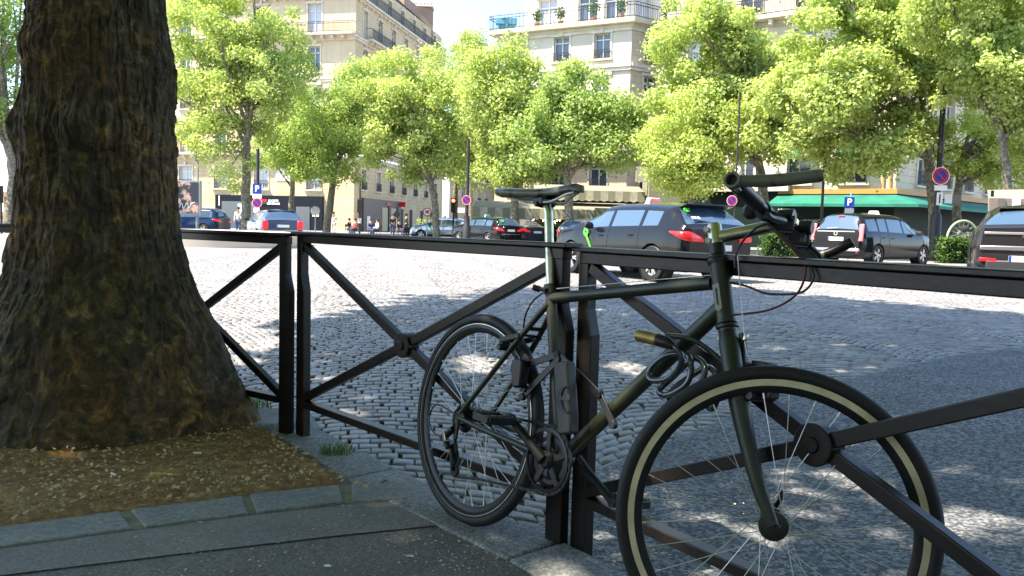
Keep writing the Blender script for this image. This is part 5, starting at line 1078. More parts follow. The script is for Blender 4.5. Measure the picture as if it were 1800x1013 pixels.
# ------------------------------------------------------------------ buildings
def facade(root, A, B, storeys, centres, wall, quota, depth=.28, panes=None):
    """wall from A to B (world xy) with real openings; outward side is to the right of A->B. Parts are parented to root."""
    A = Vector((*A, 0)); B = Vector((*B, 0)); L = (B - A).length; t = (B - A).normalized(); n = Vector((t.y, -t.x, 0)); o = A - root.location
    Mx = Matrix(((t.x, -n.x, 0, o.x), (t.y, -n.y, 0, o.y), (0, 0, 1, o.z), (0, 0, 0, 1)))      # x along, y inward, z up
    W = {}
    def wmb(m): 
        if m.name not in W: W[m.name] = (MB(), m)
        return W[m.name][0]
    tr = MB()
    for st in storeys:
        z0, z1 = st['z']; wm = st.get('wall', wall); mb = wmb(wm); cs = st.get('centres', centres); off = st.get('off', 0)
        if 'w' not in st:
            mb.add([(0, off, z0), (L, off, z0), (L, off, z1), (0, off, z1)], [(0, 1, 2, 3)], Mx); 
        else:
            b, tp = st['w']; ww = st.get('ww', 1.15); x = 0
            for c in cs:
                a, e = c - ww / 2, c + ww / 2
                mb.add([(x, off, z0), (a, off, z0), (a, off, z1), (x, off, z1)], [(0, 1, 2, 3)], Mx)
                mb.add([(a, off, z0), (e, off, z0), (e, off, b), (a, off, b)], [(0, 1, 2, 3)], Mx); mb.add([(a, off, tp), (e, off, tp), (e, off, z1), (a, off, z1)], [(0, 1, 2, 3)], Mx)
                d = off + depth
                mb.add([(a, off, b), (a, d, b), (a, d, tp), (a, off, tp), (e, off, b), (e, d, b), (e, d, tp), (e, off, tp)], [(0, 1, 2, 3), (5, 4, 7, 6), (1, 0, 4, 5), (3, 2, 6, 7)], Mx)
                x = e
                if quota[0] > 0:
                    quota[0] -= 1
                    f = MB(); y = off + depth - .04
                    for q in ((a + .03, b, tp), (e - .03, b, tp), ((a + e) / 2, b, tp)): f.bar(Mx @ Vector((q[0], y, q[1])), Mx @ Vector((q[0], y, q[2])), .07, .06, n)
                    zt = tp - (tp - b) * .24
                    for q in (b + .05, zt, tp - .04): f.bar(Mx @ Vector((a, y, q)), Mx @ Vector((e, y, q)), .06, .07)
                    fo = f.build('window', st.get('frame', M_['frame_w']), root, smooth=False)
                    p = MB(); hf = (a + e) / 2
                    rp = random.Random(hash((round(c, 2), round(z0, 2), round(A.x))) & 0xffff)
                    gm = st.get('pane') or (M_['curtain'] if rp.random() < .28 else M_['glass'])
                    p.add([(a, y + .03, b), (e, y + .03, b), (e, y + .03, tp), (a, y + .03, tp)], [(0, 1, 2, 3)], Mx); p.build('pane', gm, fo, smooth=False)
                    # surround
                    if st.get('trim', True):
                        s_ = .13
                        for x_ in (a - s_ / 2, e + s_ / 2): tr.add([(x_ - s_ / 2, off - .05, b), (x_ + s_ / 2, off - .05, b), (x_ + s_ / 2, off - .05, tp), (x_ - s_ / 2, off - .05, tp), (x_ - s_ / 2, off + .02, b), (x_ + s_ / 2, off + .02, b), (x_ + s_ / 2, off + .02, tp), (x_ - s_ / 2, off + .02, tp)], [(0, 1, 2, 3), (4, 0, 3, 7), (1, 5, 6, 2)], Mx)
                        tr.box((0, 0, 0), (0, 0, 0)) if 0 else None
                        tr.add([(xx_, yy_, zz_) for xx_ in (a - .2, e + .2) for yy_ in (off - .12, off) for zz_ in (tp, tp + .20)], [(0, 1, 3, 2), (4, 6, 7, 5), (0, 4, 5, 1), (2, 3, 7, 6), (0, 2, 6, 4), (1, 5, 7, 3)], Mx)
                        kx = (a + e) / 2; tr.add([(xx_, yy_, zz_) for xx_ in (kx - .12, kx + .12) for yy_ in (off - .18, off) for zz_ in (tp + .02, tp + .5)], [(0, 1, 3, 2), (4, 6, 7, 5), (0, 4, 5, 1), (2, 3, 7, 6), (0, 2, 6, 4), (1, 5, 7, 3)], Mx)
                    if st.get('rail') == 'short':
                        m = MB(); y2 = off - .12; h = .85 if tp - b > 1.9 else .6
                        for q in (b + .08, b + h): m.bar(Mx @ Vector((a - .06, y2, q)), Mx @ Vector((e + .06, y2, q)), .035, .035)
                        for k in range(13): x_ = a - .06 + (ww + .12) * k / 12; m.bar(Mx @ Vector((x_, y2, b + .05)), Mx @ Vector((x_, y2, b + h)), .022, .022, n)
                        for k in range(5): x_ = a + ww * (k + .5) / 5; m.bar(Mx @ Vector((x_ - .09, y2, b + .2)), Mx @ Vector((x_ + .09, y2, b + h * .7)), .02, .03); m.bar(Mx @ Vector((x_ + .09, y2, b + .2)), Mx @ Vector((x_ - .09, y2, b + h * .7)), .02, .03)
                        m.build('window_railing', M_['iron'], root, smooth=False)
                        tr.add([(xx_, yy_, zz_) for xx_ in (a - .2, e + .2) for yy_ in (off - .2, off) for zz_ in (b - .12, b + .0)], [(0, 1, 3, 2), (4, 6, 7, 5), (0, 4, 5, 1), (2, 3, 7, 6), (0, 2, 6, 4), (1, 5, 7, 3)], Mx)
            mb.add([(x, off, z0), (L, off, z0), (L, off, z1), (x, off, z1)], [(0, 1, 2, 3)], Mx)
        if st.get('band', 0):
            bd = st['band']; tr.add([(xx_, yy_, zz_) for xx_ in (-bd, L + bd) for yy_ in (off - bd, off) for zz_ in (z1 - .18, z1 + .04)], [(0, 1, 3, 2), (4, 6, 7, 5), (0, 4, 5, 1), (2, 3, 7, 6), (0, 2, 6, 4), (1, 5, 7, 3)], Mx)
            tr.add([(xx_, yy_, zz_) for xx_ in (-bd * .6, L + bd * .6) for yy_ in (off - bd * .6, off) for zz_ in (z1 - .40, z1 - .18)], [(0, 1, 3, 2), (4, 6, 7, 5), (0, 4, 5, 1), (2, 3, 7, 6), (0, 2, 6, 4), (1, 5, 7, 3)], Mx)
        if st.get('balcony'):
            x0, x1, dp = st['balcony'] if isinstance(st['balcony'], tuple) else (-.0, L, .9); zb_ = z0
            s = MB(); s.add([(xx_, yy_, zz_) for xx_ in (x0 - dp * .0, x1) for yy_ in (off - dp, off) for zz_ in (zb_ - .22, zb_)], [(0, 1, 3, 2), (4, 6, 7, 5), (0, 4, 5, 1), (2, 3, 7, 6), (0, 2, 6, 4), (1, 5, 7, 3)], Mx)
            x_ = x0 + .4
            while x_ < x1: s.add([(xx_, yy_, zz_) for xx_ in (x_ - .1, x_ + .1) for yy_ in (off - dp * .8, off) for zz_ in (zb_ - .55, zb_ - .22)], [(0, 1, 3, 2), (4, 6, 7, 5), (0, 4, 5, 1), (2, 3, 7, 6), (0, 2, 6, 4), (1, 5, 7, 3)], Mx); x_ += 1.1
            bo = s.build('balcony', M_['trim'], root, smooth=False)
            m = MB(); yb = off - dp + .06; h = 1.0
            for q in (.08, .82, h): m.bar(Mx @ Vector((x0, yb, zb_ + q)), Mx @ Vector((x1, yb, zb_ + q)), .04, .04)
            k = int((x1 - x0) / .13)
            for i in range(k + 1): x_ = x0 + (x1 - x0) * i / k; m.bar(Mx @ Vector((x_, yb, zb_ + .03)), Mx @ Vector((x_, yb, zb_ + h)), .022, .022, n)
            for q in (0, 1): xe = (x0, x1)[q]; [m.bar(Mx @ Vector((xe, off, zb_ + z_)), Mx @ Vector((xe, yb, zb_ + z_)), .04, .04) for z_ in (.08, h)]
            m.build('railing', M_['iron'], bo, smooth=False)
    for nm, (mb, m) in W.items(): mb.build('wall', m, root, smooth=False)
    if tr.v: tr.build('stone_moulding', M_['trim'], root, smooth=False)
    return Mx, n
def cc(a, step, n): return [a + step * i for i in range(n)]
def boxpart(root, name, m, c, d, rz=0, bevel=0, parent=None):
    b = MB(); b.box((0, 0, 0), d); o = b.build(name, m, parent or root, smooth=False, bevel=bevel); o.location = c; o.rotation_euler = (0, 0, rz); return o

# --- left corner building
A0 = (-50, 88.6); A1 = (-15.7, 80.0); A2 = (-9.6, 109.0)
ba = empty('corner_building', (-15.7, 80.0, 0), label='cream stone corner building with dark bank shopfront behind the left trees', cat='building')
stA = [dict(z=(0, 3.9)), dict(z=(3.9, 7.55), w=(4.15, 6.35), ww=1.55, rail='short', band=.25, wall=M_['stoneA']),
       dict(z=(7.75, 11.4), w=(7.8, 10.5), ww=1.25, rail=None, balcony=(2, 30, .8), wall=M_['stoneA']), dict(z=(11.4, 15.1), w=(12.2, 14.4), ww=1.2, rail='short', band=.15, wall=M_['stoneA2']),
       dict(z=(15.1, 19.0), w=(15.6, 18.1), ww=1.2, rail='short', band=.3, wall=M_['stoneA2']), dict(z=(19.25, 23.1), w=(19.4, 22.2), ww=1.5, balcony=(18.5, 35.4, .9), wall=M_['stoneA2'], band=.35), dict(z=(23.1, 26.5), w=(23.4, 25.6), ww=1.3, off=.6, balcony=(0, 35.4, 1.2), wall=M_['stoneA2'])]
qa = [96]
facade(ba, A0, A1, stA, [3.5, 8, 12.5, 16.5, 20.6, 25.2, 31.0], M_['stoneA'], qa)
stA2 = [dict(z=(0, 3.9)), dict(z=(3.9, 7.55), w=(4.3, 6.3), ww=1.3, rail='short', band=.2), dict(z=(7.75, 11.4), w=(8.4, 10.8), ww=1.2, rail='short', band=.1), dict(z=(11.4, 15.1), w=(12.0, 14.4), ww=1.2, rail='short', band=.1),
        dict(z=(15.1, 19.0), w=(15.7, 18.1), ww=1.2, rail='short', band=.3), dict(z=(19.25, 22.9), w=(19.5, 21.9), ww=1.2, balcony=(2.5, 9, .8), band=.3), dict(z=(22.9, 25.6), w=(23.1, 25.0), ww=1.2, balcony=(.3, 29, .9), off=.5)]
facade(ba, A1, A2, stA2, cc(2.4, 4.0, 7), mat('limestone_shadeside', (.52, .43, .30), .85, col2=(.58, .48, .34), vscale=.6) if 0 else M_['stoneA'], qa)
rb = MB(); a0, a1, a2 = [Vector((*p, 0)) - ba.location for p in (A0, A1, A2)]
bk = Vector((-8, 34, 0)); hi = [a0 + Vector((2, 3, 27.5)), a1 + Vector((-3, 3, 27.8)), a2 + Vector((-5, -1, 27.2)), a2 + Vector((-40, 8, 27.5))]; lo = [a0 + Vector((0, .4, 26.45)), a1 + Vector((-.6, .6, 26.45)), a2 + Vector((-.6, 0, 25.55)), a2 + Vector((-40, 10, 25.5))]
rb.add(lo + hi, [(0, 1, 5, 4), (1, 2, 6, 5), (2, 3, 7, 6), (4, 5, 6, 7)]); rf = rb.build('roof', M_['zinc'], ba, smooth=False)
def chimney(par, x, y, z0, z1, wx, wy, rz=0, pots=6):
    c = boxpart(None, 'chimney', M_['brick'], (x, y, (z0 + z1) / 2), (wx, wy, z1 - z0), rz, parent=par); boxpart(None, 'chimney_cap', M_['trim'], (0, 0, (z1 - z0) / 2 + .1), (wx + .3, wy + .3, .2), parent=c) if 0 else None
    m = MB(); m.box((0, 0, (z1 - z0) / 2 + .09), (wx + .25, wy + .25, .18)); 
    m.build('chimney_cap', M_['trim'], par, smooth=False).location = (x, y, (z0 + z1) / 2); mb = MB()
    for i in range(pots): px_ = (i + .5) / pots * wx - wx / 2; mb.ring([(.13, 0), (.10, .55), (.07, .55)], 10, Matrix.Translation((px_, 0, (z1 - z0) / 2 + .18)), closed_prof=False)
    mb.build('chimney_pots', M_['terracotta'], par).location = (x, y, (z0 + z1) / 2)
    return c
chimney(ba, 3.0, 25.5, 24, 28.3, 3.4, 2.2, .2, 8); chimney(ba, -7, 12, 26, 30, 3, 1.2, .2, 6)
# party wall above
pw = MB(); pw.box((1.2, 21.0, 25.6), (3.2, 6, 4.4), R=Matrix.Rotation(-.2, 3, 'Z')); pw.build('party_wall', M_['brick'], rf, smooth=False)
# bank shopfront, left face
tA = (Vector((*A1, 0)) - Vector((*A0, 0))).normalized(); nA = Vector((tA.y, -tA.x, 0)); 
def onA(x, y, z): return Vector((*A1, 0)) - ba.location + tA * x + nA * y + Vector((0, 0, z))     # x measured from the corner (negative = left)
MA = Matrix(((tA.x, -nA.x, 0, 0), (tA.y, -nA.y, 0, 0), (0, 0, 1, 0), (0, 0, 0, 1)))
def bA(name, m, x, z, w, h, dp=.2, y=.1, parent=None):
    b = MB(); p = onA(x, y, z); b.box((0, 0, 0), (w, dp, h), Matrix.Translation(p) @ MA); return b.build(name, m, ba, smooth=False)
bA('shopfront', M_['dark_shop'], -9.2, 1.75, 12.0, 3.5, .3, .16)
bA('shop_window', M_['glass'], -12.6, 1.5, 3.6, 2.7, .06, .34); bA('screen', M_['screen'], -12.0, 1.65, .95, 1.9, .06, .42); bA('shop_door', M_['glass'], -5.3, 1.3, 1.5, 2.3, .06, .34); bA('notice', mat('cream_notice', (.75, .68, .45), .7), -3.9, 1.9, .7, .8, .04, .35)
bA('notice', M_['white'], -14.7, 2.9, .12, 1.0, .03, .35); bA('wall_plaque', M_['paper'], -7.7, 5.6, 1.6, 1.15, .06, .05)
bA('logo_panel', M_['red'], -9.65, 2.98, .7, .26, .04, .35); bA('logo_panel', M_['ink'], -9.65, 2.72, .7, .22, .04, .35)
for i, s_ in enumerate(('SOCIETE', 'GENERALE')): p = onA(-8.55, .37, 2.97 - .28 * i); text('shop_lettering', s_, .30, M_['white'], ba, Matrix.Translation(p) @ MA @ Matrix.Rotation(math.pi / 2, 4, 'X'), .01, bold=.008)
# taupe shopfront, right face
tB = (Vector((*A2, 0)) - Vector((*A1, 0))).normalized(); nB = Vector((tB.y, -tB.x, 0)); MBm = Matrix(((tB.x, -nB.x, 0, 0), (tB.y, -nB.y, 0, 0), (0, 0, 1, 0), (0, 0, 0, 1)))
def bB(name, m, x, z, w, h, dp=.2, y=.1):
    b = MB(); p = Vector((*A1, 0)) - ba.location + tB * x + nB * y + Vector((0, 0, z)); b.box((0, 0, 0), (w, dp, h), Matrix.Translation(p) @ MBm); return b.build(name, m, ba, smooth=False)
bB('shopfront', M_['taupe'], 7.0, 1.75, 11.5, 3.5, .3, .16); bB('shop_window', M_['shopin'], 7.6, 1.45, 1.6, 2.5, .06, .34); bB('shop_window', M_['shopin'], 10.2, 1.45, 1.5, 2.5, .06, .34); bB('shop_post', M_['ink'], 8.7, 1.5, .25, 2.7, .1, .36); bB('shop_post', M_['ink'], 11.4, 1.5, .25, 2.7, .1, .36); bB('shop_post', M_['ink'], 1.5, 1.75, .3, 3.5, .2, .3)
bB('hanging_sign', M_['red'], 12.2, 3.2, .2, .55, .8, .6); bB('shop_door', M_['ink'], 13.4, 1.4, 1.2, 2.6, .06, .12); bB('shop_sign', M_['red'], 8.6, 3.1, 1.2, .3, .04, .36); bB('door_notice', M_['white'], 3.0, 1.0, .8, 1.4, .04, .35)
for x in (17, 21, 25): bB('lower_window', M_['ink'], x, 1.6, .9, 2.2, .04, .03)

# --- middle building with the terrace
B0 = (-1.46, 59.6); B1 = (7.5, 55.0); B2 = (19.8, 63.6)
bb = empty('terrace_building', (7.5, 55.0, 0), label='white stone corner building with planted roof terrace between the trees', cat='building')
z_ = [0, 3.0, 6.15, 9.0, 12.0, 14.75]
def stB(m, ex): return [dict(z=(0, 2.9), wall=m), dict(z=(2.9, 6.1), w=(3.5, 5.6), ww=1.25, rail='short', wall=M_['stoneB2'], band=.3), dict(z=(6.1, 9.0), w=(6.3, 8.3), ww=1.2, balcony=ex, wall=m), dict(z=(9.0, 12.0), w=(9.25, 11.35), ww=1.15, rail='short', wall=m, band=.22), dict(z=(12.0, 14.6), w=(12.45, 14.15), ww=1.15, rail='short', wall=m, band=.15)]
qb = [96]
facade(bb, B0, B1, stB(M_['stoneB'], (.3, 9.7, .8)), [1.7, 5.0, 8.0], M_['stoneB'], qb); facade(bb, B1, B2, stB(M_['stoneB2'], (0, 14.5, .8)), [1.8, 5.6, 8.6, 11.8], M_['stoneB2'], qb)
# terrace slab, railing and set-back storey
b0, b1, b2 = [Vector((*p, 0)) - bb.location for p in (B0, B1, B2)]
t0 = (b1 - b0).normalized(); t1 = (b2 - b1).normalized(); n0 = Vector((t0.y, -t0.x, 0)); n1 = Vector((t1.y, -t1.x, 0)); mit = (n0 + n1) / (1 + n0.dot(n1))
def ringpts(d, z): return [b0 + n0 * d - t0 * d + Vector((0, 0, z)), b1 + mit * d + Vector((0, 0, z)), b2 + n1 * d + Vector((0, 0, z)), b2 - n1 * 9 + Vector((0, 0, z)), b0 - n0 * 8 - t0 * d + Vector((0, 0, z))]
s = MB(); lo_, hi_ = ringpts(.55, 14.62), ringpts(.62, 14.92); s.add(lo_ + hi_, [(4, 3, 2, 1, 0), (5, 6, 7, 8, 9)] + [(i, (i + 1) % 5, (i + 1) % 5 + 5, i + 5) for i in range(5)]); terr = s.build('terrace_slab', M_['trim'], bb, smooth=False)
r_ = MB(); pr_ = ringpts(.48, 14.92)
for z in (.1, .8, 1.0):
    for a, b in ((pr_[4], pr_[0]), (pr_[0], pr_[1]), (pr_[1], pr_[2])): r_.bar(a + Vector((0, 0, z)), b + Vector((0, 0, z)), .04, .04)
for a, b in ((pr_[4], pr_[0]), (pr_[0], pr_[1]), (pr_[1], pr_[2])):
    k = int((b - a).length / (.16 if a is not pr_[0] else .30))
    for i in range(k + 1): p = a.lerp(b, i / k); r_.bar(p, p + Vector((0, 0, 1)), .022, .022, t0)
r_.build('railing', M_['iron'], terr, smooth=False)
sb0 = b0 - n0 * 1.9 + t0 * 1.2; sb1 = b1 - mit * 1.9; sb2 = b2 - n1 * 1.9
P2 = lambda v: (v.x + bb.location.x, v.y + bb.location.y)
stT = [dict(z=(14.9, 18.2), w=(15.0, 17.4), ww=1.5, wall=mat('terrace_render', (.62, .60, .55), .85, col2=(.68, .66, .60), vscale=1), band=.3), dict(z=(18.2, 21), w=(18.6, 20.4), ww=1.2, off=.8, wall=M_['zinc'])]
facade(bb, P2(sb0), P2(sb1), stT, [1.8, 4.9, 6.9], M_['stoneB'], qb); facade(bb, P2(sb1), P2(sb2), stT, [1.7, 4.2, 7.5, 10.6], M_['stoneB'], qb)
s = MB(); s.add([b0 + Vector((0, 0, 0)), b0 - n0 * 12, b0 - n0 * 12 + Vector((0, 0, 14.9)), b0 + Vector((0, 0, 14.9))], [(0, 1, 2, 3)]); s.add([sb0 + Vector((0, 0, 14.9)), sb0 - n0 * 8 + Vector((0, 0, 14.9)), sb0 - n0 * 8 + Vector((0, 0, 21)), sb0 + Vector((0, 0, 21))], [(0, 1, 2, 3)]); s.build('side_wall', M_['stoneB2'], bb, smooth=False)
def potplant(p, h, lab, seed, pot=.22):
    e = empty('potted_plant', p, label=lab, cat='plant', group='potted plants on the roof terrace'); m = MB(); m.ring([(pot * .7, 0), (pot, pot * 1.5), (pot * .8, pot * 1.5)], 14, closed_prof=False); m.build('pot', M_['terracotta'], e)
    rng = np.random.default_rng(seed); n = 260; d = rng.normal(size=(n, 3)); d /= np.linalg.norm(d, axis=1, keepdims=True); P = d * np.array([.32, .32, .42]) * h * rng.random((n, 1)) ** .4 + np.array([0, 0, pot * 1.5 + h * .45]); leaf_mesh('foliage', P, d + rng.normal(size=(n, 3)) * .5, .12, M_['hedge'], rng, parent=e)
    m = MB(); m.cyl((0, 0, pot), (0, 0, pot * 1.5 + h * .5), .03, 6); m.build('stem', M_['twig'], e)
for i, (f, h, lab) in enumerate(((.30, 1.2, 'leftmost small round potted plant on the roof terrace'), (.48, 1.2, 'second potted shrub from the left on the roof terrace'), (.72, 1.5, 'tall spreading pale potted shrub on the roof terrace'), (.92, 1.3, 'potted plant on the roof terrace nearest to the corner'))):
    p = bb.location + b0.lerp(b1, f) - n0 * .1 + Vector((0, 0, 14.93)); potplant(p, h, lab, 40 + i)
pb = bb.location + b0.lerp(b1, .07) + n0 * .1 + Vector((0, 0, 14.93))
tb = MB(); tb.box((0, 0, .62), (1.5, .5, .45)); tb.box((0, 0, .2), (1.2, .35, .4)); o = tb.build('terrace_screen', mat('turquoise_cloth', (.10, .30, .40), .8), bevel=.03); o.location = pb; tag(o, 'turquoise covered table at the left end of the roof terrace', 'table')

# --- right building with green awnings
C0 = (9.5, 53.5); C1 = (20.9, 45.0); C2 = (42, 64)
bc = empty('cafe_building', (20.9, 45.0, 0), label='ochre stone corner building with long green awnings behind the right trees', cat='building')
def stC(): return [dict(z=(0, 3.6), wall=M_['dkgreen']), dict(z=(3.6, 7.0), w=(3.95, 6.0), ww=1.35, rail='short', band=.3, wall=M_['stoneC']), dict(z=(7.0, 10.4), w=(7.2, 9.5), ww=1.25, rail='short', band=.15, wall=M_['stoneC']), dict(z=(10.4, 13.8), w=(10.7, 12.9), ww=1.25, rail='short', band=.15, wall=M_['stoneC']), dict(z=(13.8, 17.2), w=(14.1, 16.3), ww=1.25, rail='short', band=.4, wall=M_['stoneC'], balcony=(0, 14, .8)), dict(z=(17.4, 20), w=(17.6, 19.4), ww=1.2, off=.7, wall=M_['zinc'])]
qc = [96]
facade(bc, C0, C1, stC(), [2.2, 5.6, 8.9, 12.0], M_['stoneC'], qc); facade(bc, C1, C2, stC(), cc(3.4, 3.6, 7), M_['stoneC'], qc)
c0_, c1_, c2_ = [Vector((*p, 0)) - bc.location for p in (C0, C1, C2)]; u0 = (c1_ - c0_).normalized(); u1 = (c2_ - c1_).normalized(); m0 = Vector((u0.y, -u0.x, 0)); m1 = Vector((u1.y, -u1.x, 0)); mt = (m0 + m1) / (1 + m0.dot(m1))
def strip3(name, m, d0, z0, d1, z1, drop=.28, ends=(0, 0)):
    cs_ = c0_.lerp(c1_, .55); s = MB(); a = [cs_ + m0 * d0, c1_ + mt * d0, c2_ + m1 * d0]; b = [cs_ + m0 * d1, c1_ + mt * d1, c2_ + m1 * d1]
    V = [p + Vector((0, 0, z0)) for p in a] + [p + Vector((0, 0, z1)) for p in b] + [p + Vector((0, 0, z1 - drop)) for p in b]
    s.add(V, [(0, 3, 4, 1), (1, 4, 5, 2), (3, 6, 7, 4), (4, 7, 8, 5)]); o = s.build(name, m, bc, smooth=False); sm_ = o.modifiers.new('thick', 'SOLIDIFY'); sm_.thickness = .03; return o
strip3('orange_band', M_['orange'], .08, 3.62, .16, 3.60, .26)
aw = strip3('awning', M_['awning'], .12, 3.28, 1.9, 2.72, .16)
bq = MB(); 
for f in (.6, .85):
    for (a, b, mm) in ((c0_, c1_, m0), (c1_, c2_, m1)): p = a.lerp(b, f) + mm * 1.8; bq.cyl(p + Vector((0, 0, 2.6)), p + Vector((0, 0, 0)), .04, 8)
bq.build('awning_post', M_['dkgreen'], bc)
for f, s_ in ((.695, 'ROMEO'),):
    p = c0_.lerp(c1_, f) + m0 * .1 + Vector((0, 0, 1.75)); Mt = Matrix(((u0.x, -m0.x, 0, 0), (u0.y, -m0.y, 0, 0), (0, 0, 1, 0), (0, 0, 0, 1))); text('shop_lettering', s_, .27, M_['ivory'], bc, Matrix.Translation(p) @ Mt @ Matrix.Rotation(math.pi / 2, 4, 'X'), .01, bold=.01)
Mt = Matrix(((u0.x, -m0.x, 0, 0), (u0.y, -m0.y, 0, 0), (0, 0, 1, 0), (0, 0, 0, 1)))
for f, z, w, h, mm in ((.58, 2.2, .75, .55, 'paper'), (.77, 1.3, .18, 1.1, 'ivory'), (.81, 1.3, .35, 1.0, 'orange')):
    b = MB(); p = c0_.lerp(c1_, f) + m0 * .12 + Vector((0, 0, z)); b.box((0, 0, 0), (w, .05, h), Matrix.Translation(p) @ Mt); b.build('shop_notice', M_[mm], bc, smooth=False)
# small awnings over first-floor windows of the left face
for cx_ in (8.9, 12.0):
    s = MB(); p = c0_ + u0 * cx_; a = [p - u0 * .85 + Vector((0, 0, 6.05)), p + u0 * .85 + Vector((0, 0, 6.05)), p + u0 * .85 + m0 * .8 + Vector((0, 0, 5.6)), p - u0 * .85 + m0 * .8 + Vector((0, 0, 5.6)), p + u0 * .85 + m0 * .8 + Vector((0, 0, 5.4)), p - u0 * .85 + m0 * .8 + Vector((0, 0, 5.4))]
    s.add([v + m0 * .14 for v in a], [(0, 1, 2, 3), (3, 2, 4, 5)]); o = s.build('window_awning', M_['awning'], bc, smooth=False); o.modifiers.new('thick', 'SOLIDIFY').thickness = .03
for k in range(2):
    s = MB(); p = c1_ + mt * .10 - u0 * (.35 + .35 * k); s.box((0, 0, 5.2), (.1, .06, 3.0), Matrix.Translation(p) @ Mt); s.build('gilded_stripe', M_['orange'], bc, smooth=False)
bq = MB()
for k in range(4):
    p = c0_ + u0 * (4.2 + k * 1.15) + m0 * .28; bq.ring([(.16, 0), (.2, .1), (.12, .3), (.22, .55), (.20, .8), (.08, 1.0), (.0, 1.05)], 14, Matrix.Translation(p + Vector((0, 0, 4.05))), closed_prof=False)
    q_ = MB(); q_.ring([(.16, 0), (.2, .1), (.12, .3), (.22, .55), (.20, .8), (.08, 1.0), (.01, 1.05)], 14, Matrix.Translation(p + Vector((0, 0, 4.05))), closed_prof=False); q_.build('stone_urn', M_['trim'], bc)
b = MB(); b.box((0, 0, 0), (5.2, .5, .55), Matrix.Translation(c0_ + u0 * 5.9 + m0 * .25 + Vector((0, 0, 3.9 - .12))) @ Mt); b.build('stone_parapet', M_['stoneB'], bc, smooth=False)

# --- distant building closing the street, seen between the left and middle corners
bd_ = empty('street_building', (-2, 128, 0), label='distant warm stone street building seen between the two corner buildings', cat='building')
facade(bd_, (-9.4, 118), (-3.5, 132), [dict(z=(0, 4)), dict(z=(4, 7.6), w=(4.5, 6.8), rail='short', band=.3), dict(z=(7.8, 11.4), w=(8, 10.6), balcony=(0, 15, .8)), dict(z=(11.4, 15), w=(12, 14.2), rail='short', band=.2), dict(z=(15, 18.6), w=(15.6, 18), rail='short', band=.4)], cc(1.8, 2.7, 5), M_['stoneB2'], [40])
facade(bd_, (-3.5, 132), (16, 122), [dict(z=(0, 4)), dict(z=(4, 7.6), w=(4.5, 6.8), rail='short', band=.3), dict(z=(7.8, 11.4), w=(8, 10.6), balcony=(0, 20, .8)), dict(z=(11.4, 15), w=(12, 14.2), rail='short', band=.2)], cc(2, 3, 6), M_['stoneB2'], [40])

# --- cafe terrace under striped valances
cf = empty('cafe_terrace', (2.2, 50, 0), label='cafe terrace with two tiers of ivory awnings and warm bulbs, behind the saddle', cat='cafe')
def awn(x0, x1, y0, y1, z0, z1, drop, name='awning'):
    s = MB(); s.add([(x0, y1, z1), (x1, y1, z1), (x1, y0, z0), (x0, y0, z0)], [(3, 2, 1, 0)]); a = s.build(name, M_['greige'], cf, smooth=False); a.modifiers.new('thick', 'SOLIDIFY').thickness = .04
    n = int((x1 - x0) / .42); mb = MB(); V = []; F_ = []
    for k in range(n + 1): xa = x0 + (x1 - x0) * k / n; V += [(xa, y0 - .03, z0 + .02), (xa, y0 - .05, z0 - drop)]
    for k in range(n): xm = x0 + (x1 - x0) * (k + .5) / n; V.append((xm, y0 - .06, z0 - drop - .08)); F_.append((2 * k, 2 * k + 1, 2 * n + 2 + k, 2 * k + 3, 2 * k + 2))
    mb.add(V, F_); mb.m = [k % 2 for k in range(n)]; mb.build('valance', [M_['greige'], M_['ivory']], a, smooth=False)
awn(-4.6, 5.4, -2.6, .4, 2.05, 2.55, .55); awn(-1.0, 5.6, -1.0, 1.4, 3.25, 3.7, .55)
boxpart(cf, 'back_wall', M_['ink'], (.4, .9, 1.2), (10, .2, 2.4)); boxpart(cf, 'fascia', M_['ink'], (2.4, .8, 2.85), (6.6, .3, .5)); boxpart(cf, 'side_panel', M_['greige'], (6.7, -.3, 2.9), (1.9, 2.6, 2.3)); boxpart(cf, 'sign_board', M_['ivory'], (6.3, -1.2, 4.3), (2.6, .2, .9)); boxpart(cf, 'hanging_panel', M_['greige'], (3.2, -2.8, 1.7), (1.5, .06, 1.0))
for k in range(6): m = MB(); x = -4.4 + k * 1.9; m.cyl((x, -2.4, 0), (x, -2.4, 2.0), .045, 8); m.build('awning_post', M_['dkgreen'], cf)
rb_ = random.Random(6)
for k in range(46): m = MB(); c = Vector((rb_.uniform(-3.8, 5.2), rb_.uniform(-2.3, .3), rb_.uniform(1.25, 1.75))); m.ring([(.005, -.05), (.045, 0), (.005, .05)], 8, Matrix.Translation(c), closed_prof=False); m.build('bulb', M_['bulb'], cf)

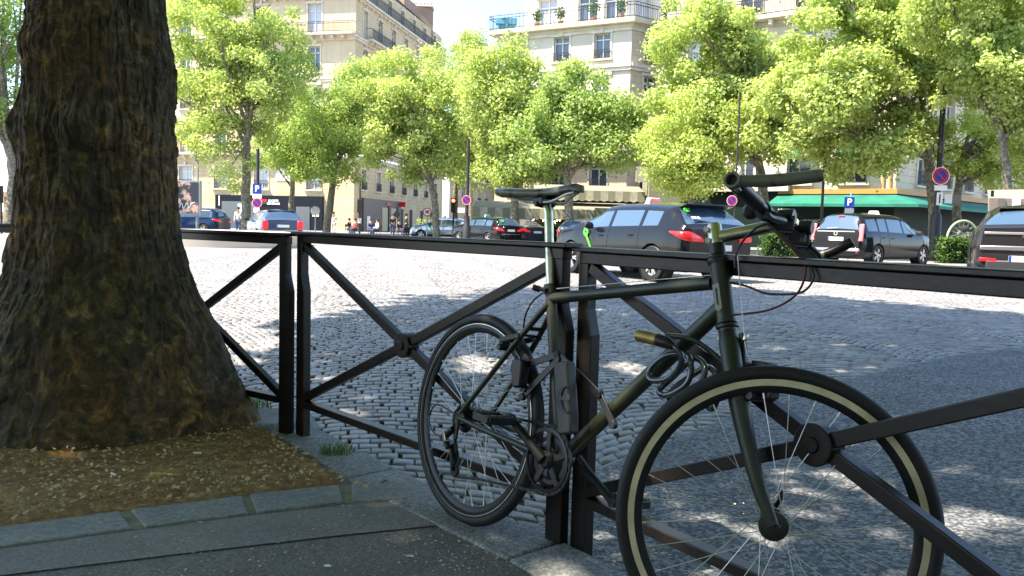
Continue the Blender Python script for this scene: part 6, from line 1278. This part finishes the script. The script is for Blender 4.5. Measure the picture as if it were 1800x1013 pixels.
# ------------------------------------------------------------------ trees of the square
def tree(label, base, top_pts, crown, rad, leaves, m, seed, leaf=.22, trunk_r=.16, group='plane trees around the square', nblob=130, blob=(.42, 1.0), limbs=18, thin=.0, flat=.75):
    """crown: list of (centre, radii) ellipsoids in world coordinates; top_pts: trunk path"""
    leaves = int(leaves * 2.25); leaf *= .72; rng = np.random.default_rng(seed); r = empty('plane_tree', base, label=label, cat='tree', group=group); bs = Vector(base)
    tp = [Vector(p) - bs for p in top_pts]; pts = catmull(tp, 6); mb = MB(); wob = random.Random(seed)
    pts = [p + Vector((wob.uniform(-.03, .03), wob.uniform(-.03, .03), 0)) for p in pts]
    mb.tube(pts, list(np.interp(np.linspace(0, 1, len(pts)), [0, .08, .5, 1], [trunk_r * 1.5, trunk_r * 1.1, trunk_r * .85, trunk_r * .5])), 14); mb.build('trunk', M_['twig'], r)
    B = []; vol = [c[1][0] * c[1][1] * c[1][2] for c in crown]; tot = sum(vol)
    for (c, ra), v in zip(crown, vol):
        k = max(4, int(nblob * v / tot))
        d = rng.normal(size=(k, 3)); d /= np.linalg.norm(d, axis=1, keepdims=True); q = rng.random((k, 1)) ** .36
        P = np.array(c) + d * q * np.array(ra) * (.98 + .10 * rng.normal(size=(k, 1))); B.append(P)
    B = np.concatenate(B); R = rng.uniform(*blob, len(B)) * rad
    w = R ** 2; pick = rng.choice(len(B), leaves, p=w / w.sum()); d = rng.normal(size=(leaves, 3)); d /= np.linalg.norm(d, axis=1, keepdims=True)
    P = B[pick] + d * (R[pick] * (.15 + .9 * rng.random(leaves) ** .55 + .28 * np.abs(rng.normal(size=leaves)) * (rng.random(leaves) < .35)))[:, None] * np.array([1, 1, flat]); P[:, 2] -= np.abs(rng.normal(0, .06, leaves))
    # stray sprays outside the blobs
    N_ = d * .7 + rng.normal(size=(leaves, 3)) * .55 + np.array([0, 0, .35]); ton = np.clip(rng.random(leaves) * .6 + np.repeat(rng.random(len(B)), 1)[pick] * .45, 0, 1)
    leaf_mesh('crown', P - np.array(base), N_, leaf, m, rng, tone=ton, parent=r)
    idx = rng.permutation(len(B))[:limbs]; mb = MB(); end = tp[-1]
    for k, i in enumerate(idx):
        e = Vector(B[i]) - bs; s0 = pts[int(len(pts) * wob.uniform(.55, .98)) - 1]
        mid = s0.lerp(e, .5) + Vector((wob.uniform(-.3, .3), wob.uniform(-.3, .3), wob.uniform(.0, .5))); p = catmull([s0, mid, e], 6)
        mb.tube(p, list(np.linspace(trunk_r * .48, .018, len(p))), 7)
        for q in range(2):
            s1 = p[int(len(p) * .55)]; e2 = s1 + (e - s1) * .6 + Vector((wob.uniform(-1, 1), wob.uniform(-1, 1), wob.uniform(-.2, .9))) * rad; mb.tube(catmull([s1, s1.lerp(e2, .5) + Vector((0, 0, .15)), e2], 4), list(np.linspace(trunk_r * .2, .012, 9)), 5)
    mb.build('branch', M_['twig'], r); return r
def crownpx(d, *els):
    """ellipses given as photo bearing/height boxes at distance d"""
    out = []
    for x0, y0, x1, y1 in els:
        a = at(x0, (y0 + y1) / 2, d); b = at(x1, (y0 + y1) / 2, d); t = at((x0 + x1) / 2, y0, d); q = at((x0 + x1) / 2, y1, d); rx = (b.x - a.x) / 2 * 1.17; out.append((tuple((a + b) / 2), (rx, max(rx * .85, 1.0), (t.z - q.z) / 2 * 1.06)))
    return out
def trk(d, *pts): 
    p = [at(x, y, d + (k[0] if k else 0)) for x, y, *k in pts]; b = p[0].copy(); b.z = gzf(b.x, b.y) - .02; return [b] + p[1:]
def T(label, d, tr, els, leaves, m='leaf', **k):
    tp = trk(d, *tr); return tree(label, tuple(tp[0]), tp, crownpx(d, *els), k.pop('rad', 1.0), leaves, M_[m], k.pop('seed'), **k)
T('tall slender plane tree just right of the big trunk', 45, [(432, 405), (433, 300), (436, 225), (455, 160)], [(285, -60, 520, 130), (300, 80, 545, 215), (310, 180, 430, 300), (360, 270, 460, 345), (430, 60, 550, 190)], 21000, seed=1, trunk_r=.24, nblob=140)
T('plane tree at the far left edge, seen left of the big trunk', 42, [(14, 400), (24, 330), (20, 270), (8, 200)], [(-130, -80, 60, 120), (-80, 90, 50, 230)], 8000, 'leaf2', seed=2, trunk_r=.3)
T('leaning plane tree in front of the bank corner', 52, [(573, 400), (580, 360), (592, 290), (625, 215)], [(480, 165, 640, 335), (550, 108, 668, 250), (452, 200, 540, 290)], 15000, 'leaf2', seed=3, trunk_r=.24, rad=.95)
T('thin plane tree whose pale trunk stands before the dark bank front', 56, [(510, 400), (512, 360), (517, 300), (530, 230)], [(452, 180, 560, 290)], 4500, seed=4, trunk_r=.19, nblob=50)
T('rounded bright plane tree left of the street opening', 47, [(768, 410), (763, 350), (752, 300), (742, 240)], [(640, 78, 805, 250), (632, 190, 760, 330), (740, 170, 830, 320)], 17000, seed=5, trunk_r=.19)
T('plane tree standing in the street opening', 55, [(800, 408), (800, 360), (803, 300), (815, 220)], [(780, 120, 900, 300), (795, 210, 880, 345)], 9000, 'leaf2', seed=6, trunk_r=.2)
T('small pale tree top beyond, against the sky between the buildings', 70, [(828, 405), (828, 250), (832, 120)], [(785, 40, 880, 160)], 4200, seed=7, trunk_r=.2, nblob=50)
T('broad plane tree in front of the middle building', 44, [(905, 412), (905, 350), (908, 280), (900, 200)], [(815, 85, 960, 260), (830, 190, 960, 330)], 14000, seed=8, trunk_r=.22)
T('darker plane tree with low branches before the middle building', 42, [(1002, 412), (1000, 350), (996, 290), (1010, 220)], [(930, 108, 1080, 250), (960, 160, 1130, 305), (880, 210, 1020, 320)], 17000, 'leaf2', seed=9, trunk_r=.22)
T('small fresh green tree between the nearest taxi and the middle building', 36, [(1214, 420), (1213, 370), (1212, 340), (1210, 310)], [(1140, 165, 1290, 345)], 9000, 'leaf3', seed=10, trunk_r=.11, nblob=80, blob=(.35, .75), leaf=.17)
T('plane tree with pale trunk behind the handlebar', 38, [(1352, 425), (1342, 340), (1330, 265), (1318, 190)], [(1150, -20, 1340, 160), (1150, 110, 1400, 285), (1290, 30, 1440, 210)], 27000, seed=11, trunk_r=.24, rad=1.0)
T('dark tall tree at the top right behind the brighter crowns', 52, [(1352, 420), (1350, 250), (1355, 100)], [(1290, -80, 1440, 130)], 10000, 'leaf2', seed=12, trunk_r=.25, nblob=70)
T('large plane tree left of the no-parking sign', 32, [(1645, 445), (1638, 330), (1622, 230), (1560, 130)], [(1390, -60, 1620, 120), (1340, 80, 1570, 260), (1390, 190, 1600, 300), (1530, 50, 1690, 225), (1560, -40, 1680, 110)], 36000, seed=13, trunk_r=.2, rad=.9, leaf=.19)
T('plane tree with crooked trunk right of the no-parking sign', 28, [(1782, 452), (1770, 310), (1757, 215), (1745, 120)], [(1600, -60, 1820, 120), (1670, 50, 1920, 215), (1770, 120, 1920, 290)], 26000, seed=14, trunk_r=.15, rad=.75, leaf=.17)
T('young yellowish tree with forked trunk behind the no-parking sign', 33, [(1684, 448), (1682, 360), (1688, 300), (1700, 250)], [(1630, 195, 1790, 310), (1720, 230, 1850, 330)], 8000, 'leaf3', seed=15, trunk_r=.17, nblob=80, blob=(.3, .65), leaf=.15)
T('plane tree crown filling the top right corner', 36, [(1900, 450), (1880, 250), (1850, 100)], [(1760, -90, 2000, 140)], 9000, 'leaf3', seed=16, trunk_r=.22, nblob=80)

# ------------------------------------------------------------------ street furniture
def disc_sign(parent, c, r, kind='noparking', nrm=(0, -1, 0)):
    Mz = align(nrm, c); b = MB(); b.ring([(.001, -.012), (r, -.012), (r, .0), (.001, .0)], 40, Mz, closed_prof=False); s = b.build('sign_disc', M_['sign_grey'], parent)
    if kind == 'noparking':
        for nm, r0, r1, z, m in (('sign_edge', r * .93, r, .003, 'white'), ('sign_rim', r * .68, r * .93, .004, 'red'), ('sign_face', .001, r * .68, .003, 'blue')): b = MB(); b.ring([(r0, 0), (r0, z), (r1, z), (r1, 0)], 40, Mz); b.build(nm, M_[m], s)
        b = MB(); b.box((0, 0, .006), (r * 1.5, r * .17, .004), R=Matrix.Rotation(math.radians(-45), 3, 'Z')); b.v = [tuple(Mz @ Vector(p)) for p in b.v]; b.build('sign_slash', M_['red'], s)
    elif kind == 'limit':
        for nm, r0, r1, z, m in (('sign_rim', r * .76, r, .004, 'red'), ('sign_face', .001, r * .76, .003, 'white')): b = MB(); b.ring([(r0, 0), (r0, z), (r1, z), (r1, 0)], 40, Mz); b.build(nm, M_[m], s)
        text('sign_number', '30', r * 1.0, M_['ink'], s, Mz @ Matrix.Translation((0, 0, .008)) if 0 else Matrix.Translation(Vector(c) + Vector(nrm).normalized() * .012) @ Matrix.Rotation(math.pi / 2, 4, 'X'), .002, bold=.01)
    return s
def plate_sign(parent, c, w, h, m, txt=None, size=.3, name='sign_plate', ry=0, tm='white'):
    b = MB(); b.box(c, (w, .02, h)); o = b.build(name, M_[m], parent, smooth=False, bevel=.004)
    if txt: text('sign_letter', txt, size, M_[tm], o, Matrix.Translation(Vector(c) + Vector((0, -.016, 0))) @ Matrix.Rotation(math.pi / 2, 4, 'X'), .002, bold=.012)
    return o
def pole(px, d, ztop, r=.05, label='', name='lamp_post', cat='post', m='ink', group=None):
    b = at(px, 420, d); e = empty(name, (b.x, b.y, gzf(b.x, b.y)), label=label, cat=cat, group=group); k = MB(); k.cyl((0, 0, -.05), (0, 0, ztop), r, 12); k.build('pole', M_[m], e); return e
def rel(e, px, py): 
    p = at(px, py, e.location.y); return p - e.location
# right lamp post with no-parking sign
lp = pole(1643, 31, 9.5, .10, 'thick dark lamp post carrying a large no-parking sign, beside the black estate', cat='lamp post', m='iron')
k = MB(); k.ring([(.20, 0), (.20, 1.6), (.16, 1.75), (.11, 1.85), (.11, 2.0)], 20, closed_prof=False); k.build('post_base', M_['iron'], lp)
c = rel(lp, 1650, 310); disc_sign(lp, (c.x, -.16, c.z), .33); c = rel(lp, 1650, 331); plate_sign(lp, (c.x, -.15, c.z), .48, .20, 'white'); c = rel(lp, 1648, 350); o = plate_sign(lp, (c.x, -.15, c.z), .22, .48, 'white'); c2 = c
k = MB(); k.box((c2.x, -.165, c2.z), (.05, .006, .34)); k.build('sign_arrow', M_['ink'], o)
c = rel(lp, 1664, 350); plate_sign(lp, (c.x, -.13, c.z), .28, .34, 'paper'); c = rel(lp, 1678, 351); plate_sign(lp, (c.x, -.10, c.z), .36, .32, 'taupe')
# parking sign right
pp = pole(1492, 29.5, 2.45, .03, 'slim post with blue square parking sign above the black estate', 'sign_post', 'sign', 'sign_grey'); c = rel(pp, 1492, 356); plate_sign(pp, (c.x, -.05, c.z), .36, .38, 'blue', 'P', .34); c = rel(pp, 1492, 371); plate_sign(pp, (c.x, -.05, c.z), .32, .18, 'sign_grey')
pole(1442, 33, 4.5, .055, 'thin dark pole between the handlebar grip and the green awnings', 'thin_pole', 'pole', 'ink')
pn = pole(1289, 30, 6.0, .035, 'thin black pole rising behind the nearest taxi, with a small no-parking disc', 'sign_post', 'sign'); c = rel(pn, 1286, 353); disc_sign(pn, (c.x, -.05, c.z), .19)
# centre traffic light pole
pc = pole(820, 40, 5.2, .075, 'dark traffic pole with no-parking sign left of the saddle', 'signal_post', 'traffic light'); c = rel(pc, 820, 352); disc_sign(pc, (c.x, -.1, c.z), .225); k = MB(); k.ring([(.2, 0), (.2, .9), (.14, 1.0), (.14, 1.45)], 16, closed_prof=False); k.build('post_base', M_['ink'], pc); c = rel(pc, 811, 370); plate_sign(pc, (c.x, -.1, c.z), .34, .24, 'paper')
def signal(px, py, d, label, lamp='redlamp', ztop=None, group='traffic lights'):
    e = pole(px, d, at(px, py, d).z + .15, .05, label, 'traffic_light', 'traffic light', group=group); c = rel(e, px, py); k = MB(); k.box((0, -.1, c.z), (.28, .22, .85)); hd = k.build('signal_head', M_['ink'], e, bevel=.03)
    for q in range(3):
        z = c.z + .26 - q * .26; l = MB(); on = (lamp == 'redlamp' and q == 0) or (lamp == 'greenlamp' and q == 2); l.ring([(.001, 0), (.09, 0), (.085, .03), (.001, .04)], 20, align((0, -1, 0), (0, -.215, z)), closed_prof=False); l.build('signal_lens', M_[lamp] if on else M_['ink'], hd)
        v = MB(); v.ring([(.10, 0), (.105, .12), (.10, .12)], 20, align((0, -1, 0), (0, -.21, z)), closed_prof=False); v.f = v.f[:-2]; v.m = v.m[:-2]; v.build('visor', M_['ink'], hd)
    return e
signal(796, 361, 48, 'traffic light showing red beside the awnings, left of the central dark pole'); signal(3, 342, 40, 'traffic light showing green at the left edge behind the big trunk', 'greenlamp')
gn = pole(632, 60, 2.9, .07, 'dark gooseneck signal post curving right in front of the taupe shop', 'signal_post', 'traffic light'); k = MB(); k.tube(catmull([(0, 0, 2.8), (0, 0, 3.8), (.15, 0, 4.3), (.4, 0, 4.6)], 5), .06, 8); k.build('curved_arm', M_['ink'], gn); c = rel(gn, 632, 362); k = MB(); k.box((0, -.12, c.z), (.32, .24, 1.0)); k.build('signal_head', M_['ink'], gn, bevel=.03)
k = MB(); k.box((0, -.1, c.z - 1.1), (.24, .16, .35)); k.build('button_box', M_['paper'], gn)
pl = pole(453, 37, at(453, 262, 37).z, .07, 'dark lamp post with parking and no-parking signs above the blue compact estate', cat='lamp post', m='iron'); c = rel(pl, 453, 334); plate_sign(pl, (c.x, -.09, c.z + .04), .40, .44, 'blue', 'P', .38); c = rel(pl, 453, 345); plate_sign(pl, (c.x, -.085, c.z), .42, .22, 'white'); c = rel(pl, 453, 357); disc_sign(pl, (c.x, -.1, c.z), .225); c = rel(pl, 452, 370); plate_sign(pl, (c.x, -.09, c.z), .28, .24, 'paper')
sp = pole(750, 52, 1.75, .035, 'round speed limit 30 sign before the warm stone facade', 'speed_sign', 'sign', 'sign_grey'); c = rel(sp, 750, 373); disc_sign(sp, (0, -.05, c.z), .28, 'limit')
for px, py, d, rr_, lab in ((554, 371, 55, .32, 'grey back of a round sign in front of the dark bank'), (697, 377, 58, .22, 'small dark round sign beside the shop door, left of the speed sign')):
    e = pole(px, d, at(px, py, d).z + .1, .035, lab, 'round_sign', 'sign', 'sign_grey', group='round signs seen from behind'); c = rel(e, px, py); b = MB(); b.ring([(.001, -.01), (rr_, -.01), (rr_, .01), (.001, .01)], 30, align((0, -1, 0), (0, -.06, c.z)), closed_prof=False); b.build('sign_disc', M_['sign_grey' if px < 600 else 'ink'], e)
# flag and poster
fp = pole(348, 48, at(348, 250, 48).z, .05, 'tall pole with a furled blue flag right of the big trunk', 'flagpole', 'flagpole', 'sign_grey'); top = at(348, 252, 48).z
V = []; rf_ = random.Random(2)
for i in range(13):
    for j in range(7): z = top - .02 - i * .085; x = -.10 + j * .035 * (.6 + .5 * i / 12); V.append((x + .02 * math.sin(i), -.08 - .05 * math.sin(j * 1.7 + i * .5), z))
k = MB(); k.add(V, [(i * 7 + j, i * 7 + j + 1, (i + 1) * 7 + j + 1, (i + 1) * 7 + j) for i in range(12) for j in range(6)]); o = k.build('flag', M_['navy'], fp); o.modifiers.new('thick', 'SOLIDIFY').thickness = .012
po = empty('advertising_panel', at(331, 420, 46).xy.to_3d(), label='dark advertising panel with pale portrait and handwriting, right of the big trunk', cat='poster'); po.location.z = 0
c = rel(po, 331, 348); k = MB(); k.box((0, 0, c.z), (1.45, .25, 1.95)); k.cyl((-.5, 0, 0), (-.5, 0, c.z), .08, 8); k.cyl((.5, 0, 0), (.5, 0, c.z), .08, 8); k.build('panel_frame', M_['sign_grey'], po, smooth=False)
pm = mat('poster_print', (.03, .035, .05), .5, col2=(.55, .36, .28), vscale=1.6, vlo=.52, vhi=.58); k = MB(); k.box((0, -.135, c.z), (1.25, .02, 1.75)); k.build('poster_face', pm, po, smooth=False)
k = MB(); k.tube(catmull([(-.45, -.15, c.z - .55), (-.3, -.15, c.z - .3), (-.2, -.15, c.z - .6), (0, -.15, c.z - .28), (.1, -.15, c.z - .58), (.25, -.15, c.z - .32), (.45, -.15, c.z - .25)], 5), .018, 6); k.build('poster_script', M_['white'], po)
# low stone island behind the left fence
isl = MB(); isl.ring([(2.9, 0), (2.95, .45), (2.8, .60), (2.3, .62), (.001, .60)], 56, Matrix.Diagonal((1.1, .7, 1, 1)), closed_prof=False); o = isl.build('stone_island', M_['beige'], loc=at(372, 410, 30).xy.to_3d()); o.location.z = -.05; tag(o, 'low round beige stone island on the square just above the left fence rail', 'island')
tk = MB(); c = at(2, 400, 44); tk.box((0, 0, .9), (3.6, 1.2, .35)); tk.box((0, 0, 2.0), (3.6, 1.4, .25)); [tk.cyl((x, .4, 0), (x, .4, 2.0), .06, 8) for x in (-1.6, 0, 1.6)]; [tk.box((-1.7 + q * .18, -.62, .5), (.07, .05, .7)) for q in range(20)]
o = tk.build('street_stall', mat('stall_wood', (.42, .28, .14), .8), loc=(c.x, c.y, 0)); tag(o, 'wooden slatted stall at the far left edge behind the trunk', 'stall')
# striped-canvas kiosk at the right edge
kk = empty('kiosk', (15.1, 22.5, 0), math.radians(4), label='kiosk with pale striped canvas and dark roof above the SUV at the right edge', cat='kiosk')
def kq(name, pts, fs, m): b = MB(); b.add(pts, fs); o = b.build(name, m, kk, smooth=False); o.modifiers.new('thick', 'SOLIDIFY').thickness = .04; return o
kq('roof', [(-2.3, -.2, 2.08), (3.5, -.2, 2.08), (3.5, 1.8, 2.62), (-1.0, 1.8, 2.42)], [(0, 1, 2, 3)], M_['canvas'])
for k_ in range(26):
    x = -2.3 + k_ * .22; kq('valance', [(x, -.22 - .03 * (k_ % 2), 2.08), (x + .22, -.22 - .03 * (k_ % 2), 2.08), (x + .22, -.25 - .03 * (k_ % 2), 1.72), (x, -.25 - .03 * (k_ % 2), 1.72)], [(3, 2, 1, 0)], (M_['canvas'], M_['taupe'], M_['canvas'], M_['white'])[k_ % 4 if k_ < 12 else 3])
for x in (-2.0, 1.0, 3.3): b = MB(); b.cyl((x, .1, 0), (x, .1, 2.3), .04, 8); b.build('kiosk_post', M_['dkgreen'], kk)
boxpart(kk, 'counter', M_['dkgreen'], (1.6, 2.2, .8), (3.4, .6, 1.6))
# ironwork arch with planted hedge
ar = empty('iron_arch', at(1692, 420, 29).xy.to_3d(), label='pale arched ironwork screen with round medallion among the plants', cat='screen'); b = MB(); W2, H2 = .55, .95
arcp = [(-W2, 0, 0), (-W2, 0, H2)] + [(-W2 * math.cos(a), 0, H2 + .65 * math.sin(a)) for a in np.linspace(.1, math.pi - .1, 14)] + [(W2, 0, H2), (W2, 0, 0)]
b.tube(arcp, .045, 8); b.ring([(.16, -.03), (.22, -.03), (.22, .03), (.16, .03)], 24, align((0, -1, 0), (0, 0, H2 + .12)))
for a in np.linspace(.15, math.pi - .15, 9): b.bar((-.22 * math.cos(a), 0, H2 + .12 + .2 * math.sin(a)), (-W2 * math.cos(a) * .95, 0, H2 + .60 * math.sin(a)), .025, .025, (0, 1, 0))
b.build('arch_frame', mat('verdigris_iron', (.30, .34, .24), .6), ar); b = MB(); b.ring([(.001, -.01), (.16, -.01), (.16, .01), (.001, .01)], 20, align((0, -1, 0), (0, 0, H2 + .12)), closed_prof=False); b.build('medallion', M_['ivory'], ar)
def hedge(label, c, dims, n, seed, m='hedge', leaf=.09, rz=0):
    rng = np.random.default_rng(seed); P = rng.uniform(-1, 1, (n, 3)); ax_ = rng.integers(0, 3, n); f = rng.random(n) < .7
    for k_ in range(3): s = f & (ax_ == k_); P[s, k_] = np.sign(P[s, k_]) * rng.uniform(.85, 1.08, s.sum())
    P = P * (1 + .10 * rng.normal(size=(n, 1))) * np.array(dims) / 2 + np.array([0, 0, dims[2] / 2]); e = empty('hedge', c, rz, label=label, cat='hedge', group='hedges along the cafe terraces'); leaf_mesh('foliage', P, P * [1, 1, .3] + rng.normal(size=(n, 3)) * .5, leaf, M_[m], rng, parent=e)
    b = MB(); b.box((0, 0, .12), (dims[0] * .95, dims[1] * .8, .3)); b.box((0, 0, dims[2] * .45), (dims[0] * .85, dims[1] * .5, dims[2] * .8)); b.build('planter', M_['dkgreen'], e, smooth=False)
hedge('bushy green hedge below the arched ironwork screen', at(1692, 420, 28.5).xy.to_3d(), (1.5, .6, .95), 2600, 1); hedge('dark hedge behind the left side of the black estate', at(1395, 420, 33).xy.to_3d(), (2.4, .7, 1.0), 3000, 2); hedge('green hedge below the cafe awnings right of the seatpost', at(1000, 420, 46).xy.to_3d(), (3.2, .8, 1.2), 3000, 3); hedge('green hedge under the cafe awnings left of the seatpost', at(935, 420, 47).xy.to_3d(), (3.0, .8, 1.2), 2400, 5)
hedge('small round shrub behind the leftmost silver taxi', at(752, 420, 56).xy.to_3d(), (1.4, .9, 1.3), 900, 4, 'leaf')
far_iron = mat('weathered_rail_paint', (.06, .05, .05), .5)
for i in range(4):
    p = Vector((15.15 + i * 1.62, 30.2 - i * .15)); q_ = p + Vector((1.5, -.14)); fence_panel(p, q_, .88, .12, ['far fence panel by the lamp post base, left one', 'far fence panel under the ironwork arch', 'far fence panel mostly hidden by the SUV', 'far fence panel hidden by the right edge'][i], group='fence panels on the far side', scale=1.15, m=far_iron)
    bpy.context.view_layer.update()
# ------------------------------------------------------------------ people far across the square
def person(px, d, label, pose='stand', top='cloth_d', leg='denim', rz=0, s=1.0):
    b = at(px, 410, d); e = empty('person', (b.x, b.y, gzf(b.x, b.y)), rz, label=label, cat='person', group='people across the square'); e.scale = (s, s, s)
    J = dict(pel=(0, 0, .93), sp=(0, .01, 1.15), ch=(0, .0, 1.36), nk=(0, 0, 1.50), hd=(0, -.015, 1.60), ht=(0, 0, 1.72))
    for sd, x in (('l', 1), ('r', -1)):
        J['sh' + sd] = (.17 * x, 0, 1.42); J['el' + sd] = (.23 * x, .02, 1.14); J['wr' + sd] = (.22 * x, -.06, .90); J['ha' + sd] = (.21 * x, -.09, .81)
        J['hp' + sd] = (.09 * x, 0, .90); J['kn' + sd] = (.10 * x, -.02 - .04 * x, .49); J['an' + sd] = (.10 * x, .02 + .06 * x, .08); J['to' + sd] = (.11 * x, -.13 + .06 * x, .03)
    if pose == 'sit':
        for k_ in list(J): x, y, z = J[k_]; J[k_] = (x, y, z - .43)
        for sd, x in (('l', 1), ('r', -1)): J['kn' + sd] = (.12 * x, -.42, .50); J['an' + sd] = (.12 * x, -.40, .08); J['to' + sd] = (.12 * x, -.54, .03); J['wr' + sd] = (.16 * x, -.26, .62); J['ha' + sd] = (.12 * x, -.34, .60)
    E = [('pel', 'sp'), ('sp', 'ch'), ('ch', 'nk'), ('nk', 'hd'), ('hd', 'ht')]
    for sd in 'lr': E += [('ch', 'sh' + sd), ('sh' + sd, 'el' + sd), ('el' + sd, 'wr' + sd), ('wr' + sd, 'ha' + sd), ('pel', 'hp' + sd), ('hp' + sd, 'kn' + sd), ('kn' + sd, 'an' + sd), ('an' + sd, 'to' + sd)]
    R = dict(pel=.13, sp=.115, ch=.13, nk=.055, hd=.095, ht=.08, sh=.06, el=.042, wr=.03, ha=.04, hp=.09, kn=.06, an=.042, to=.04)
    def skin(nm, keys, grow, m, parent):
        kk_ = [k_ for k_ in J if k_ in keys]; ix = {k_: i for i, k_ in enumerate(kk_)}; me = bpy.data.meshes.new(nm); me.from_pydata([J[k_] for k_ in kk_], [(ix[a], ix[b_]) for a, b_ in E if a in ix and b_ in ix], []); me.materials.append(M_[m]); o = bpy.data.objects.new(nm, me); C.objects.link(o); o.parent = parent
        o.modifiers.new('skin', 'SKIN'); me.skin_vertices.new() if not me.skin_vertices else None
        for k_, i in ix.items(): rr_ = R[k_ if k_ in R else k_[:2]] + grow; me.skin_vertices[0].data[i].radius = (rr_, rr_ * (.8 if k_ in ('ch', 'sp', 'pel') else 1))
        me.skin_vertices[0].data[0].use_root = True; sb = o.modifiers.new('sub', 'SUBSURF'); sb.levels = 1; sb.render_levels = 1; return o
    body = skin('body', list(J), 0, 'skin', e); skin('jacket', ['pel', 'sp', 'ch', 'shl', 'shr', 'ell', 'elr', 'wrl', 'wrr'], .014, top, e); skin('trousers', ['pel', 'hpl', 'hpr', 'knl', 'knr', 'anl', 'anr'], .012, leg, e)
    hz = J['ht']; h_ = MB(); h_.ring([(.001, .12), (.07, .10), (.105, .03), (.10, -.04), (.08, -.09)], 14, Matrix.Translation((hz[0], hz[1] + .015, hz[2] - .04)), closed_prof=False); h_.build('hair', M_['hair'], e)
    if pose == 'sit': st_ = MB(); st_.box((0, .05, .43), (.42, .42, .04)); [st_.cyl((x, y, 0), (x, y, .43), .015, 6) for x in (-.18, .18) for y in (-.12, .22)]; st_.bar((-.18, .24, .43), (-.18, .26, .85), .03, .03); st_.bar((.18, .24, .43), (.18, .26, .85), .03, .03); st_.box((0, .26, .75), (.40, .03, .2)); o = st_.build('cafe_chair', M_['ink']); o.location = e.location; o.rotation_euler = (0, 0, rz); tag(o, 'dark cafe chair under ' + label.replace('person', 'the person'), 'chair', 'chairs outside the shop')
    return e
person(419, 50, 'person in pale top standing by the slender tree, left of the compact estate', top='cloth_w', leg='cloth_b'); person(427, 50.5, 'person in light brown top close beside the slender tree trunk', top='cloth_w', leg='cloth_w', rz=.6)
person(586, 62, 'person in white at the bank corner, right of the leaning tree', top='cloth_w', leg='cloth_w')
person(614, 64, 'person in dark clothes seated left of the signal post', 'sit', rz=1.2); person(624, 63, 'person in red top seated just left of the signal post', 'sit', 'cloth_r', rz=-.8); person(652, 64, 'person in dark blue seated before the first bright shop window', 'sit', 'cloth_b', rz=.4); person(663, 63, 'person in white shirt seated before the second bright shop window', 'sit', 'cloth_w', rz=-1)
person(690, 66, 'person dressed in black standing at the dark shop door', rz=.3); person(701, 64, 'person in black seated under the small round sign', 'sit', rz=1); person(714, 60, 'person in dark clothes standing by the parked scooter', 'stand', rz=2)
# scooter
sc_ = empty('scooter', at(727, 420, 60).xy.to_3d(), .3, label='dark parked scooter left of the silver taxi', cat='scooter')
for x in (-.55, .6): b = MB(); b.ring([(.14, -.05), (.23, -.05), (.25, 0), (.23, .05), (.14, .05)], 20, Matrix.Translation((x, 0, .25)) @ Matrix.Rotation(math.pi / 2, 4, 'X')); b.build('wheel', M_['rubber'], sc_)
b = MB(); b.prism([(-.8, .45), (-.3, .3), (.15, .3), (.3, .45), (.45, 1.0), (.38, 1.02), (.2, .55), (-.1, .5), (-.15, .75), (-.75, .78)], .28); b.build('body', M_['blackmetal'], sc_, bevel=.03); b = MB(); b.tube(catmull([(.3, -.32, 1.08), (.42, -.1, 1.02), (.42, .1, 1.02), (.3, .32, 1.08)], 4), .018, 8); b.build('handlebar', M_['ink'], sc_); b = MB(); b.prism([(.40, 1.0), (.52, 1.0), (.42, 1.35), (.38, 1.35)], .3); b.build('windshield', M_['glass'], sc_)
# bollard line on far kerb and raised far pavements
for nm, P_ in (('left_pavement', [(-60, 78), (-14, 68), (-9, 75), (-5, 108), (-9, 109), (-16, 80.5), (-60, 91)]), ('far_pavement', [(-8, 47), (8, 46), (14, 40), (30, 30), (60, 30), (60, 60), (42, 63), (20.9, 45.2), (9, 54), (-2, 60), (-8, 60)])):
    poly_sheet(nm, P_, .12, mat(nm + '_stone', (.20, .19, .18), .85, col2=(.26, .25, .235), vscale=.8), thick=.3)

# unseen building added behind the viewpoint to give the parked cars something to reflect
nb_ = empty('reflection_building', (0, -34, 0), label='unseen stone building added behind the viewpoint for the parked cars to reflect', cat='building')
facade(nb_, (60, -34), (-60, -34), [dict(z=(0, 3.6)), dict(z=(3.6, 7.2), w=(4.2, 6.4), ww=1.3, band=.2), dict(z=(7.2, 10.6), w=(7.8, 9.8), ww=1.2, band=.2), dict(z=(10.6, 14), w=(11.2, 13.2), ww=1.2, band=.4)], cc(3, 4.6, 25), M_['stoneB2'], [75])
